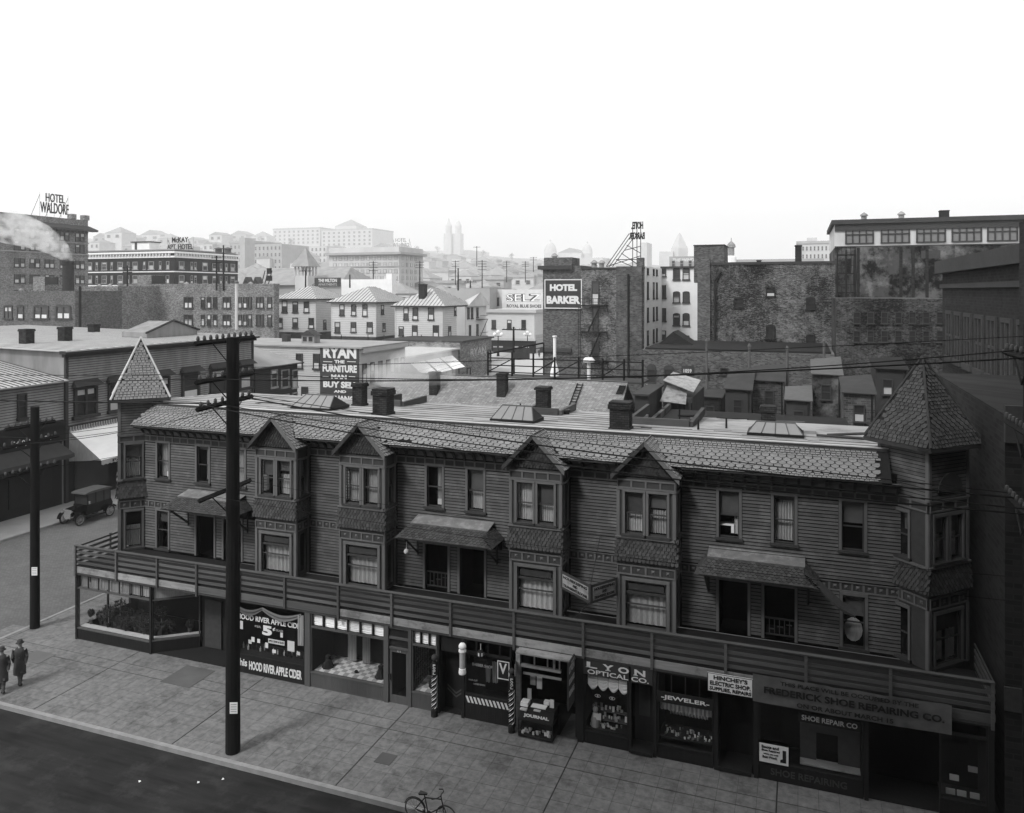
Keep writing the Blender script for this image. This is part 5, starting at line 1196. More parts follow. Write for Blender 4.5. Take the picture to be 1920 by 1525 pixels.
text('PACIFIC COAST FURNITURE', F, u0 + 1.6, u1 - 1, 2.96, 3.16, 2.66, M['letterblack'], t, .02)
b = MB()
for i in range(50): u = u0 + (u1 - u0) * i / 50; b.box(F, u, u + .1, .06, .2, 5.35, 5.7)
b.build('ruffle', M['lettersgrey'], t, kind='stuff')
# low store to the left
t = thing('low_store', 'low clapboard store with a dark price sign board and metal shed roof', 'building', (AX, 37, 0)); yc = ya - .05; F = FA
b = MB(); b.wbox(-75, AX - .12, 22, yc, 0, 9.2); b.build('wall', M['wood'], t)
b = MB(); lap(b, F, 22, yc, 6.3, 9.2, .19, .03, -.1); b.build('lap_boards', M['wood'], t, kind='stuff')
P = [(AX + .5, 22, 9.3), (AX + .5, yc, 9.3), (-64, yc, 11.4), (-64, 22, 11.4)]
b = MB(); b.slab(P, .1); b.slab([(-64, 22, 11.4), (-64, yc, 11.4), (-80, yc, 10.5), (-80, 22, 10.5)], .1); b.build('roof', M['seam'], t); b = MB(); seams(b, [(p[0], p[1], p[2] + .01) for p in P], .45, .05, .05); b.build('roof_seams', M['seamrib'], t, kind='stuff')
b = MB(); b.box(F, 22, yc, -.1, .2, 5.9, 6.29); b.box(F, 22, yc, -.1, .1, 4.75, 5.89); sb = b.build('sign_board', M['signblack'], t)
text('5¢10¢15¢', F, Yx(23, AX + .1), Yx(70, AX + .1), 4.95, 5.4, .101, M['letters'], sb, .02); text('25¢', F, Yx(84, AX + .1), Yx(98, AX + .1), 5.0, 5.4, .101, M['letters'], sb, .02)
b = MB(); b.box(F, 22, yc - .2, -.1, -.02, 0, 4.74); b.build('shopfront', M['signblack'], t)
win(t, F, Yx(33, AX), Yx(50, AX), 6.9, 8.7, M['wood_dark'], .3, -.08, .16)
for i in range(3): 
    b = MB(); u = 31 + i * 4.2; b.box(F, u, u + 3.4, -.019, .05, .7, 3.4); b.build('shop_window', M['iron'], t)
b = MB(); F = FA; vs = []
for i in range(31): u = 24 + (yc - 24.5) * i / 30; vs += [F.p(u, 1.6, 4.0), F.p(u, 1.62, 3.75 - .08 * (i % 2))]
b.add(vs, [(2 * i, 2 * i + 1, 2 * i + 3, 2 * i + 2) for i in range(30)]); b.slab([F.p(24, 1.6, 4.0), F.p(yc - .5, 1.6, 4.0), F.p(yc - .5, .05, 4.7), F.p(24, .05, 4.7)], .03); tag(b.build('dark_awning', M['signdark']), 'dark scalloped awning beneath the price sign board', 'awning')
for (px, py, pt, nm) in ((50, 648, 617, 'chimney standing nearest the street end of the seamed store roof'), (122, 648, 613, 'dark chimney rising where the two store roofs meet'), (176, 625, 608, 'small capped chimney behind the seamed store roof'), (298, 618, 604, 'small brick chimney behind the store roof pediment')):
    xx = -60 if px < 150 else -68; yy = Yx(px, xx); z1 = Zy(px, pt, yy); chimney(xx, yy, 10.6 if px < 150 else 11.7, z1, .8, nm, .8, .2)
# dark hip roofed house
t = thing('hip_roofed_house', 'small dark boarded house with a low hip roof next to the furniture sign', 'house', (AX, 69, 0)); y0, y1 = 65.9, 73.0
b = MB(); b.wbox(-60, AX, y0, y1, 0, 8.1); b.build('wall', M['wood_dark'], t); b = MB(); lap(b, FA, y0, y1, 0, 8.05, .22, .02, .002); b.build('lap_boards', M['wood_dark'], t, kind='stuff')
b = MB(); e = .5; A = [(-60 - e, y0 - e, 8.1), (AX + e, y0 - e, 8.1), (AX + e, y1 + e, 8.1), (-60 - e, y1 + e, 8.1)]; r1, r2 = (-57, (y0 + y1) / 2 - .4, 10.3), (-56, (y0 + y1) / 2, 10.3)
b.quad(A[1], A[2], r2); b.quad(A[0], A[1], r2, r1); b.quad(A[2], A[3], r1, r2); b.quad(A[3], A[0], r1); b.quad(*[(p[0], p[1], 8.09) for p in A]); b.build('roof', M['midroof'], t)
b = MB(); 
for i in range(4): b.tube(A[i], A[(i + 1) % 4], .08, .08, 4)
b.build('eave', M['trim_dark'], t)
for a, c in ((507, 519), (526, 541), (547, 557)):
    win(t, FA, Yx(a, AX), Yx(c, AX), Zx(a, 728, AX), Zx(a, 694, AX), M['fascia'], .3, .03, .1); win(t, FA, Yx(a, AX), Yx(c, AX), 3.0, 4.9, M['fascia'], .3, .03, .1)
# furniture building with the painted sign
t = thing('furniture_building', 'two storey boarded building carrying the furniture advertisement', 'building', (-60, 90, 0)); Y0 = 86.0; xR = X(675, Y0); FR = FY(Y0)
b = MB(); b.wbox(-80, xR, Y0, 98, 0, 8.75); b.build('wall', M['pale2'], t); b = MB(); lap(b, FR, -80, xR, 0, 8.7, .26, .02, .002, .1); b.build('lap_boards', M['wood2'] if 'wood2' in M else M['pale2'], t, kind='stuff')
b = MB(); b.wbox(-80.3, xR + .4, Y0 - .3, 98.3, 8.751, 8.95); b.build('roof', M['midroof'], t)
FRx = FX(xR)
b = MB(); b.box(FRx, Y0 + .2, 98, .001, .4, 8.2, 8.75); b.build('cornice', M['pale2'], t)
for a, c, p, q in ((556, 568, 663, 690), (588, 600, 663, 692)): win(t, FR, X(a, Y0), X(c, Y0), Zy(a, q, Y0), Zy(a, p, Y0), M['trim_dark'], .9, .03, .15)
win(t, FR, X(566, Y0), X(578, Y0), Zy(566, 748, Y0), Zy(566, 725, Y0), M['trim_dark'], .1, .03, .15)
for a in (679, 694, 709, 724, 739, 751): win(t, FRx, Yx(a, xR), Yx(a, xR) + 1.0, 4.3, 6.8, M['trim_dark'], .5, .003, .12)
chimney(X(537, 92), 92, 8.9, 9.9, .9, 'little boxed ventilator on the furniture building roof', .8, .2, M['trim_dark']); 
t2 = thing('dovecote', 'small gabled dormer box on the furniture building roof', 'box', (X(577, 90), 90, 8.9)); F = FY(90); u = X(577, 90); b = MB(); b.box(F, u - 1, u + 1, -1.4, 0, 8.96, 10.0); b.build('body', M['wood'], t2); b = MB(); b.prism(F, [(u - 1.3, 10.0), (u + 1.3, 10.0), (u, 10.7)], -1.6, .2); b.build('roof', M['trim_dark'], t2)
for q in (-.5, .4): piece('window', M['pane_far'], t2, F, u + q - .25, u + q + .35, .001, .03, 9.2, 9.8)
t = thing('painted_sign', 'tall dark painted advertisement of the furniture man on boards', 'sign', (X(640, Y0), Y0 - .1, 4)); u0, u1 = X(601, Y0), X(674, Y0)
b = MB(); b.box(FR, u0, u1, .05, .12, 1.0, 8.9); b.build('board', M['signdark'], t)
for s_, a, c, p, q in (('RYAN', 607, 669, 671, 650), ('THE', 628, 647, 681, 675), ('FURNITURE', 606, 670, 697, 683), ('MAN', 622, 651, 710, 702), ('BUY SELL', 607, 672, 726, 714), ('AND', 627, 650, 736, 731), ('EXCHANGE', 606, 672, 751, 740)):
    text(s_, FR, X(a, Y0), X(c, Y0), Zy(a, p, Y0), Zy(a, q, Y0), .121, M['letters'], t, .05)
b = MB()
for a, c, p in ((607, 624, 678), (652, 668, 678), (606, 617, 706), (655, 667, 706)): b.box(FR, X(a, Y0), X(c, Y0), .121, .13, Zy(a, p, Y0) - .04, Zy(a, p, Y0) + .04)
b.build('dash', M['letters'], t)
# awning row and brick corner store
t = thing('awning_store', 'single storey store with three pale canvas awnings', 'building', (-54, 107, 0)); FQ = FX(-52.3); b = MB(); b.wbox(-64, -52.3, 98.1, 117, 0, 6.5); b.build('wall', M['wood'], t); b = MB(); b.wbox(-64.3, -51.9, 98.05, 117, 6.501, 6.75); b.build('roof', M['seam'], t)
for i in range(4): win(t, FQ, 99 + i * 4.5, 101.5 + i * 4.5, 1.0, 3.4, M['trim_dark'], 0, .0, .1)
for i in range(3):
    u = 100.2 + i * 5.0; b = MB(); b.slab([FQ.p(u - .3, 2.4, 4.0), FQ.p(u + 4.1, 2.4, 4.0), FQ.p(u + 4.3, .1, 5.7), FQ.p(u, .1, 5.7)], .04); aw = b.build('canvas_awning', M['canvas'], loc=FQ.p(u, 1, 4.5)); tag(aw, ['awning nearest the smoke on the single storey store', 'middle one of the three pale awnings on the low store', 'awning next to the brick corner store'][i], 'awning', 'pale awnings in a row')
t = thing('brick_corner_store', 'low brick corner store with faded painted lettering on its side', 'building', (-54, 123, 0)); b = MB(); b.wbox(-66, -52.0, 117.05, 131, 0, 7.6); b.build('wall', M['brick_mid'], t); b = MB(); b.wbox(-66.3, -51.6, 117.0, 131.4, 7.601, 7.85); b.build('cornice', M['trim_dark'], t)
FQ = FX(-52.0); text('RYAN', FQ, Yx(882, -52), Yx(911, -52), 5.0, 6.3, .02, M['lettersgrey'], t, .02); win(t, FQ, Yx(875, -52), Yx(882, -52), .5, 3.2, M['trim_dark'], 0); win(t, FQ, 129, 130.5, 3.5, 5.5, M['trim_dark'], 0)

# three pale frame houses
def frame_house(px0, px1, px2, Y, ye, yb, ridge, label, wins, wing=None, chim=None):
    x0, x1 = X(px0, Y), X(px1, Y); ze_, zb_ = Zy(px0, ye, Y), Zy(px0, yb, Y); yB = min(Yx(px2, x1), Y + 16); t = thing('frame_house', label, 'house', ((x0 + x1) / 2, Y, zb_), 'pale hip roofed houses on the terrace')
    F = FY(Y); b = MB(); b.wbox(x0, x1, Y, yB, zb_ - 3, ze_); b.build('wall', M['pale'], t); b = MB(); lap(b, F, x0, x1, zb_, ze_ - .25, .36, .02, .002, .07); lap(b, FX(x1), Y, yB, zb_, ze_ - .25, .36, .02, .002, .07); b.build('lap_boards', M['pale'], t, kind='stuff')
    b = MB(); b.wbox(x0 - .03, x1 + .03, Y - .05, yB, zb_ - 3.0, zb_ - .05); b.build('foundation', M['wood_dark'], t)
    e = .7; xr = x1 + (6 if wing else 5.0); A = Vector((x0 - e, Y - e, ze_)); B_ = Vector((x1 + e, Y - e, ze_)); C_ = Vector((x1 + e, yB + 6, ze_)); D_ = Vector((x0 - e, yB + 6, ze_)); xm = (x0 + x1) / 2; R1 = Vector((xm, Y + 5.2, ze_ + ridge)); R2 = Vector((xm, yB + 1, ze_ + ridge))
    rb, rs = MB(), MB()
    for q in ((A, B_, R1), (B_, C_, R2, R1), (C_, D_, R2), (D_, A, R1, R2)): rb.quad(*q); seams(rs, list(q), .75, .07, .07)
    rb.quad(A - Vector((0, 0, .05)), B_ - Vector((0, 0, .05)), C_ - Vector((0, 0, .05)), D_ - Vector((0, 0, .05))); rb.build('roof', M['seam'], t); rs.build('roof_seams', M['seamrib'], t, kind='stuff')
    b = MB(); b.wbox(x0 - e, x1 + e, Y - e, Y - e + .15, ze_ - .3, ze_ - .06); b.wbox(x1 + e - .15, x1 + e, Y - e + .16, yB + 6, ze_ - .3, ze_ - .06); b.build('eave', M['trim_dark'], t)
    for (a, c, p, q) in wins: win(t, F, X(a, Y), X(c, Y), Zy(a, q, Y), Zy(a, p, Y), M['trim_dark'], .9, .02, .14)
    if wing:
        for (a, c, p, q) in wing: win(t, FX(x1), Yx(a, x1), max(Yx(c, x1), Yx(a, x1) + .9), Zx(a, q, x1), Zx(a, p, x1), M['trim_dark'], .8, .02, .12)
    b = MB(); 
    for (u, v) in ((x0, Y), (x1, Y)): b.wbox(u - .12, u + .1, Y - .06, Y + .1, zb_, ze_ - .3)
    b.build('corner_board', M['pale2'], t)
    return t
H1 = frame_house(516, 592, 622, 132, 560, 622, 2.6, 'pale two storey hip roofed house farthest from the street corner', [(529, 539, 564, 586), (549, 559, 566, 586), (570, 580, 566, 586), (520, 530, 596, 615), (549, 559, 596, 615), (579, 589, 596, 616)], [(606, 611, 600, 618)])
H2 = frame_house(622, 705, 740, 130, 566, 630, 2.9, 'pale hip roofed house in the middle of the three', [(637, 646, 571, 592), (659, 668, 571, 592), (680, 689, 571, 593), (628, 638, 604, 624), (658, 668, 604, 623), (688, 699, 604, 624)], [(714, 719, 572, 590), (717, 722, 606, 622)])
H3 = frame_house(742, 830, 856, 128, 573, 645, 3.3, 'pale hip roofed house with the tall dark chimney', [(757, 766, 577, 600), (774, 784, 577, 600), (803, 814, 577, 600), (748, 757, 612, 630), (773, 783, 610, 631), (812, 823, 610, 632)], [(851, 854, 576, 592), (840, 845, 612, 632)])
x1 = X(830, 128); xw = X(873, 138)
t = thing('house_wing', 'pale boarded wing with an iron stair beside the chimney house', 'house', (xw, 140, 5)); yB = min(Yx(912, xw), 150); b = MB(); b.wbox(x1 + .05, xw, 138, yB, 3.0, Zy(873, 575, 138)); b.build('wall', M['pale'], t)
zt3 = Zy(873, 575, 138); Fw_ = FX(xw)
b = MB(); b.add([(x1 - 2, 137.3, zt3), (xw + .7, 137.3, zt3), (xw + .7, yB + .7, zt3), (x1 - 2, yB + .7, zt3), (x1 + 1, 143, zt3 + 2.6), (x1 + .5, 145, zt3 + 2.6)], [(0, 1, 4), (1, 2, 5, 4), (2, 3, 5), (3, 0, 4, 5)]); b.build('roof', M['seam'], t)
for a, p, q in ((876, 577, 598), (883, 577, 598), (893, 577, 596), (879, 610, 633), (893, 608, 630)): win(t, Fw_, Yx(a, xw), Yx(a, xw) + .9, Zx(a, q, xw), Zx(a, p, xw), M['trim_dark'], .3)
t = thing('fire_escape', 'small iron balcony stair on the pale wing wall', 'stair', (xw + .5, 144, 6)); b = MB()
for z in (Zx(896, 600, xw), Zx(896, 632, xw)): b.box(Fw_, 143, 147, .05, 1.0, z, z + .12); b.box(Fw_, 143, 147, .95, 1.0, z + .8, z + .9)
b.tube(Fw_.p(143, .9, Zx(896, 632, xw)), Fw_.p(147, .9, Zx(896, 600, xw)), .08); b.build('platform', M['iron'], t)
chimney(X(793, 130), 130, Zy(793, 572, 130), Zy(793, 533, 130), 1.2, 'tall dark chimney stack rising through the nearer pale house roof', 1.2, .12, M['brick_dark'])
t = thing('terrace', 'dark boarded fence and stair below the pale houses', 'fence', (-70, 126, 4)); b = MB(); b.wbox(X(515, 126), X(832, 126), 125.9, 126, 1, Zy(600, 640, 126)); b.build('boards', M['wood_dark'], t)
for px in (540, 590, 640, 690, 720, 755, 790): b = MB(); b.tube((X(px, 125.8), 125.8, 1), (X(px, 125.8), 125.8, Zy(px, 628, 125.8)), .08, .08, 4); b.build('post', M['pole'], t)
# brick hotels in the middle distance
def brick_block(name, label, Y, px0, px1, ytop, m, rows_, cols, dep=14, zb=-1, cor=None, par=0, wm=None, arch=False, blind=.8, cat='building', side=None, right=None, pane=None):
    x0, x1 = X(px0, Y), X(px1, Y); zt = Zy((px0 + px1) / 2, ytop, Y); t = thing(name, label, cat, ((x0 + x1) / 2, Y, 0))
    box_roofed(t, x0, x1, Y, Y + dep, zb, zt, m, None, par, cor)
    F = FY(Y)
    for (p, q) in rows_:
        for c in cols:
            a, e = (c if isinstance(c, tuple) else (c - 3.5, c + 3.5)); win(t, F, X(a, Y), X(e, Y), Zy((a + e) / 2, q, Y), Zy((a + e) / 2, p, Y), wm or M['trim_dark'], blind, .0, .18, arch=arch, double=(X(e, Y) - X(a, Y)) > 1.6, paneM=pane)
    return t, x0, x1, zt
t, x0, x1, zt = brick_block('brick_tenement', 'low brick block with wide arched windows beside the smoking stack', 102, -30, 141, 549, M['brick'], [(575, 598)], [(8, 24), (33, 45), (63, 92), (105, 134)], 10, arch=True, par=.3)
for a, c in ((5, 20), (38, 60), (75, 92), (112, 130)): win(t, FY(102), X(a, 102), X(c, 102), Zy(a, 640, 102), Zy(a, 620, 102), M['trim_dark'], 0, arch=True)
t, *_ = brick_block('brick_annex', 'narrow brick annex between the arched block and the blank wall', 112, 141, 221, 540, M['brick_mid'], [(557, 577), (588, 608)], [(143, 153), (172, 187), (196, 204), (210, 219)], 10, par=.3)
t, *_ = brick_block('blank_brick_building', 'long brick building, blank at one end with paired and triple windows', 122, 221, 514, 536, M['brick_mid'], [(557, 578), (590, 611)], [(345, 362), 381, 392.5, 404, (418, 433), 450.5, 460, 469, (481, 495), (502, 510)], 1.5, par=.35)
t = thing('roof_house', 'brick lift house with a dark board on the blank brick building', 'rooftop house', (X(270, 124), 124, 17)); b = MB(); b.wbox(X(259, 124), X(284, 124), 124, 128, 16.5, Zy(270, 516, 124)); b.build('wall', M['brick_mid'], t); b = MB(); b.wbox(X(284, 124) + .02, X(307, 124), 124, 124.3, Zy(290, 533, 124), Zy(290, 517, 124)); b.build('board', M['signblack'], t)
t = thing('roof_house', 'brick lift house with a dark board beside the smoking stack', 'rooftop house', (X(72, 110), 110, 16)); b = MB(); b.wbox(X(62, 108), X(84, 108), 108, 112, 15, Zy(70, 519, 108)); b.build('wall', M['brick_mid'], t); b = MB(); b.wbox(X(84, 108) + .02, X(107, 108), 108, 108.3, Zy(90, 534, 108), Zy(90, 520, 108)); b.build('board', M['signblack'], t)
x = X(128, 106); t = thing('smokestack', 'short round brick smokestack giving off pale smoke', 'chimney', (x, 106, 14)); b = MB(); b.lathe((x, 106, 0), [(.95, 14), (.95, Zy(128, 498, 106)), (1.05, Zy(128, 497, 106)), (1.05, Zy(128, 490, 106)), (.8, Zy(128, 490, 106))], 20); b.build('stack', M['brick_dark'], t, smooth=False)
x = X(443.5, 118); t = thing('stove_pipe', 'tall pale metal stove pipe against the brick building', 'pipe', (x, 118, 8)); b = MB(); b.tube((x, 118, Zy(443, 618, 118)), (x, 118, Zy(443, 532, 118)), .28, .28, 10); b.build('pipe', M['flash'], t); b = MB(); b.lathe((x, 118, Zy(443, 532, 118)), [(.4, 0), (.4, .3), (.1, .6)], 10); b.build('cap', M['seamrib'], t)
b = MB(); x = X(150, 95); b.tube((x, 95, 0), (x, 95, Zy(150, 537, 95)), .25, .2, 8); tag(b.build('bare_pole', M['pole'], loc=(x, 95, 0)), 'bare dark pole before the narrow brick annex', 'pole')
# the tall hotel
t = thing('corner_hotel', 'tall brick hotel with a broad overhanging cornice and rooftop name sign', 'hotel', (-172, 160, 0)); HX = -165.0; FH = FX(HX); y0, y1 = Yx(-40, HX), Yx(165, HX); zt = 33.4
b = MB(); b.wbox(HX - 30, HX, y0, y1, 0, zt); b.build('wall', M['brick_mid'], t); b = MB(); b.box(FH, y0, y1 + 1.4, .01, 1.8, 30.6, 31.0); b.add([FH.p(y0, 1.8, 31.0), FH.p(y1 + 1.5, 1.8, 31.0), FH.p(y1 + .2, .02, 32.0), FH.p(y0, .02, 32.0)], [(0, 1, 2, 3)]); b.build('cornice', M['trim_dark'], t)
for i in range(int((y1 - y0) / 1.0)): piece('bracket', M['trim_dark'], t, FH, y0 + i * 1.0, y0 + i * 1.0 + .25, .01, 1.5, 30.1, 30.6)
for z in (27.6, 24.8, 14.0): piece('belt_course', M['fascia'], t, FH, y0, y1 + .1, .01, .25, z, z + .25)
b = MB(); b.wbox(HX - 1, HX + .4, y1 - 5, y1 - 3.6, zt + .01, zt + 1.2); b.wbox(HX - 1, HX + .4, y1 - 1.4, y1 + .1, zt + .01, zt + 1.2); b.build('parapet_pier', M['brick_mid'], t)
for zc in (28.1, 25.3, 21.4, 17.8, 14.3, 10.8):
    for c in (31, 42, 60, 70, 88, 97, 116, 125, 145, 154): win(t, FH, Yx(c, HX) - .6, Yx(c, HX) + .6, zc, zc + 2.0, M['trim_dark'], .95, .01, .18)
def roof_sign(name, label, F, lines, z0, back, mirror=False, m=None):
    t = thing(name, label, 'sign', F.p(lines[0][1], 0, z0)); b = MB(); us = [min(l[1] for l in lines), max(l[2] for l in lines)]; zt_ = max(l[4] for l in lines); n = max(3, int((us[1] - us[0]) / 1.8))
    for i in range(n + 1): u = us[0] + (us[1] - us[0]) * i / n; b.tube(F.p(u, -.1, z0), F.p(u, -.1, zt_), .035, .035, 4)
    for i in range(0, n + 1, 2): u = us[0] + (us[1] - us[0]) * i / n; b.tube(F.p(u, -.1, zt_ - .5), F.p(u, -back, z0), .06, .06, 4)
    b.build('sign_frame', M['iron'], t)
    for (s_, u0, u1, a, c) in lines: text(s_, F, u0, u1, a, c, 0, m or M['iron'], t, .01, mirror, thick=.15)
    return t
Ys = 172.0; Fs_ = FY(Ys); xs0 = X(74, 168)
Fs_ = FX(HX + .2); roof_sign('hotel_roof_sign', 'skeleton rooftop letters of the tall brick hotel', Fs_, [('HOTEL', Yx(84, HX), Yx(120, HX), Zx(100, 380, HX), Zx(100, 364, HX)), ('WALDORF', Yx(74, HX), Yx(127, HX), Zx(100, 401, HX), Zx(100, 381, HX))], zt, 3)
# dark brick hotel with white cornice
t = thing('cornice_hotel', 'dark brick hotel with a white bracketed cornice and white belt courses', 'hotel', (-165, 180, 0)); Y0 = 170.0; xc = X(327, Y0); F1, F2 = FY(Y0), FX(xc); xl = X(150, Y0); yE = Yx(446, xc); zt = 27.2
b = MB(); b.wbox(xl, xc, Y0, yE, 0, zt); b.build('wall', M['brick_dark'], t)
b = MB(); b.wbox(xl, xc + .9, Y0 - .9, Y0 - .01, 26.4, 26.9); b.wbox(xc + .01, xc + .9, Y0, yE, 26.4, 26.9); b.wbox(xl, xc + .4, Y0 - .4, Y0 - .011, 25.2, 25.7); b.wbox(xc + .011, xc + .4, Y0, yE, 25.2, 25.7); b.build('cornice', M['white'], t)
for i in range(int((xc - xl) / 1.1)): piece('dentil', M['white'], t, F1, xl + i * 1.1, xl + i * 1.1 + .35, .02, .7, 25.72, 26.38)
for i in range(int((yE - Y0) / 1.1)): piece('dentil', M['white'], t, F2, Y0 + i * 1.1, Y0 + i * 1.1 + .35, .02, .7, 25.72, 26.38)
for z in (21.2, 17.4): piece('belt_course', M['white'], t, F1, xl, xc + .15, .01, .15, z, z + .3); piece('belt_course', M['white'], t, F2, Y0, yE, .01, .15, z, z + .3)
b = MB(); b.wbox(xl, xc - .5, Y0 + .5, yE - .5, zt + .01, zt + .4); b.build('roof', M['midroof'], t)
for zc in (22.0, 18.2, 14.5):
    for c, wd in ((169, 1.6), (182, .8), (196, 1.9), (210, .8), (226, 1.9), (241, .8), (254, 1.9), (271, .8), (284, 1.9), (301, .8), (315, 1)): u = X(c, Y0); win(t, F1, u - wd / 2, u + wd / 2, zc, zc + 2.2, M['fascia'], .95, .01, .15)
    for c, wd in ((340, 2.0), (359, .9), (366, .9), (384, 2), (402, 1.9), (414, .9), (424, .9), (436, 1.9)): u = Yx(c, xc); win(t, F2, u - wd / 2, u + wd / 2, zc, zc + 2.2, M['fascia'], .95, .01, .15)
Fr = FY(176); roof_sign('apartment_roof_sign', 'skeleton rooftop letters above the white corniced hotel', Fr, [('McKAY', X(323, 176), X(353, 176), Zy(337, 455, 176), Zy(337, 445, 176)), ('APT. HOTEL', X(314, 176), X(362, 176), Zy(337, 468, 176), Zy(337, 458, 176))], zt, 2)
t = thing('roof_house', 'white rooftop penthouse on the white corniced hotel', 'rooftop house', (X(263, 176), 176, 27)); b = MB(); b.wbox(X(247, 176), X(280, 176), 176, 180, 27.5, Zy(262, 455, 176)); b.build('wall', M['whitewall'], t); b = MB(); b.wbox(X(246, 176), X(281, 176), 175.7, 180.3, Zy(262, 455, 176) + .01, Zy(262, 453, 176)); b.build('roof', M['trim_dark'], t)
piece('door', M['trim_dark'], t, FY(176), X(253, 176), X(257, 176), .01, .1, 28, 30)
# armoury-like hall with pyramid turret
t = thing('turreted_hall', 'broad roofed hall with a pyramid topped belfry', 'hall', (-120, 215, 0)); Y0 = 205.0; b = MB(); x0, x1 = X(440, Y0), X(640, Y0); b.wbox(x0, x1, Y0, Y0 + 25, 0, Zy(520, 535, Y0)); b.build('wall', M['far2'], t)
b = MB(); z0 = Zy(520, 535, Y0); zq = Zy(520, 503, Y0 + 12); b.add([(x0, Y0 - 1, z0), (x1, Y0 - 1, z0), (x1 - 4, Y0 + 12, zq), (x0, Y0 + 12, zq), (x1, Y0 + 26, z0), (x0, Y0 + 26, z0)], [(0, 1, 2, 3), (3, 2, 4, 5), (1, 4, 2)]); b.build('roof', M['midroof'], t)
xa_, xb_ = X(553, 202), X(577, 202); xm = (xa_ + xb_) / 2; zt1 = Zy(570, 500, 202); b = MB(); b.wbox(xa_, xb_, 202, 202 + xb_ - xa_, 0, zt1 - 2.8); b.build('tower', M['far'], t)
b = MB()
for i in range(5): u = xa_ + (xb_ - xa_) * i / 4; b.wbox(u - .2, u + .2, 202, 202.4, zt1 - 2.8, zt1); b.wbox(u - .2, u + .2, 202 + xb_ - xa_ - .4, 202 + xb_ - xa_, zt1 - 2.8, zt1)
b.build('belfry_posts', M['far'], t)
b = MB(); e = .9; q = [(xa_ - e, 202 - e, zt1), (xb_ + e, 202 - e, zt1), (xb_ + e, 202 + xb_ - xa_ + e, zt1), (xa_ - e, 202 + xb_ - xa_ + e, zt1)]; ap = (xm, 202 + (xb_ - xa_) / 2, Zy(570, 464, 205))
for i in range(4): b.quad(q[i], q[(i + 1) % 4], ap)
b.quad(*q); b.build('spire', M['midroof'], t)
for px in (460, 478): b = MB(); u = X(px, 203); b.prism(FY(203), [(u - 1.3, z0), (u + 1.3, z0), (u, z0 + 2.6)], -3, 0); b.build('dormer', M['trim_dark'], t)
t = thing('billboard_back', 'pair of dark boards on a slanted steel frame above the brick roofs', 'billboard', (X(503, 150), 150, 17)); b = MB(); b.wbox(X(500, 150), X(508, 150), 150, 150.3, Zy(503, 514, 150), Zy(503, 503, 150)); b.wbox(X(499, 150), X(509, 150), 150, 150.3, Zy(503, 527, 150), Zy(503, 517, 150)); b.build('board', M['signblack'], t)
b = MB()
for a in (484, 490, 497): b.tube((X(a, 150), 151, Zy(a, 537, 150)), (X(a + 12, 150), 150.2, Zy(a, 508, 150)), .12)
b.build('frame', M['iron'], t)
t = thing('apartment_sign', 'dark apartment sign board on the roofs behind the pale houses', 'sign', (X(613, 165), 165, 17)); F = FY(165); b = MB(); b.box(F, X(591, 165), X(639, 165), 0, .3, Zy(613, 537, 165), Zy(613, 521, 165)); b.build('board', M['signdark'], t)
text('THE MILTON', F, X(598, 165), X(633, 165), Zy(613, 529.5, 165), Zy(613, 523, 165), .31, M['letters'], t, .03); text('APARTMENTS', F, X(598, 165), X(633, 165), Zy(613, 536, 165), Zy(613, 531.5, 165), .31, M['lettersgrey'], t, .02)
t = thing('white_billboard', 'long white billboard wall behind the pale houses', 'billboard', (X(690, 170), 170, 15)); b = MB(); b.wbox(X(640, 170), X(735, 170), 170, 170.5, 8, Zy(690, 524, 170)); b.build('board', M['whitewall'], t)
b = MB(); b.wbox(X(720, 170), X(731, 170), 171, 173, 12, Zy(725, 513, 170)); b.build('chimney', M['whitewall'], t)
# distant hotel with long cornice
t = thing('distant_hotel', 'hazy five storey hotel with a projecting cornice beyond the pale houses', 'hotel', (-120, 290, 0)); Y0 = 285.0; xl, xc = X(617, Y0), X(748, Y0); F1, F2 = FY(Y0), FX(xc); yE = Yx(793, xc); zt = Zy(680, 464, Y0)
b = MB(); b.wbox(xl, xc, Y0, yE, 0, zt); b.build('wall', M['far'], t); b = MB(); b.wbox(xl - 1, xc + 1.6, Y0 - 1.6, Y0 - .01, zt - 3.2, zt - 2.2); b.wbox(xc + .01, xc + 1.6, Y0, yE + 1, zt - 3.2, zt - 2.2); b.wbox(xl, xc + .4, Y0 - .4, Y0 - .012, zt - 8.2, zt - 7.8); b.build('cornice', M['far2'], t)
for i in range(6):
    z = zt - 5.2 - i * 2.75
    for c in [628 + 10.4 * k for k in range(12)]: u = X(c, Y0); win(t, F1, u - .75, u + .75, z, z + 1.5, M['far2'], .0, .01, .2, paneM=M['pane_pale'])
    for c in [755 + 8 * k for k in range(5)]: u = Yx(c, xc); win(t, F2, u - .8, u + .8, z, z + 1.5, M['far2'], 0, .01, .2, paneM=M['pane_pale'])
Fr = FY(290); roof_sign('far_roof_sign', 'faint rooftop letters above the hazy hotel', Fr, [('HOTEL', X(741, 290), X(762, 290), Zy(750, 454, 290), Zy(750, 447, 290)), ('WILHARD', X(737, 290), X(767, 290), Zy(750, 463, 290), Zy(750, 456, 290))], zt, 2, m=M['far2'])
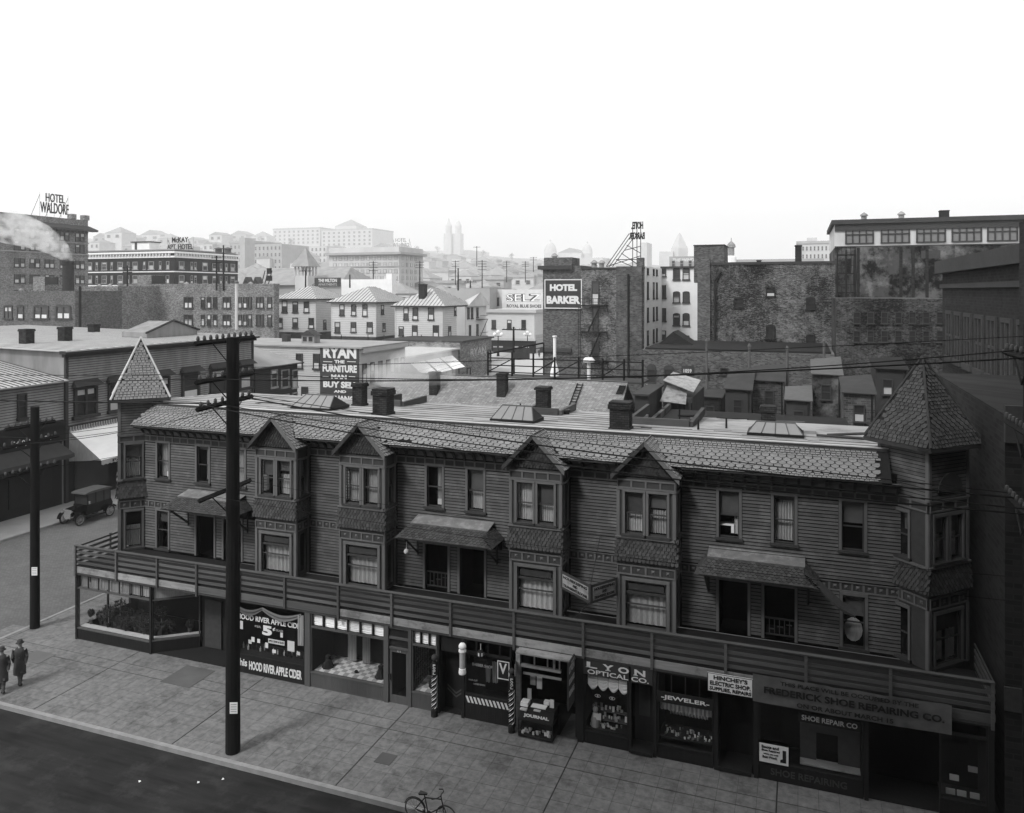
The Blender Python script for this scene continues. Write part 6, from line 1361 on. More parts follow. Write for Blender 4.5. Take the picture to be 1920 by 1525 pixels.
# corner shoe store
t = thing('corner_shop_block', 'pale two storey corner block with dark shops at street level', 'building', (-58, 165, 0)); Y0 = 158.0; xR = X(1002, Y0); xl = X(900, Y0); F1, F2 = FY(Y0), FX(xR); yE = Yx(1030, xR); zs = Zy(960, 637, Y0); zt = Zy(960, 582, Y0)
b = MB(); b.wbox(xl, xR, Y0, 175, zs, zt); b.build('wall', M['pale'], t); b = MB(); b.wbox(xl, xR, Y0, 175, 1.5, zs - .01); b.build('shopfront', M['signblack'], t); b = MB(); b.wbox(xl, xR + .5, Y0 - .5, Y0 - .01, zt - .5, zt + .2); b.wbox(xR + .01, xR + .5, Y0, 175, zt - .5, zt + .2); b.wbox(xl, xR + .3, Y0 - .3, Y0 - .012, zs - .2, zs + .3); b.build('cornice', M['pale2'], t)
for a in (926, 955, 982): win(t, F1, X(a, Y0) - .5, X(a, Y0) + .5, Zy(a, 617, Y0), Zy(a, 600, Y0), M['trim_dark'], .3)
for k in range(4): b = MB(); b.box(F2, Y0 + 1, 172, .02, .1, 3.6 + k * 1.0 - .8, 4.1 + k * 1.0 - .5); b.build('shop_notice', M['lettersgrey'], t)
for a, c in ((925, 932), (936, 943), (962, 972), (979, 992)): b = MB(); b.box(F1, X(a, Y0), X(c, Y0), .02, .08, Zy(a, 637, Y0) - 1.7, Zy(a, 637, Y0) - 1.4); b.build('shop_notice', M['lettersgrey'], t)
for a, c in ((925, 941), (948, 960), (964, 974), (980, 994)): b = MB(); b.box(F1, X(a, Y0), X(c, Y0), .0, .05, 2.9, 5.0 - 1.0); b.build('pane', M['pane_far'], t)
t = thing('shoe_billboard', 'pale shoe advertisement with outlined letters above the corner block', 'billboard', (X(980, 176), 176, 14)); Y0 = 176.0; F = FY(Y0); b = MB(); b.box(F, X(942, Y0), X(1025, Y0), 0, .3, Zy(980, 580, Y0), Zy(980, 543, Y0)); b.build('board', M['billboard'], t)
text('SELZ', F, X(950, Y0), X(1015, Y0), Zy(980, 566, Y0), Zy(980, 551, Y0), .31, M['trim_dark'], t, .06); text('SELZ', F, X(951, Y0) , X(1014.5, Y0), Zy(980, 565.4, Y0), Zy(980, 551.8, Y0), .36, M['white'], t, .0); text('ROYAL BLUE SHOES', F, X(951, Y0), X(1016, Y0), Zy(980, 577, Y0), Zy(980, 571, Y0), .31, M['trim_dark'], t, .03)
t, *_ = brick_block('plain_pale_building', 'plain pale building with two small windows next to the shoe advertisement', 177, 915, 944, 543, M['pale'], [(558, 573)], [(925, 929), (932, 936)], 10)
t, *_ = brick_block('flat_brick_store', 'flat roofed brick building behind the chimney house', 172, 845, 918, 541, M['far2'], [], [], 14)

# ================================================================ THE BARKER BLOCK AND ITS NEIGHBOURS
t = thing('brick_hotel', 'tall dark brick hotel with a painted name panel and iron fire escape', 'hotel', (-25, 100, 0)); Y0 = 100.0; F = FY(Y0); xl, xm_, xr = X(1018, Y0), X(1090, Y0), X(1207, Y0); zt = Zy(1090, 498, Y0)
b = MB(); b.wbox(xl, xm_, Y0, 112, 0, zt); b.build('wall', M['brick'], t); b = MB(); b.wbox(xm_ + .001, xr, Y0 - .15, 113.4, 0, zt - .5); b.build('rear_wall', M['brick_rough'] if 'brick_rough' in M else M['brick_patch'], t)
b = MB(); b.wbox(xl + .1, X(1072, Y0), Y0 + .1, 104, zt + .01, zt + 1.1); b.build('parapet', M['brick'], t)
b = MB(); b.wbox(xl - .6, X(1075, Y0), Y0 - .5, Y0 - .16, zt - .5, zt); b.wbox(xl - .6, xl - .01, Y0, 112, zt - .5, zt); b.wbox(xl - .3, X(1072, Y0), Y0 - .4, Y0 - .01, 7.9, 8.4); b.build('cornice', M['trim_dark'], t)
b = MB(); b.wbox(xm_, xr + .1, Y0 - .3, Y0 + .3, zt - .49, zt - .3); b.wbox(xm_, xr, Y0 + .31, 113, zt - .49, zt - .4); b.build('coping', M['trim_dark'], t)
b = MB(); b.wbox(X(1157, Y0), X(1205, Y0), Y0 - .5, Y0 - .16, 0, zt - .2); b.build('chimney_breast', M['brick_patch'], t); b = MB(); b.tube((X(1178, Y0 - .6), Y0 - .62, 5), (X(1178, Y0 - .6), Y0 - .62, zt - 1.2), .14); b.build('drain_pipe', M['iron'], t)
b = MB(); b.wbox(X(1195, Y0), X(1207, Y0), Y0 - .3, Y0 + .6, zt - .28, zt + .9); b.build('chimney', M['brick'], t)
for p, q, wd in ((527, 573, 1.0), (575, 620, .8), (640, 680, 1.0)): u = X(1117, Y0); win(t, F, u - wd / 2, u + wd / 2, Zy(1117, q, Y0), Zy(1117, p, Y0), M['trim_dark'], .3, .15, .12)
fe = thing('fire_escape', 'iron fire escape with three landings zigzagging down the brick hotel', 'fire escape', (X(1118, Y0), Y0 - 1, 8)); ua, ub = X(1093, Y0), X(1141, Y0)
lz = [Zy(1118, 573, Y0), Zy(1118, 622, Y0), Zy(1118, 676, Y0)]
for i, z in enumerate(lz):
    b = MB()
    for k in range(10): b.box(F, ua, ub, .2 + k * .1, .25 + k * .1, z, z + .04)
    b.box(F, ua, ub, .16, .2, z - .06, z + .04); b.box(F, ua, ub, 1.2, 1.24, z - .1, z + .06); la = b.build('landing', M['iron'], fe)
    b = MB()
    for u in [ua + (ub - ua) * k / 6 for k in range(7)]: b.tube(F.p(u, 1.2, z), F.p(u, 1.2, z + .9), .025, .025, 4)
    for zz in (.45, .9): b.tube(F.p(ua, 1.2, z + zz), F.p(ub, 1.2, z + zz), .03, .03, 4); b.tube(F.p(ua, 1.2, z + zz), F.p(ua, .2, z + zz), .03, .03, 4); b.tube(F.p(ub, 1.2, z + zz), F.p(ub, .2, z + zz), .03, .03, 4)
    for u in (ua, ub): b.tube(F.p(u, 1.2, z), F.p(u, .16, z - 1.0), .04, .04, 4)
    b.build('guard_rail', M['iron'], la)
    if i: 
        b = MB(); a_, c_ = F.p(ua + .9, .8, z), F.p(ub - .9, .8, lz[i - 1])
        for dd in (0, .5): b.tube(a_ + F.N * (dd - .25), c_ + F.N * (dd - .25), .05, .05, 4)
        for k in range(12): q = a_.lerp(c_, k / 12); b.tube(q - F.N * .25, q + F.N * .25, .03, .03, 4)
        b.build('stair_flight', M['iron'], fe)
b = MB()
for u in (ua - .5, ua - .2): b.tube(F.p(u, .5, 5), F.p(u, .5, lz[0]), .03, .03, 4)
for k in range(26): b.tube(F.p(ua - .5, .5, 5 + k * .35), F.p(ua - .2, .5, 5 + k * .35), .02, .02, 4)
b.build('drop_ladder', M['iron'], fe)
t = thing('painted_name_panel', 'dark painted panel with white border naming the brick hotel', 'sign', (X(1057, Y0), Y0 - .2, 16)); u0, u1 = X(1022, Y0), X(1092, Y0); z0, z1 = Zy(1057, 579, Y0), Zy(1057, 524, Y0)
b = MB(); b.box(F, u0, u1, .16, .24, z0, z1); b.build('board', M['signdark'], t); b = MB()
for q in ((u0, u1, z0, z0 + .12), (u0, u1, z1 - .12, z1), (u0, u0 + .12, z0 + .12, z1 - .12), (u1 - .12, u1, z0 + .12, z1 - .12)): b.box(F, q[0], q[1], .241, .27, q[2], q[3])
b.build('border', M['letters'], t); text('HOTEL', F, X(1032, Y0), X(1083, Y0), Zy(1057, 546, Y0), Zy(1057, 533, Y0), .242, M['letters'], t, .06); text('BARKER', F, X(1026, Y0), X(1089, Y0), Zy(1057, 570, Y0), Zy(1057, 555, Y0), .242, M['letters'], t, .06)
# roof sign seen from behind, on a raking frame
t = thing('raking_roof_sign', 'reversed skeleton letters on a raking steel frame above the brick hotel', 'sign', (X(1190, 104), 104, 19)); Y1 = 104.0; F = FY(Y1)
text('HOTEL', F, X(1184, Y1), X(1206, Y1), Zy(1195, 430, Y1), Zy(1195, 416, Y1), 0, M['iron'], t, .04, True, thick=.15); text('BARKER', F, X(1180, Y1), X(1209, Y1), Zy(1195, 449, Y1), Zy(1195, 436, Y1), 0, M['iron'], t, .04, True, thick=.15)
b = MB(); zb = Zy(1190, 500, Y1)
for px in (1186, 1194, 1201): b.tube((X(px, Y1), Y1 + .1, zb), (X(px, Y1), Y1 + .1, Zy(px, 416, Y1)), .05, .05, 4)
for px, p2, py in ((1138, 1180, 438), (1144, 1186, 438), (1150, 1188, 446)): b.tube((X(px, Y1), Y1 - .5, zb), (X(p2, Y1), Y1, Zy(p2, py, Y1)), .05, .05, 4)
for a, p, c, q in ((1138, 500, 1201, 480), (1155, 487, 1201, 487), (1165, 475, 1201, 500), (1175, 460, 1201, 475), (1186, 500, 1155, 487), (1170, 470, 1201, 462)): b.tube((X(a, Y1), Y1, Zy(a, p, Y1)), (X(c, Y1), Y1, Zy(c, q, Y1)), .05, .05, 4)
b.build('steel_frame', M['iron'], t)
# white light well
t = thing('white_lightwell', 'white painted brick light well with arched windows', 'building', (-15, 113, 0)); x0 = xr + .02; x1 = X(1315, 113.5); F1, F2 = FY(113.5), FX(x0); zt = Zy(1270, 503, 113.5)
b = MB(); b.wbox(x0 - .01, x1, 113.5, 118, 0, zt); b.build('wall', M['whitewall'], t); b = MB(); b.wbox(x0, x0 + .1, 100.3, 113.49, 8, zt - .1); b.build('side_wall', M['whitewall'], t); b = MB(); b.wbox(x0 - .1, x1, 113.2, 118, zt + .001, zt + .25); b.build('coping', M['trim_dark'], t)
for p, q in ((504, 519), (535, 560), (578, 603), (620, 637)): win(t, F1, X(1235, 113.5), X(1249, 113.5), Zy(1242, q, 113.5), Zy(1242, p, 113.5), M['trim_dark'], .3)
for p, q in ((505, 525), (549, 568), (590, 611), (630, 639)):
    for a, c in ((1262, 1275), (1280, 1293)): win(t, F1, X(a, 113.5), X(c, 113.5), Zy(a, q, 113.5), Zy(a, p, 113.5), M['trim_dark'], .3, arch=True)
for px in (1213, 1224, 1230):
    for p, q in ((506, 518), (530, 560), (575, 600), (615, 640)): 
        if Yx(px, x0 + .1) > 100.5: win(t, FX(x0 + .1), Yx(px, x0 + .1), Yx(px, x0 + .1) + .9, Zy(1230, q, 110), Zy(1230, p, 110), M['trim_dark'], .2, dep=.1)
# big brick wall
t = thing('blotched_brick_building', 'broad high brick building with blotched rear wall and down pipe', 'building', (-5, 95, 0)); Y0 = 95.0; F = FY(Y0); xl, xr2 = X(1313, Y0), X(1566, Y0); zt = Zy(1440, 496, Y0)
b = MB(); b.wbox(xl, xr2, Y0, 112, 0, zt); b.build('wall', M['brick_rough2'], t); b = MB(); b.wbox(xl, xr2, Y0 - .1, 112, zt + .001, zt + .3); b.build('coping', M['trim_dark'], t); b = MB(); b.wbox(xl - .3, X(1332, Y0), Y0 - .3, Y0 - .01, 0, zt + .8); b.build('pier', M['brick'], t)
b = MB(); b.tube((X(1341, Y0), Y0 - .3, 5), (X(1341, Y0), Y0 - .3, zt - 1.8), .16); b.tube((X(1341, Y0), Y0 - .3, zt - 1.8), (X(1352, Y0), Y0 - .2, zt - .8), .2); b.build('drain_pipe', M['iron'], t)
for px, p, q in ((1445, 540, 556), (1445, 612, 636), (1445, 655, 675), (1520, 560, 580), (1520, 630, 650), (1385, 560, 577)): win(t, F, X(px - 9, Y0), X(px + 9, Y0), Zy(px, q, Y0), Zy(px, p, Y0), M['brick_dark'], .1, arch=True)
t = thing('lift_house', 'square brick lift house on the edge of the blotched building', 'rooftop house', (X(1330, 97), 97, 20)); b = MB(); b.wbox(X(1301, 96), X(1358, 96), 96, 101, 17, Zy(1330, 461, 96)); b.build('wall', M['brick'], t); b = MB(); b.wbox(X(1300, 96), X(1359, 96), 95.9, 101.1, Zy(1330, 461, 96) + .001, Zy(1330, 459, 96)); b.build('roof', M['trim_dark'], t)
chimney(X(1497, 100), 100, 19, Zy(1497, 460, 100), .75, 'plain dark chimney on the blotched brick building', .8, .15, M['brick_dark']); chimney(X(1423, 99), 99, 19, Zy(1423, 488, 99), .5, 'stub chimney behind the coping of the blotched building', .5, .1, M['brick_dark'])
# lower rear building
t = thing('rear_brick_building', 'low brick rear building with tall arched windows and a lean-to', 'building', (-5, 80, 0)); Y0 = 80.0; F = FY(Y0); xl, xr2 = X(1203, Y0), X(1565, Y0); zt = Zy(1250, 657, Y0)
b = MB(); b.wbox(xl, xr2, Y0, 94, 0, zt); b.build('wall', M['brick'], t); b = MB(); b.wbox(xl + .3, xr2 - .3, Y0 + .3, 94, zt + .01, zt + .2); b.build('roof', M['rooftar2'] if 'rooftar2' in M else M['deck'], t)
b = MB(); b.prism(FY(86), [(X(1235, 86), zt + .2), (X(1300, 86), zt + .2), (X(1262, 86), zt + 1.6)], -4, 0); b.build('roof_gable', M['brick_dark'], t)
for a, c, p, q in ((1213, 1230, 690, 745), (1245, 1263, 690, 730)): win(t, F, X(a, Y0), X(c, Y0), Zy(a, q, Y0), Zy(a, p, Y0), M['trim_dark'], .2, arch=True)
piece('pale_shutter', M['fascia'], t, F, X(1213, Y0), X(1231, Y0), .16, .3, Zy(1220, 733, Y0), Zy(1220, 720, Y0))
for a, c, p, q in ((1302, 1318, 735, 772), (1354, 1368, 733, 765), (1384, 1399, 733, 765), (1350, 1366, 690, 703), (1322, 1330, 690, 710), (1500, 1516, 740, 765), (1460, 1476, 735, 765)): win(t, F, X(a, Y0), X(c, Y0), Zy(a, q, Y0), Zy(a, p, Y0), M['trim_dark'], .3)
b = MB(); b.box(F, X(1278, Y0), X(1301, Y0), .05, .12, Zy(1290, 703, Y0), Zy(1290, 686, Y0)); tag(b.build('notice_board', M['signdark']), 'small framed number board between windows of the low rear building', 'sign')
text('1059', F, X(1282, Y0), X(1297, Y0), Zy(1290, 699, Y0), Zy(1290, 692, Y0), .122, M['letters'], bpy.data.objects['notice_board'], .02)
t = thing('lean_to', 'ramshackle lean-to with pale sheet metal roofs behind the flat roof', 'shed', (X(1270, 62), 62, 5)); Y0 = 62.0; u0, u1 = X(1247, Y0), X(1298, Y0); z0 = Zy(1270, 760, Y0)
b = MB(); b.wbox(u0, u1, Y0, 70, 2, z0 + .6); b.build('wall', M['wood_dark'], t)
b = MB(); b.slab([(u0 - .3, Y0 - .7, z0 + .35), (u1 - .4, Y0 - .7, z0 + .2), (u1 - .5, Y0 + 1, z0 + 1.3), (u0, Y0 + 1, z0 + 1.4)], .05); b.build('lower_roof', M['fascia'], t); b = MB(); b.slab([(u0 - .2, Y0 + .3, z0 + 1.9), (u1 + .1, Y0, z0 + 1.1), (u1 + .3, 65, z0 + 1.7), (u0 + .2, 65, z0 + 2.3)], .06); b.build('upper_roof', M['fascia'], t)
for i in range(5): u = u0 + (u1 - u0) * i / 4; b = MB(); b.tube((u, Y0 - .5, 3), (u, Y0 - .5, z0 + .3), .06, .06, 4); b.build('post', M['pole'], t)
t = thing('flat_outbuilding', 'flat roofed outbuilding with a parapet and scattered planks behind the row', 'outbuilding', (0, 50, 0)); z = 7.3; u0, u1 = X(1215, 50), X(1600, 50)
b = MB(); b.wbox(u0, u1, 47, 58, 0, z); b.build('wall', M['brick_dark'], t); b = MB(); b.wbox(u0 + .25, u1, 47.25, 58, z + .001, z + .05); b.build('roof', M['midroof2'] if 'midroof2' in M else M['deck'], t); b = MB(); b.wbox(u0, u1, 47, 47.24, z + .002, z + .45); b.wbox(u0, u0 + .24, 47.25, 58, z + .002, z + .45); b.build('parapet', M['concrete'], t)
for i in range(9): x = rnd.uniform(u0 + 1, u1 - 4); y = rnd.uniform(48.5, 56); a = rnd.uniform(-.6, .6); b = MB(); b.tube((x, y, z + .1), (x + rnd.uniform(1, 2.4), y + a, z + .2), .07, .07, 4); tag(b.build('plank', M[rnd.choice(('fascia', 'pole', 'rail'))], loc=(x, y, z)), 'loose plank among the litter on the outbuilding roof', 'plank', 'planks on the outbuilding roof')
for px, nm in ((1193, 'thin post at the edge of the well behind the squat chimney'), (1274, 'thin post rising from the outbuilding parapet')): x = X(px, 46.5); b = MB(); b.tube((x, 46.5, 5), (x, 46.5, Zy(px, 768, 46.5)), .05, .05, 5); tag(b.build('post', M['pole'], loc=(x, 46.5, 5)), nm, 'post')
t = thing('yard_shed', 'dark boarded yard shed beside the shingled gable end', 'shed', (X(1205, 58), 58, 0)); b = MB(); b.wbox(X(1190, 58), X(1216, 58), 58, 64, 0, Zy(1200, 742, 58)); b.build('wall', M['wood_dark'], t); b = MB(); b.wbox(X(1187, 58), X(1219, 58), 57.7, 64.3, Zy(1200, 742, 58) + .01, Zy(1200, 738, 58)); b.build('roof', M['trim_dark'], t)
# warehouse with big upper windows
t = thing('windowed_warehouse', 'high warehouse with pale upper storey and wide four pane windows', 'warehouse', (10, 118, 0)); Y0 = 115.0; F = FY(Y0); xl = X(1565, Y0); xr2 = 60; zt = 25.6
b = MB(); zw = Zy(1700, 462, Y0); b.wbox(xl, xr2, Y0, 135, zw, zt - .6); b.build('upper_wall', mat('whitewashed_wall', .5, var=.35, scale=.5, streak=(1, 1, .25)), t); b = MB(); b.wbox(xl, xr2, Y0, 135, 0, zw - .01); b.build('lower_wall', M['concrete'], t)
b = MB(); b.wbox(xl - .4, xr2, Y0 - .5, 135, zt - .59, zt); b.wbox(xl, xr2, Y0 - .2, Y0 - .01, zt - 1.5, zt - .6); b.build('cornice', M['trim_dark'], t); b = MB(); b.wbox(xl, xr2, Y0 - .12, Y0 - .01, zw, zw + .15); b.build('band', M['trim_dark'], t)
for i in range(6):
    a = 1586 + 66.5 * i; u0, u1 = X(a, Y0), X(a + 51 + i, Y0); z0, z1 = Zy(1700, 455, Y0), Zy(1700, 430, Y0)
    b = MB()
    for k in range(5): u = u0 + (u1 - u0) * k / 4; b.box(F, u - .09, u + .09, .01, .2, z0, z1)
    for z in (z0, (z0 + z1) / 2 + .3, z1): b.box(F, u0 - .1, u1 + .1, .01, .18, z - .07, z + .07)
    fr = b.build('window', M['trim_dark'], t)
    for k in range(4): u = u0 + (u1 - u0) * k / 4; b = MB(); b.box(F, u + .09, u + (u1 - u0) / 4 - .09, .005, .06, z0, z1); b.build('pane', M['skyglass'], fr)
chimney(X(1770, 118), 118, 25.6, Zy(1770, 395, 118), 1.1, 'short chimney standing on the high warehouse roof', 1, .15, M['brick_dark'])
t = thing('stained_annex', 'stained cement annex with plaster patches in front of the warehouse', 'building', (15, 100, 0)); Y0 = 98.0; b = MB(); b.wbox(X(1608, Y0), X(1790, Y0), Y0, 110, 0, Zy(1700, 462, Y0)); b.build('wall', M['concrete'], t); F = FY(Y0)
for px in (1606, 1686, 1709, 1735): b = MB(); u = X(px + 3, Y0); b.box(F, u - .15, u + .15, .01, .12, 8, Zy(1700, 463, Y0)); b.build('pilaster', M['brick_dark'], t)
for px, p, q in ((1640, 560, 600), (1700, 566, 598), (1745, 470, 485)): b = MB(); b.box(F, X(px - 18, Y0), X(px + 18, Y0), .01, .1, Zy(px, q, Y0), Zy(px, p, Y0)); b.build('boarded_opening', M['panel'], t)
t = thing('dark_rear_block', 'sooty windowed rear block below the stained annex', 'building', (15, 85, 0)); Y0 = 82.0; F = FY(Y0); b = MB(); b.wbox(X(1566, Y0) + .1, X(1775, Y0), Y0, 94, 0, Zy(1670, 560, Y0)); b.build('wall', M['brick_rough3'], t)  # brick colour lowered for the dim right side, with stains on top
for px in range(1600, 1765, 26):
    for p, q in ((585, 607), (620, 642)): win(t, F, X(px, Y0), X(px + 13, Y0), Zy(px, q, Y0), Zy(px, p, Y0), M['trim_dark'], 0)
t = thing('rear_balconies', 'iron gallery stair climbing the corner of the blotched brick building', 'stair', (X(1583, 93), 93, 5)); F = FY(93.5); b = MB(); ua, ub = X(1569, 93.5), X(1602, 93.5)
for py in (480, 515, 550, 585, 620, 655):
    z = Zy(1580, py, 93.5); b.box(F, ua, ub, 0, 1.3, z, z + .12); b.box(F, ua, ub, 1.25, 1.3, z + .9, z + .96)
    for k in range(5): u = ua + (ub - ua) * k / 4; b.box(F, u - .03, u + .03, 1.25, 1.3, z, z + .9)
for u in (ua, (ua + ub) / 2, ub): b.tube(F.p(u, 1.2, 3), F.p(u, 1.2, Zy(1580, 470, 93.5)), .09, .09, 4)
b.build('gallery', M['iron'], t)
# dark brick buildings on the east
t = thing('oblique_dark_building', 'soot darkened brick building with long dark windows seen obliquely beside the row', 'building', (12, 55, 0)); FE = Frame(10.0, 0, -90); y0, y1 = 40, Yx(1767, 10.0)  # walls simply use the dark brick colour
b = MB(); b.wbox(10, 45, y0, y1, 0, 18.2); b.build('wall', M['brick_dark'], t); b = MB(); b.box(FE, -y1 - .2, -y0, .01, .5, 17.3, 18.2); b.box(FE, -y1, -y0, .01, .2, 16.2, 16.5); b.build('cornice', M['trim_dark'], t)
for k in range(7):
    u = -y1 + 2 + k * 3.3
    for z0, z1 in ((11.2, 14.6), (6, 9.4), (1.5, 4.5)): win(t, FE, u, u + 2.2, z0, z1, M['trim_dark'], .0, .0, .12, double=True)
t = thing('east_neighbour', 'dark brick neighbour hard against the end of the row', 'building', (8, 28, 0)); b = MB(); b.wbox(5.75, 9.0, 27.1, 39.9, 0, 12.3); b.wbox(9.01, 45, 26.9, 39.9, 0, 19); b.build('wall', M['brick_dark'], t)  # taller part farther east is unseen, added to darken this end
b = MB(); b.wbox(5.72, 8.98, 26.9, 27.09, 11.5, 12.6); b.wbox(5.72, 8.98, 27.0, 27.09, 3.5, 4.2); b.build('cornice', M['trim_dark'], t)
for z in (4.8, 8.2): win(t, FY(27.1), 6.4, 7.5, z, z + 2, M['trim_dark'], .3)
t = thing('unseen_shade_building', 'tall building across the street from the row', 'building', (20, -10, 0)); b = MB(); b.wbox(-24, -14, -24, -1.3, -.2, 38); b.wbox(-13.99, 2, -24, -1.3, -.2, 46); b.wbox(2.01, 60, -24, -1.3, -.2, 66); b.build('wall', M['brick_dark'], t)  # out of view; stepped heights shaped to shade the row's right end
for i in range(18):
    for z in (1.2, 5, 9, 13, 17, 21, 25): 
        if not (3 < i < 7 and z == 13): win(t, Frame(0, -1.3, 180), -(58 - i * 4.1), -(58 - i * 4.1) + 1.6, z, z + 2.2, M['fascia'], .4)

# ================================================================ POLES, WIRES
def insul(b, p): b.lathe(p, [(.035, 0), (.06, .05), (.06, .09), (.04, .16), (.01, .18)], 7)
def utility_pole(x, y, h, r, arms, label, r1=None, z0=-.1):
    t = thing('utility_pole', label, 'utility pole', (x, y, 0)); b = MB(); n = 6
    for i in range(n): f0, f1 = i / n, (i + 1) / n; ra = r + ((r1 or r * .8) - r) * f0; rb = r + ((r1 or r * .8) - r) * f1; b.tube((x, y, z0 + (h - z0) * f0), (x, y, z0 + (h - z0) * f1), ra, rb, 14)
    b.build('pole', M['pole'], t, smooth=False)
    for (z, L_, n, dz) in arms:
        b = MB(); a_, c_ = Vector((x - r - .05, y - L_ / 2, z)), Vector((x - r - .05, y + L_ / 2, z + dz)); b.tube(a_, c_, .085, .085, 4); arm = b.build('crossarm', M['pole'], t)
        b = MB(); b.tube((x - r, y - .75, z), (x - r, y, z - .7), .025, .025, 4); b.tube((x - r, y + .75, z), (x - r, y, z - .7), .025, .025, 4); b.build('brace', M['iron'], t)
        for i in range(n):
            q = a_.lerp(c_, (i + .5) / n) + Vector((0, 0, .07)); b = MB(); insul(b, q); b.build('insulator', M['insul'], arm)
    return t
pA = utility_pole(-18.5, 22.25, 14.4, .25, [(14.25, 3.0, 10, .06), (12.95, 2.9, 8, .05), (12.05, 2.8, 8, .1), (9.0, 2.6, 0, .1)], 'thick tarred utility pole standing on the pavement before the cider shop', .21)
pB = utility_pole(-34.15, 27.2, 10.5, .22, [(9.6, 2.6, 8, 0), (8.75, 3.0, 8, .1), (7.4, 2.9, 8, .05)], 'tarred utility pole at the street corner kerb by the florist', .19)
pC = utility_pole(5.35, 22.4, 15.2, .24, [(14.4, 2.8, 6, 0), (12.6, 2.8, 8, 0), (10.7, 2.8, 8, 0)], 'dark utility pole at the far end of the row', .2)
for (px, x, y, z, pl) in ((0, -18.24, 22.05, 1.55, pA), (0, -33.93, 27.1, 2.6, pB)):
    F = Frame(x, y, 22); b = MB(); b.box(F, -.13, .13, .15, .165, z, z + .38); nt_ = b.build('notice', M['paper']); tag(nt_, 'white paper notice tacked to the pole at the ' + ('cider shop' if pl is pA else 'street corner'), 'notice')
    for k in range(4): b = MB(); b.box(F, -.1, .1, .1655, .168, z + .06 + k * .08, z + .09 + k * .08); b.build('print_line', M['lettersgrey'], nt_)
def wire(p, q, sag, r, label, n=18):
    p, q = Vector(p), Vector(q); pts = [p.lerp(q, i / n) - Vector((0, 0, sag * 4 * (i / n) * (1 - i / n))) for i in range(n + 1)]
    b = MB(); b.path(pts, r, 5); o = b.build('wire', M['wire'], loc=p); tag(o, label, 'wire', 'overhead street wires')
W = [((-18.7, 21.0, 12.2), (5.1, 21.3, 10.8), .35, .022, 'thick cable from the third arm of the cider shop pole, street side'),
     ((-18.7, 21.5, 12.2), (5.1, 21.8, 10.8), .22, .016, 'second cable from the street side on the third arm, falling to the end pole'),
     ((-18.7, 22.9, 12.25), (5.1, 22.9, 10.8), .3, .024, 'thick cable on the house side of the third arm, falling to the end pole'),
     ((-18.7, 23.3, 12.25), (5.1, 23.4, 10.8), .15, .014, 'outermost house side cable falling to the end pole'),
     ((-18.7, 21.2, 13.05), (5.1, 21.4, 14.45), .25, .02, 'rising wire from the second arm, street side, to the top of the end pole'),
     ((-18.7, 23.2, 13.05), (5.1, 23.0, 14.5), .45, .016, 'rising wire from the second arm, house side, to the top of the end pole'),
     ((-18.7, 22.6, 13.3), (5.1, 22.2, 14.9), .1, .010, 'thin upper rising wire between the two big poles'),
     ((-18.7, 21.2, 13.05), (-52, 21.6, 12.6), .4, .014, 'wire running west from the second arm, street side'),
     ((-18.7, 23.2, 13.05), (-52, 23.2, 12.4), .3, .014, 'wire running west from the second arm, house side'),
     ((-18.7, 21.4, 12.2), (-52, 21.9, 11.4), .2, .026, 'thick cable running west from the third arm'),
     ((-18.7, 22.6, 12.0), (-34.3, 26.2, 8.9), .3, .014, 'wire dropping from the cider shop pole to the street corner pole'),
     ((-34.3, 26.4, 8.85), (-33.5, 90, 9.2), 1.2, .014, 'wire following the avenue from the middle arm of the corner pole'),
     ((-34.3, 28.2, 8.95), (-33.8, 90, 9.6), 1.0, .014, 'outer wire following the avenue from the middle arm of the corner pole'),
     ((-34.3, 26.4, 7.5), (-33.5, 90, 8.2), 1.2, .012, 'lower wire following the avenue from the corner pole'),
     ((-34.3, 26.2, 9.7), (-52, 21.8, 9.5), .3, .014, 'wire crossing the avenue from the top arm of the corner pole'),
     ((-34.3, 27.8, 8.9), (-52, 29, 8.8), .3, .014, 'wire crossing the avenue from the middle arm of the corner pole'),
     ((-18.7, 21.3, 9.1), (5.1, 22.3, 8.4), .2, .008, 'fine service wire strung low in front of the bays'),
     ((-18.7, 23.3, 9.15), (5.1, 22.6, 8.9), .3, .008, 'second fine service wire strung before the bays')]
for q in W: wire(*q)

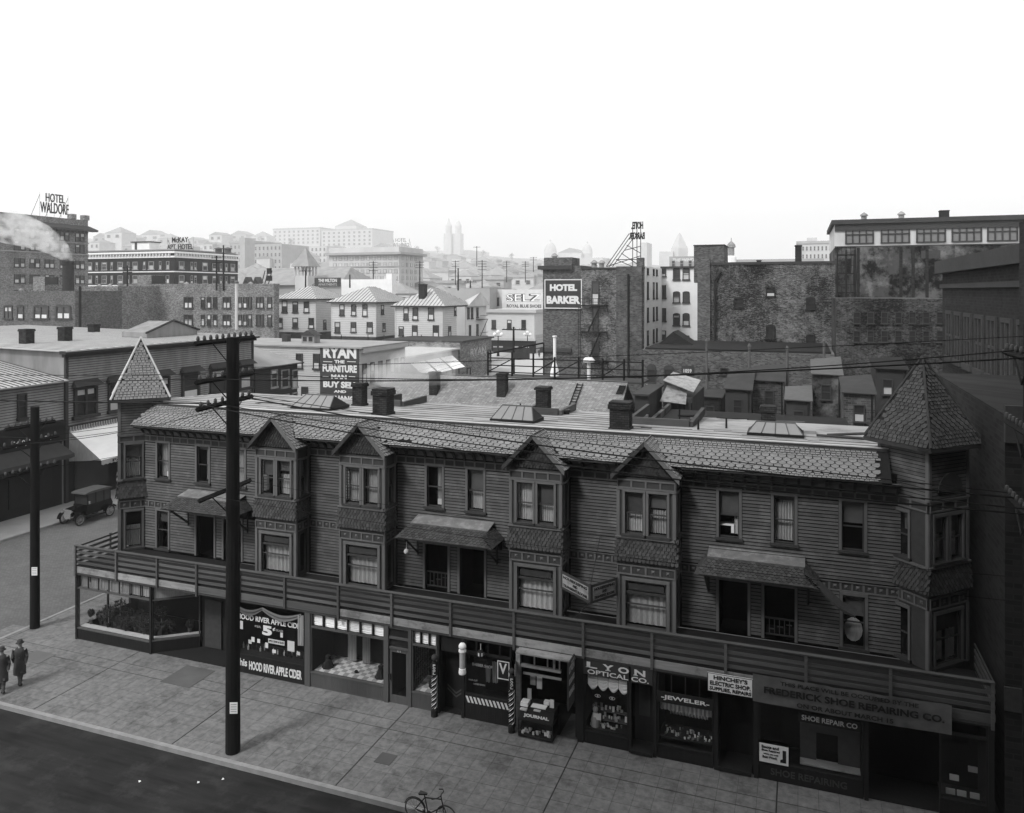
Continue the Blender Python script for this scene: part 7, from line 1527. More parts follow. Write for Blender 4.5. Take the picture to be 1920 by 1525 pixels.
# ================================================================ MOTOR CARS
def motor_car(x, y, label, close=False):
    t = thing('motor_car', label, 'car', (x, y, -.146)); z0 = -.146; P = lambda u, v, z: Vector((x + v, y + u, z0 + z))   # u back, v to the driver side
    def bx(b, u0, u1, v0, v1, a, c): return b.wbox(x + v0, x + v1, y + u0, y + u1, z0 + a, z0 + c)
    def poly(b, pr, v0, v1):
        k = len(pr); b.add([P(u, v0, z) for u, z in pr] + [P(u, v1, z) for u, z in pr], [tuple(range(k)), tuple(range(2 * k - 1, k - 1, -1))] + [(i, (i + 1) % k, (i + 1) % k + k, i + k) for i in range(k)])
    b = MB(); poly(b, [(-.1, .62), (-.05, 1.12), (.85, 1.2), (.9, .6)], -.33, .33); b.build('bonnet', M['car'], t)
    b = MB(); bx(b, -.16, -.09, -.3, .3, .5, 1.12); b.build('radiator', M['nickel'], t)
    b = MB(); poly(b, [(.9, .55), (.88, 1.22), (2.95, 1.22), (3.1, .9), (2.95, .55)], -.62, .62); b.build('body', M['car'], t)
    b = MB()
    for v in (-.62, .58):
        for u in (.95, 1.62, 2.3, 2.85): bx(b, u, u + .06, v, v + .04, 1.22, 1.98)
    bx(b, .93, .97, -.62, .62, 1.9, 2.0); b.build('cabin_frame', M['car'], t)
    b = MB()
    for v in (-.6, .6): b.quad(P(1.0, v, 1.22), P(2.85, v, 1.22), P(2.85, v, 1.95), P(1.0, v, 1.95))
    b.quad(P(.97, -.6, 1.22), P(.97, .6, 1.22), P(.97, .6, 1.95), P(.97, -.6, 1.95)); b.quad(P(2.9, -.6, 1.22), P(2.9, .6, 1.22), P(2.9, .6, 1.95), P(2.9, -.6, 1.95)); b.build('pane', M['pane_far'], t)
    b = MB(); poly(b, [(.72, 1.98), (.75, 2.06), (1.2, 2.13), (2.6, 2.13), (3.0, 2.05), (3.0, 1.98)], -.68, .68); b.build('roof', mat('car_roof', .07, rough=.6, var=.2), t)
    for v in (-.72, .72):
        for uc in (.25, 2.75):
            b = MB(); R_ = .48
            for i in range(7):
                g0, g1 = math.pi * (.02 + i / 7 * .85), math.pi * (.02 + (i + 1) / 7 * .85); a, c = P(uc - R_ * math.cos(g0), v - .15, .4 + R_ * math.sin(g0)), P(uc - R_ * math.cos(g1), v - .15, .4 + R_ * math.sin(g1)); o = Vector((.32, 0, 0)); b.quad(a, c, c + o, a + o)
            b.build('mudguard', M['car'], t)
        b = MB(); bx(b, .75, 2.3, v - .14, v + .14, .36, .4); b.build('running_board', M['car'], t)
        b = MB(); q = P(-.12, v * .55, 1.0); b.tube(q, q + Vector((0, -.14, 0)), .08, .12, 12); b.build('headlight', M['nickel'], t)
    for uc in (.25, 2.75):
        for v in (-.72, .72):
            c = P(uc, v, .39); n = 24; b = MB(); pts = [c + Vector((0, math.cos(2 * math.pi * i / n), math.sin(2 * math.pi * i / n))) * .36 for i in range(n + 1)]; b.path(pts, .055, 6); w_ = b.build('wheel', M['tyre'], t)
            b = MB(); pts = [c + Vector((0, math.cos(2 * math.pi * i / n), math.sin(2 * math.pi * i / n))) * .3 for i in range(n + 1)]; b.path(pts, .025, 5); b.tube(c - Vector((.06, 0, 0)), c + Vector((.06, 0, 0)), .06, .06, 8)
            for i in range(12): g = 2 * math.pi * i / 12; b.tube(c, c + Vector((0, math.cos(g), math.sin(g))) * .3, .018, .018, 4)
            b.build('spokes', M['fascia'], w_)
    b = MB(); q = P(1.0, .75, 1.3); b.tube(q, q + Vector((0, 0, .2)), .05, .05, 8); b.build('side_lamp', M['nickel'], t)
    return t
car = motor_car(-47.25, 40.2, 'black closed motor car with spoked wheels parked at the far kerb facing us')
dup(car, (-47.3, 45.3, -.146), 0, 'second black motor car, half hidden by the turret, parked behind the first')
dup(car, (-60, 151, 2.0), math.radians(90), 'distant dark motor car on the cross street below the corner block', None)

# ================================================================ PEOPLE
def person(x, y, z, face, label, pose=0, h=1.7):
    t = thing('person', label, 'person', (x, y, z)); s = h / 1.7; c, sn = math.cos(face), math.sin(face)
    def P(a, f, zz): return (x + (a * c - f * sn) * s, y + (a * sn + f * c) * s, z + zz * s)
    pts = [(0, 0, .93, .15), (0, 0, 1.12, .135), (0, .0, 1.3, .16), (0, 0, 1.44, .10), (0, .01, 1.5, .055), (0, .02, 1.58, .085), (0, .02, 1.66, .08)]
    st = .16 if pose else .05
    legs = [(-.09, 0, .86, .10), (-.1, st, .48, .07), (-.1, st * 1.4, .1, .05), (-.1, st * 1.4 + .13, .04, .045), (.09, 0, .86, .10), (.1, -st * .6, .48, .07), (.1, -st * 1.6, .12, .05), (.1, -st * 1.6 + .13, .04, .045)]
    arms = [(-.19, 0, 1.4, .065), (-.25, -.05, 1.12, .05), (-.24, .06, .88, .038), (-.24, .09, .8, .035), (.19, 0, 1.4, .065), (.25, .03, 1.12, .05), (.24, -.06, .88, .038), (.24, -.04, .8, .035)]
    V = pts + legs + arms; E = [(0, 1), (1, 2), (2, 3), (3, 4), (4, 5), (5, 6), (0, 7), (7, 8), (8, 9), (9, 10), (0, 11), (11, 12), (12, 13), (13, 14), (2, 15), (15, 16), (16, 17), (17, 18), (2, 19), (19, 20), (20, 21), (21, 22)]
    me = bpy.data.meshes.new('person_body'); me.from_pydata([P(*v[:3]) for v in V], E, []); o = bpy.data.objects.new('body', me); COL.objects.link(o)
    sk = o.modifiers.new('skin', 'SKIN'); 
    if not me.skin_vertices: 
        bm_ = None
        import bmesh
        bm_ = bmesh.new(); bm_.from_mesh(me); bm_.verts.layers.skin.verify(); bm_.to_mesh(me); bm_.free()
    for i, v in enumerate(V): me.skin_vertices[0].data[i].radius = (v[3] * s, v[3] * s); me.skin_vertices[0].data[i].use_root = (i == 0)
    ss = o.modifiers.new('sub', 'SUBSURF'); ss.levels = 1; ss.render_levels = 1; me.materials.append(M['skin']); adopt(o, t)
    b = MB(); L_ = [(.24, .42), (.235, .7), (.2, .95), (.18, 1.12), (.215, 1.3), (.2, 1.42), (.1, 1.5)]
    vs = []; n = 14
    for r, zz in L_: vs += [P(r * math.cos(2 * math.pi * i / n), r * .72 * math.sin(2 * math.pi * i / n), zz) for i in range(n)]
    b.add(vs, [(j * n + i, j * n + (i + 1) % n, (j + 1) * n + (i + 1) % n, (j + 1) * n + i) for j in range(len(L_) - 1) for i in range(n)])
    for q in (15, 19): b.tube(P(*V[q][:3]), P(*V[q + 1][:3]), .08 * s, .07 * s, 8); b.tube(P(*V[q + 1][:3]), P(*V[q + 2][:3]), .07 * s, .055 * s, 8)
    b.build('coat', M['coat'], t, smooth=True)
    b = MB()
    for q in (7, 11): b.tube(P(*V[q][:3]), P(*V[q + 1][:3]), .105 * s, .08 * s, 8); b.tube(P(*V[q + 1][:3]), P(*V[q + 2][:3]), .08 * s, .065 * s, 8); b.tube(P(*V[q + 2][:3]), P(*V[q + 3][:3]), .07 * s, .055 * s, 8)
    b.build('trousers', M['coat'], t, smooth=True)
    b = MB(); q = P(0, .02, 1.68); b.lathe(q, [(.15, -.005), (.16, .0), (.105, .02), (.1, .1), (.07, .13), (.01, .14)], 14); b.build('hat', M['signdark'], t, smooth=True)
    b = MB(); 
    for a in (-.035, .035): b.ball(P(a, .098, 1.62), .012 * s, 6, 4)
    b.ball(P(0, .11, 1.595), .016 * s, 6, 4); b.box(Frame(0, 0, 0), 0, .001, 0, .001, 0, .001); b.build('face_features', M['coat'], t)
    return t
px_, py_ = G(37, 1283); person(px_, py_, 0, math.radians(30), 'walker in a long dark coat and hat crossing the corner pavement', 1)
px_, py_ = G(3, 1298); person(px_, py_, 0, math.radians(40), 'dark coated walker at the picture edge beside the corner pavement', 1)
px_, py_ = G(1011, 672, 2.2); person(px_, py_, hill(px_, py_) + .3, 0, 'tiny distant pedestrian at the corner below the shoe advertisement', 1)

# ================================================================ BICYCLE
def bicycle(x, y, z0, label):
    t = thing('bicycle', label, 'bicycle', (x, y, z0)); V = lambda u, zz, v=0: Vector((x + u, y + v, z0 + zz)); R_ = .33
    for u in (-.52, .52):
        n = 30; b = MB(); b.path([V(u + R_ * math.cos(2 * math.pi * i / n), .35 + R_ * math.sin(2 * math.pi * i / n)) for i in range(n + 1)], .02, 6); w_ = b.build('wheel', M['tyre'], t)
        b = MB()
        for i in range(18): g = 2 * math.pi * i / 18; b.tube(V(u, .35, .03 * (-1) ** i), V(u + R_ * math.cos(g), .35 + R_ * math.sin(g)), .004, .004, 3)
        b.tube(V(u, .35, -.05), V(u, .35, .05), .03, .03, 8); b.build('spokes', M['nickel'], w_)
    b = MB(); bb_ = V(-.08, .3); st = V(-.2, .82); hd = V(.36, .84); hb = V(.4, .62)
    for a, c in ((bb_, st), (bb_, hb), (st - Vector((0, 0, .05)), hd), (bb_, V(-.52, .35)), (st - Vector((0, 0, .06)), V(-.52, .35)), (V(.35, .9), V(.44, .55))): b.tube(a, c, .018, .018, 6)
    b.build('frame', M['iron'], t); b = MB(); b.tube(V(.43, .58, .05), V(.52, .35, .05), .014); b.tube(V(.43, .58, -.05), V(.52, .35, -.05), .014); b.build('fork', M['iron'], t)
    b = MB(); b.path([V(.33, .92), V(.36, 1.0), V(.38, 1.0, .12), V(.3, .99, .24), V(.16, .95, .26)], .014); b.path([V(.36, 1.0), V(.38, 1.0, -.12), V(.3, .99, -.24), V(.16, .95, -.26)], .014); b.tube(V(.35, .9), V(.355, 1.0), .016); b.build('handlebar', M['iron'], t)
    b = MB(); q = V(-.24, .9); b.add([q + Vector(v) for v in ((-.14, -.09, 0), (-.14, .09, 0), (0, .06, .01), (.14, .02, .02), (.14, -.02, .02), (0, -.06, .01))] + [q + Vector(v) - Vector((0, 0, .06)) for v in ((-.12, -.06, 0), (-.12, .06, 0), (0, .03, .01), (.12, .01, .02), (.12, -.01, .02), (0, -.03, .01))], [(0, 1, 2, 3, 4, 5), (11, 10, 9, 8, 7, 6)] + [(i, (i + 1) % 6, (i + 1) % 6 + 6, i + 6) for i in range(6)]); b.tube(V(-.2, .8), V(-.22, .88), .014); b.build('saddle', M['signdark'], t)
    b = MB(); b.tube(bb_ - Vector((0, .06, 0)), bb_ + Vector((0, .06, 0)), .07, .07, 14); b.tube(bb_ + Vector((0, .06, 0)), V(.03, .16, .08), .012); b.tube(bb_ - Vector((0, .06, 0)), V(-.19, .44, -.08), .012); b.tube(V(.0, .15, .07), V(.06, .15, .15), .02, .02, 4); b.tube(V(-.22, .44, -.07), V(-.16, .44, -.15), .02, .02, 4); b.build('pedals', M['iron'], t)
    b = MB(); b.path([V(-.52 + .37 * math.cos(g), .35 + .37 * math.sin(g)) for g in [math.pi * (.1 + .8 * i / 8) for i in range(9)]], .015, 4); b.build('mudguard', M['iron'], t)
    return t
bicycle(-10.5, 21.45, -.15, 'dark bicycle standing in the gutter against the kerb')

# ================================================================ STREET LAMPS, DISTANT POLES
def street_lamp(x, y, z, label):
    t = thing('street_lamp', label, 'street lamp', (x, y, z), 'globe lamps on the cross street'); b = MB(); b.lathe((x, y, z), [(.25, 0), (.2, .5), (.1, .7), (.08, 3.2), (.1, 3.3)], 10); b.tube((x - .6, y, z + 3.2), (x + .6, y, z + 3.2), .05); b.build('post', M['iron'], t)
    for dx, dz in ((-.6, 3.5), (.6, 3.5), (0, 3.9)): b = MB(); b.ball((x + dx, y, z + dz), .3, 10, 7); b.build('globe', M['white'], t)
    return t
for px, yy, nm in ((934, 118, 'globe street lamp on the cross street nearest the brick corner store'), (989, 148, 'globe street lamp before the corner shop block')): street_lamp(X(px, yy), yy, Zy(px, 668 if yy < 130 else 660, yy), nm)
def line_pole(px, t_, top, bot, n, label, arm=2.6):
    x, y, z = D(px, t_, top); zb = D(px, t_, bot)[2]; t = thing('telegraph_pole', label, 'utility pole', (x, y, zb), 'distant telegraph poles'); b = MB(); b.tube((x, y, zb), (x, y, z), .18 if t_ > 110 else .2, .13, 6); b.build('pole', M['pole'], t)
    for i in range(n): b = MB(); b.tube((x - arm / 2, y, z - .4 - i * .9), (x + arm / 2, y, z - .4 - i * .9), .07, .07, 4); b.build('crossarm', M['pole'], t)
    for i in range(n): 
        b = MB()
        for k in range(6): b.tube((x - arm / 2 + arm * (k + .5) / 6, y, z - .4 - i * .9), (x - arm / 2 + arm * (k + .5) / 6, y, z - .15 - i * .9), .05, .03, 4)
        b.build('insulators', M['insul'], t, kind='stuff')
line_pole(963, 108, 613, 720, 1, 'telegraph pole with one arm before the shops of the corner block', 3.4)
dsc = ['twin armed', 'three armed', 'bare topped', 'short', 'slender', 'leaning tall', 'many armed', 'faint', 'stubby', 'thin grey', 'faint many armed', 'small']
loc_ = ['beyond the chimney house', 'left of the twin church towers', 'above the brick corner store roofs', 'over the flat brick roofs', 'near the pale plain building', 'above the shoe advertisement', 'behind the distant hotel', 'beside the white billboard', 'before the hazy hotel', 'on the slope below the domes', 'below the twin towers', 'by the turreted hall']
for i, (px, t_, tp, bt, n) in enumerate(((854, 300, 489, 535, 3), (904, 260, 488, 540, 4), (859, 170, 503, 545, 0), (882, 190, 526, 545, 1), (950, 330, 490, 530, 3), (985, 330, 490, 530, 3), (700, 260, 490, 530, 4), (787, 260, 490, 540, 3), (573, 170, 505, 540, 1), (1000, 330, 482, 510, 2), (894, 330, 462, 500, 1), (656, 175, 515, 540, 0))):
    line_pole(px, t_, tp, bt, n, dsc[i] + ' telegraph pole ' + loc_[i], 3.2)
for px, tp, nm in ((239, 498, 'wire pole standing before the corniced hotel windows'), (406, 480, 'tall wire pole at the end of the corniced hotel'), (419, 460, 'thin flagstaff like pole by the corniced hotel roof')): line_pole(px, 150, tp, 545, 2 if px < 410 else 0, nm, 2.4)

# cross street surface, rising with the ground
vs = []; fs = []
for j in range(15):
    for i in range(12): x = -88 + i * 6.0; y = 104 + j * 4; vs.append((x, y, hill(x, y) + .32))
fs = [(j * 12 + i, j * 12 + i + 1, (j + 1) * 12 + i + 1, (j + 1) * 12 + i) for j in range(14) for i in range(11)]
b = MB(); b.add(vs, fs); b.build('cross_street', M['paleroad'], kind='structure')

# ================================================================ THE HILL
ST = lambda t: t if t < 300 else 300 + (t - 300) * 4.8
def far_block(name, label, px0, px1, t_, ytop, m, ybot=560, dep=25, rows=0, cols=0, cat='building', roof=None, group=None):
    sc_ = ST(t_) / t_; t_ = ST(t_); dep *= sc_
    x0, y, _ = D(px0, t_); x1 = X(px1, y); zt = Zy((px0 + px1) / 2, ytop, y); zb = Zy((px0 + px1) / 2, ybot, y); t = thing(name, label, cat, ((x0 + x1) / 2, y, zb), group); b = MB(); b.wbox(x0, x1, y, y + dep, min(zb, 0), zt); b.build('wall', m, t)
    h = (x1 - x0)
    if roof == 'gable': b = MB(); b.prism(FY(y), [(x0 - .6, zt), (x1 + .6, zt), ((x0 + x1) / 2, zt + h * .2)], -dep - .5, .5); b.build('roof', M['midroof'], t)
    elif roof == 'hip': b = MB(); q = [(x0 - .6, y - .6, zt), (x1 + .6, y - .6, zt), (x1 + .6, y + dep + .6, zt), (x0 - .6, y + dep + .6, zt)]; ap = ((x0 + x1) / 2, y + dep / 2, zt + h * .3); b.quad(*q); [b.quad(q[i], q[(i + 1) % 4], ap) for i in range(4)]; b.build('roof', M['midroof'], t)
    elif roof == 'flat': b = MB(); b.wbox(x0 - .8, x1 + .8, y - .8, y + dep, zt, zt + 1.2 * sc_); b.build('cornice', M['far2'], t)
    F = FY(y); ph = 3.6 * sc_
    for r_ in range(rows):
        for c in range(cols): u = x0 + h * (c + .5) / cols; win(t, F, u - h / cols * .22, u + h / cols * .22, zt - 3.2 * sc_ - r_ * ph, zt - 1.2 * sc_ - r_ * ph, M['far2'], 0, 0, .3)
    return t, x0, x1, y, zt
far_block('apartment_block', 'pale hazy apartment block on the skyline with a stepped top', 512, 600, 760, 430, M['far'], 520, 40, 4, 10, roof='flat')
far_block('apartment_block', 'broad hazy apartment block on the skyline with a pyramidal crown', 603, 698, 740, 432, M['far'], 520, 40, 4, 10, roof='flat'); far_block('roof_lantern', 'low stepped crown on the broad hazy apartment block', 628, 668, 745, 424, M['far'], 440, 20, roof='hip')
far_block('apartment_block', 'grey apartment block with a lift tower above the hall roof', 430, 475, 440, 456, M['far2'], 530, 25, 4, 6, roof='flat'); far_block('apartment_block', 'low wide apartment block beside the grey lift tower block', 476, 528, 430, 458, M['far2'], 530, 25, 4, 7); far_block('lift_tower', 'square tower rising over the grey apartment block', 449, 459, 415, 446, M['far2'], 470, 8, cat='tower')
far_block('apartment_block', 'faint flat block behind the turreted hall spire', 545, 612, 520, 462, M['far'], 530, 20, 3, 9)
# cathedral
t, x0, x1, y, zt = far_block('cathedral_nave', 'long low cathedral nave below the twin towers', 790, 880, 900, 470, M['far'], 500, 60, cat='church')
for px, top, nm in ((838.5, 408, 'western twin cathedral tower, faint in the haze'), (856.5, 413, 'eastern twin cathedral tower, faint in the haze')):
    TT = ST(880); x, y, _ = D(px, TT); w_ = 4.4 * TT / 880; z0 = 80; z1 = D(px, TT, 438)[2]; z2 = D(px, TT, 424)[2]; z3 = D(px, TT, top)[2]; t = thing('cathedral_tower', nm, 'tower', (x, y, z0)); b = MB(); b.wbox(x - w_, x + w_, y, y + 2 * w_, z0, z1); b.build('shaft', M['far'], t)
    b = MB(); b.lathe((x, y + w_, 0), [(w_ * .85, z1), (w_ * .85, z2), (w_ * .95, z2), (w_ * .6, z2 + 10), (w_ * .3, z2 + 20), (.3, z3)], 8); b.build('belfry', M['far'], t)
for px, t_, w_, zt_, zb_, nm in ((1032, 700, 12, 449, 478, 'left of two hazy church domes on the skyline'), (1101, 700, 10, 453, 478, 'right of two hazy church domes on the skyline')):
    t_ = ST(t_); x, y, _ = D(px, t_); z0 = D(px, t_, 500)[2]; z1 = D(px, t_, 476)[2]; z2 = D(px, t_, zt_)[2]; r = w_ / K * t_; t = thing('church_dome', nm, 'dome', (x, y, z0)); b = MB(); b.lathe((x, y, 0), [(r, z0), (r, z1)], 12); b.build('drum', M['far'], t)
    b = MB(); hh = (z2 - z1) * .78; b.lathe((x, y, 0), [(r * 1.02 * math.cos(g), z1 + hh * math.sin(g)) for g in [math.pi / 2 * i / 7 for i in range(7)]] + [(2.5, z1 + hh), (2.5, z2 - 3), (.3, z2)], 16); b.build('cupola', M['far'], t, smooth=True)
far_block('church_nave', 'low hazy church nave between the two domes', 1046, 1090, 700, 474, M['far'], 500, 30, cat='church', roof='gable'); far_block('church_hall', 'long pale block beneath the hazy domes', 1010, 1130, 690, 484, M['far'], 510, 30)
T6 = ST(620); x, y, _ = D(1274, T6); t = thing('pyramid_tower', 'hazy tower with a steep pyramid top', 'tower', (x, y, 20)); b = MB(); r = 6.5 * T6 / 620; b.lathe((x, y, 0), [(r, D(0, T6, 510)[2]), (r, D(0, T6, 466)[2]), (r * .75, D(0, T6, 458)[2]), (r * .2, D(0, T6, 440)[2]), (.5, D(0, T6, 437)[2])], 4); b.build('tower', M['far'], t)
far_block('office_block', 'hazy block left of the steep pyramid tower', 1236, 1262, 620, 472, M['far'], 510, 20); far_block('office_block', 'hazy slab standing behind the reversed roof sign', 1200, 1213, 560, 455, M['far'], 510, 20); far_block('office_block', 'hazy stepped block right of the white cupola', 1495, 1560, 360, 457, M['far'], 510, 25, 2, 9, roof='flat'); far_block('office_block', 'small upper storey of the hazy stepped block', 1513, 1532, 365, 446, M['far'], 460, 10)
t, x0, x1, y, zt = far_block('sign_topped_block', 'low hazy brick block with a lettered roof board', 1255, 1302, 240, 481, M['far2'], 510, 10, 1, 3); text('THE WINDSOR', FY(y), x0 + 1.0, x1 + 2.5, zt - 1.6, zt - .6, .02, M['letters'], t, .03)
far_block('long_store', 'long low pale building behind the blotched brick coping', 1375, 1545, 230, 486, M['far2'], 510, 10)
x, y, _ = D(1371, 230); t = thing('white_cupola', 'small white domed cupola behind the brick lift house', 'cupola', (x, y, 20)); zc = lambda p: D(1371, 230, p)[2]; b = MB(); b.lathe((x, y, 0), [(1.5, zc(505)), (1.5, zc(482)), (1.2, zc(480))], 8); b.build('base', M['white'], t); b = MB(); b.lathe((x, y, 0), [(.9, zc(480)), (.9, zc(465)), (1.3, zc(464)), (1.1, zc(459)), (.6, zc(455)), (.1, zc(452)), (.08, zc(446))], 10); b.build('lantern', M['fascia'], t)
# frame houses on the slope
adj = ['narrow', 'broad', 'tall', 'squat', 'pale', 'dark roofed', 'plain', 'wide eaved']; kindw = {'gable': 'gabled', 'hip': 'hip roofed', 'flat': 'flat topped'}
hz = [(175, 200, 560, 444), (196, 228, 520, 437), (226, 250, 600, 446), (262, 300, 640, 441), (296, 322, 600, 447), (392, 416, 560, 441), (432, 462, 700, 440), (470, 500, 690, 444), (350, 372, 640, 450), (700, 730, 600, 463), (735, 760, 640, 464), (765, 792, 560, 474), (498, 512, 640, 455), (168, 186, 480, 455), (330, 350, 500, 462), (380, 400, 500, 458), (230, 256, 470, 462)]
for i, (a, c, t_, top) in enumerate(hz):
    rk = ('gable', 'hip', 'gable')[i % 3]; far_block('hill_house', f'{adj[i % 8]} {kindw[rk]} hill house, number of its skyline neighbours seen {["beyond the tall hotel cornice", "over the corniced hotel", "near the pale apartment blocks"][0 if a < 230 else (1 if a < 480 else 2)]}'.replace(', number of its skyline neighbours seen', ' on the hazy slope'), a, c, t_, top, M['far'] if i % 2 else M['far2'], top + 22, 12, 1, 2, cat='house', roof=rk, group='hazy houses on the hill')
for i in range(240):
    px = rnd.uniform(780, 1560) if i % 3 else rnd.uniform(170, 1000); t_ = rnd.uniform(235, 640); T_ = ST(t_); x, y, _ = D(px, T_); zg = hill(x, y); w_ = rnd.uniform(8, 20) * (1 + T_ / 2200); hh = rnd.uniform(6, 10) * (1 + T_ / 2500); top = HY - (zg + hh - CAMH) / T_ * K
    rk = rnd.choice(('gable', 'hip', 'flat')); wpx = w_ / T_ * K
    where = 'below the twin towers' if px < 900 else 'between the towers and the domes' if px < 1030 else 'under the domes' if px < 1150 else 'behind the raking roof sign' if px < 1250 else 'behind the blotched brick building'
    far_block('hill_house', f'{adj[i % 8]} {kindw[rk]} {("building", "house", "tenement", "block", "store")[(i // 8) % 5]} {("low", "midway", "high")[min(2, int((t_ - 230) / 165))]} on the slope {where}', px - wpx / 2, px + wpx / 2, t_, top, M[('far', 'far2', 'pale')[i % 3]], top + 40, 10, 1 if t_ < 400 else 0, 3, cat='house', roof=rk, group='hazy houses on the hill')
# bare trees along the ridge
def bare_tree(x, y, z, h, label):
    t = thing('bare_tree', label, 'tree', (x, y, z), 'bare trees along the hazy ridge'); b = MB(); b.tube((x, y, z), (x, y, z + h * .55), h * .03, h * .015, 5); b.build('trunk', M['bark'], t); b = MB()
    def br(p, d, l, r, k):
        q = p + d * l; b.tube(p, q, r, r * .5, 3)
        if k:
            for _ in range(3): nd = (d + Vector((rnd.uniform(-.8, .8), rnd.uniform(-.8, .8), rnd.uniform(-.1, .5)))).normalized(); br(p.lerp(q, rnd.uniform(.5, 1)), nd, l * .68, r * .6, k - 1)
    for _ in range(8): br(Vector((x, y, z + h * rnd.uniform(.12, .5))), Vector((rnd.uniform(-.9, .9), rnd.uniform(-.9, .9), .9)).normalized(), h * .26, h * .014, 4)
    b.build('crown', M['bark'], t); return t
protos = [bare_tree(*D(368, 560)[:2], 0, 1, 'x') for _ in range(0)]
base = bare_tree(0, 0, 0, 14, 'bare winter tree rising above the roofs over the corniced hotel'); base.name = 'bare_tree'
spots = [(368, 520), (206, 540), (315, 600), (420, 620), (490, 640), (250, 560), (345, 480), (405, 470), (500, 560), (545, 620), (720, 620), (780, 700), (820, 760), (905, 700), (960, 640), (1140, 600), (180, 500), (290, 520), (450, 560), (740, 560)]
tl = ['crooked', 'slender', 'spreading', 'leaning', 'broad', 'twiggy']
for i, (px, t_) in enumerate(spots):
    t_ = ST(t_); x, y, _ = D(px, t_); zg = hill(x, y) + 8
    lb = f'{tl[i % 6]} {["young", "old", "thin", "tall"][i // 6]} bare tree on the hazy ridge ' + ('beyond the tall hotel' if px < 230 else 'above the corniced hotel' if px < 440 else 'near the apartment blocks' if px < 750 else 'near the twin towers' if px < 1000 else 'by the domes')
    if i == 0: base.location = (x, y, zg); base['label'] = lb; base.rotation_euler = (0, 0, 0); r_ = base
    else: r_ = dup(base, (x, y, zg), rnd.uniform(0, 6.28), lb, 'bare trees along the hazy ridge', rnd.uniform(1.3, 2.1))

# ================================================================ SMOKE AND HAZE
def smoke(name, label, pts, dens, m_name):
    m = bpy.data.materials.new(m_name); m.use_nodes = True; t = m.node_tree; N = t.nodes; N.remove(N['Principled BSDF']); out = N['Material Output']; v = N.new('ShaderNodeVolumePrincipled'); v.inputs['Color'].default_value = (.95, .95, .95, 1)
    g = N.new('ShaderNodeNewGeometry'); n1 = N.new('ShaderNodeTexNoise'); n1.inputs['Scale'].default_value = .55; n1.inputs['Detail'].default_value = 3; t.links.new(g.outputs['Position'], n1.inputs['Vector'])
    mr = N.new('ShaderNodeMapRange'); mr.inputs[1].default_value = .42; mr.inputs[2].default_value = .7; mr.inputs[3].default_value = 0; mr.inputs[4].default_value = dens; t.links.new(n1.outputs[0], mr.inputs[0]); t.links.new(mr.outputs[0], v.inputs['Density']); t.links.new(v.outputs[0], out.inputs['Volume'])
    b = MB(); n = 14; ring = []
    for i, (c, r) in enumerate(pts):
        c = Vector(c); d = (Vector(pts[min(i + 1, len(pts) - 1)][0]) - Vector(pts[max(i - 1, 0)][0])).normalized(); e1 = d.cross(Vector((0, 1, 0))).normalized(); e2 = d.cross(e1)
        ring.append([tuple(c + (e1 * math.cos(2 * math.pi * k / n) + e2 * math.sin(2 * math.pi * k / n)) * r) for k in range(n)])
    vs = [q for rr in ring for q in rr]; k = len(ring); b.add(vs, [(j * n + i, j * n + (i + 1) % n, (j + 1) * n + (i + 1) % n, (j + 1) * n + i) for j in range(k - 1) for i in range(n)] + [tuple(range(n - 1, -1, -1)), tuple(range((k - 1) * n, k * n))])
    o = b.build(name, m, kind='stuff', smooth=True); o['label'] = label; return o
P_ = lambda px, py, y: (X(px, y), y, Zy(px, py, y))
smoke('stack_smoke', 'pale smoke drifting from the round smokestack', [(P_(128, 492, 106), .75), (P_(123, 480, 106), 1.2), (P_(112, 468, 106), 1.7), (P_(96, 456, 106), 2.1), (P_(76, 445, 106), 2.6), (P_(48, 434, 106), 3.0), (P_(10, 424, 106), 3.3)], .6, 'stack_smoke')
smoke('roof_smoke', 'pale smoke drifting over the shingled roof from a low chimney', [(P_(676, 716, 36), .12), (P_(688, 706, 36.3), .4), (P_(712, 700, 36.8), .75), (P_(745, 694, 37.3), 1.0), (P_(790, 686, 38), 1.25), (P_(840, 676, 39), 1.3)], 1.0, 'roof_smoke')
if HAZE:
    m = bpy.data.materials.new('haze_air'); m.use_nodes = True; t = m.node_tree; N = t.nodes; N.remove(N['Principled BSDF']); v = N.new('ShaderNodeVolumePrincipled'); v.inputs['Color'].default_value = (1, 1, 1, 1); v.inputs['Density'].default_value = HAZE; v.inputs['Anisotropy'].default_value = .3; t.links.new(v.outputs[0], N['Material Output'].inputs['Volume'])
    b = MB(); x0, x1, y0, y1, z0, z1 = -4800, 2700, -70, 4600, -2.0, 380
    b.add([(x0, y0, z0), (x1, y0, z0), (x1, y1, z0), (x0, y1, z0), (x0, y0, z1), (x1, y0, z1), (x1, y1, z1), (x0, y1, z1)], [(3, 2, 1, 0), (4, 5, 6, 7), (0, 1, 5, 4), (1, 2, 6, 5), (2, 3, 7, 6), (3, 0, 4, 7)])
    o = b.build('haze', m, kind='stuff')

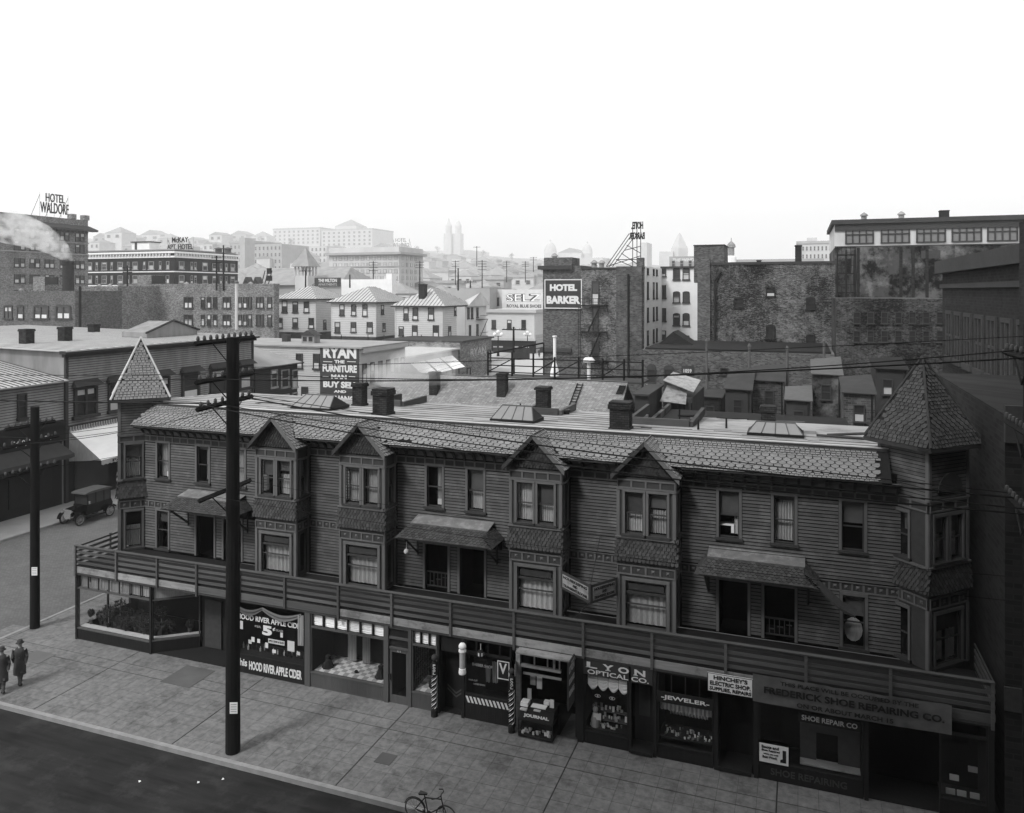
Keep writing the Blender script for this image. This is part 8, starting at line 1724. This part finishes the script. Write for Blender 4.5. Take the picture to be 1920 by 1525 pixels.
# scraps of paper in the gutter
for i, (px, py) in enumerate(((262, 1466), (372, 1468), (418, 1462), (478, 1440), (583, 1470), (620, 1483))):
    x, y = G(px, py, -.14); b = MB(); a = rnd.uniform(0, 3); c_, s_ = math.cos(a) * .045, math.sin(a) * .05
    b.add([(x - c_, y - s_, -.135), (x + s_, y - c_, -.12), (x + c_, y + s_, -.13), (x - s_, y + c_, -.1)], [(0, 1, 2, 3)])
    tag(b.build('paper_scrap', M['paper'], loc=(x, y, -.14)), 'crumpled paper scrap in the street, ' + ['farthest down the gutter', 'second from the corner end', 'beside the pole foot', 'hard by the kerb', 'nearer the bicycle', 'closest to the bicycle'][i], 'paper')

# small vents and tanks that break the roof lines of the middle distance
clut = [(206, 118, 541, 'wide flat vent hood on the narrow brick annex'), (186, 118, 541, 'pair of stub vents on the narrow brick annex'), (350, 126, 537, 'low vent cap on the brick building left of the stove pipe'), (470, 126, 537, 'low vent cap on the brick building past the stove pipe'), (40, 108, 549, 'stub vent on the arched brick block'), (1128, 103, 500, 'mushroom vent on the brick hotel coping by the raking sign'), (1114, 103, 500, 'mushroom vent on the brick hotel coping nearer the parapet'), (1040, 102, 487, 'tiny vent on the brick hotel parapet'), (1620, 117, 411, 'low vent on the warehouse roof at its corner'), (1690, 117, 409, 'low vent in the middle of the warehouse roof'), (410, 180, 470, 'tank on the corniced hotel roof beside the letters'), (427, 180, 470, 'second tank on the corniced hotel roof at its end')]
for px, y, py, nm in clut:
    x = X(px, y); z = Zy(px, py, y); r = .35 if y < 150 else .9; b = MB(); b.lathe((x, y, z - .6), [(r, 0), (r, 1.0), (r * 1.5, 1.02), (r * 1.3, 1.2), (r * .2, 1.5)], 10); tag(b.build('roof_ventilator', M['fascia' if y < 150 else 'seamrib'], loc=(x, y, z)), nm, 'vent')

# huddle of sheds and lean-tos under the big brick walls
sheds = [(1312, 1352, 74, 742, 'brick_dark', 'low dark brick shed under the square lift house wall'), (1360, 1408, 70, 728, 'wood_dark', 'boarded shed with a sloping roof right of the paired rear windows'), (1412, 1470, 73, 712, 'brick_patch', 'tall narrow rear extension with a sloping roof against the low brick building'), (1474, 1520, 66, 748, 'wood_dark', 'low boarded hut behind the dark skylight'), (1524, 1578, 71, 700, 'concrete', 'stained cement rear extension next to the iron gallery stair'), (1582, 1640, 64, 735, 'brick_patch', 'blotched lean-to left of the sooty turret roof'), (1642, 1700, 72, 690, 'wood_dark', 'high boarded lean-to behind the sooty turret roof')]  # the east turret roof is dimmed in colour to paint in its dark side
for a, c, y, py, m, nm in sheds:
    x0, x1 = X(a, y), X(c, y); z1 = Zy(a, py, y); sl_ = (.9, .3, 1.4, .15, .6, 1.1, .4)[int(a) % 7]; t = thing('rear_shed', nm, 'shed', ((x0 + x1) / 2, y, 0)); b = MB(); b.wbox(x0, x1, y, y + 5, 0, z1 - .1); b.build('wall', M[m], t)
    b = MB(); b.slab([(x0 - .15, y - .3, z1), (x1 + .15, y - .3, z1 - .05), (x1 + .15, y + 5, z1 + sl_), (x0 - .15, y + 5, z1 + sl_ * .7)], .08); b.build('roof', M[rnd.choice(('deck', 'wood_dark', 'seamrib'))], t)
    F = FY(y); u = x0 + (x1 - x0) * rnd.uniform(.2, .4); win(t, F, u, u + .8, z1 - 2.2, z1 - .9, M['trim_dark'], .3)
    b = MB(); b.tube((x1 - .2, y - .1, 2), (x1 - .2, y - .1, z1 - .1), .06, .06, 5); b.build('drain_pipe', M['iron'], t)
for i, (px, y, p, q, nm) in enumerate(((1325, 78, 640, 790, 'stove flue against the low rear brick wall near the notice board'), (1405, 78, 650, 780, 'thin flue rising beside the boarded rear shed'), (1476, 76, 655, 770, 'tall flue between the rear extensions'), (1545, 76, 640, 760, 'tall flue by the stained rear extension'))):
    b = MB(); b.tube((X(px, y), y, Zy(px, q, y)), (X(px, y), y, Zy(px, p, y)), .11, .11, 8); b.lathe((X(px, y), y, Zy(px, p, y)), [(.2, 0), (.05, .3)], 8); tag(b.build('flue_pipe', M['seamrib'], loc=(X(px, y), y, Zy(px, q, y))), nm, 'pipe')
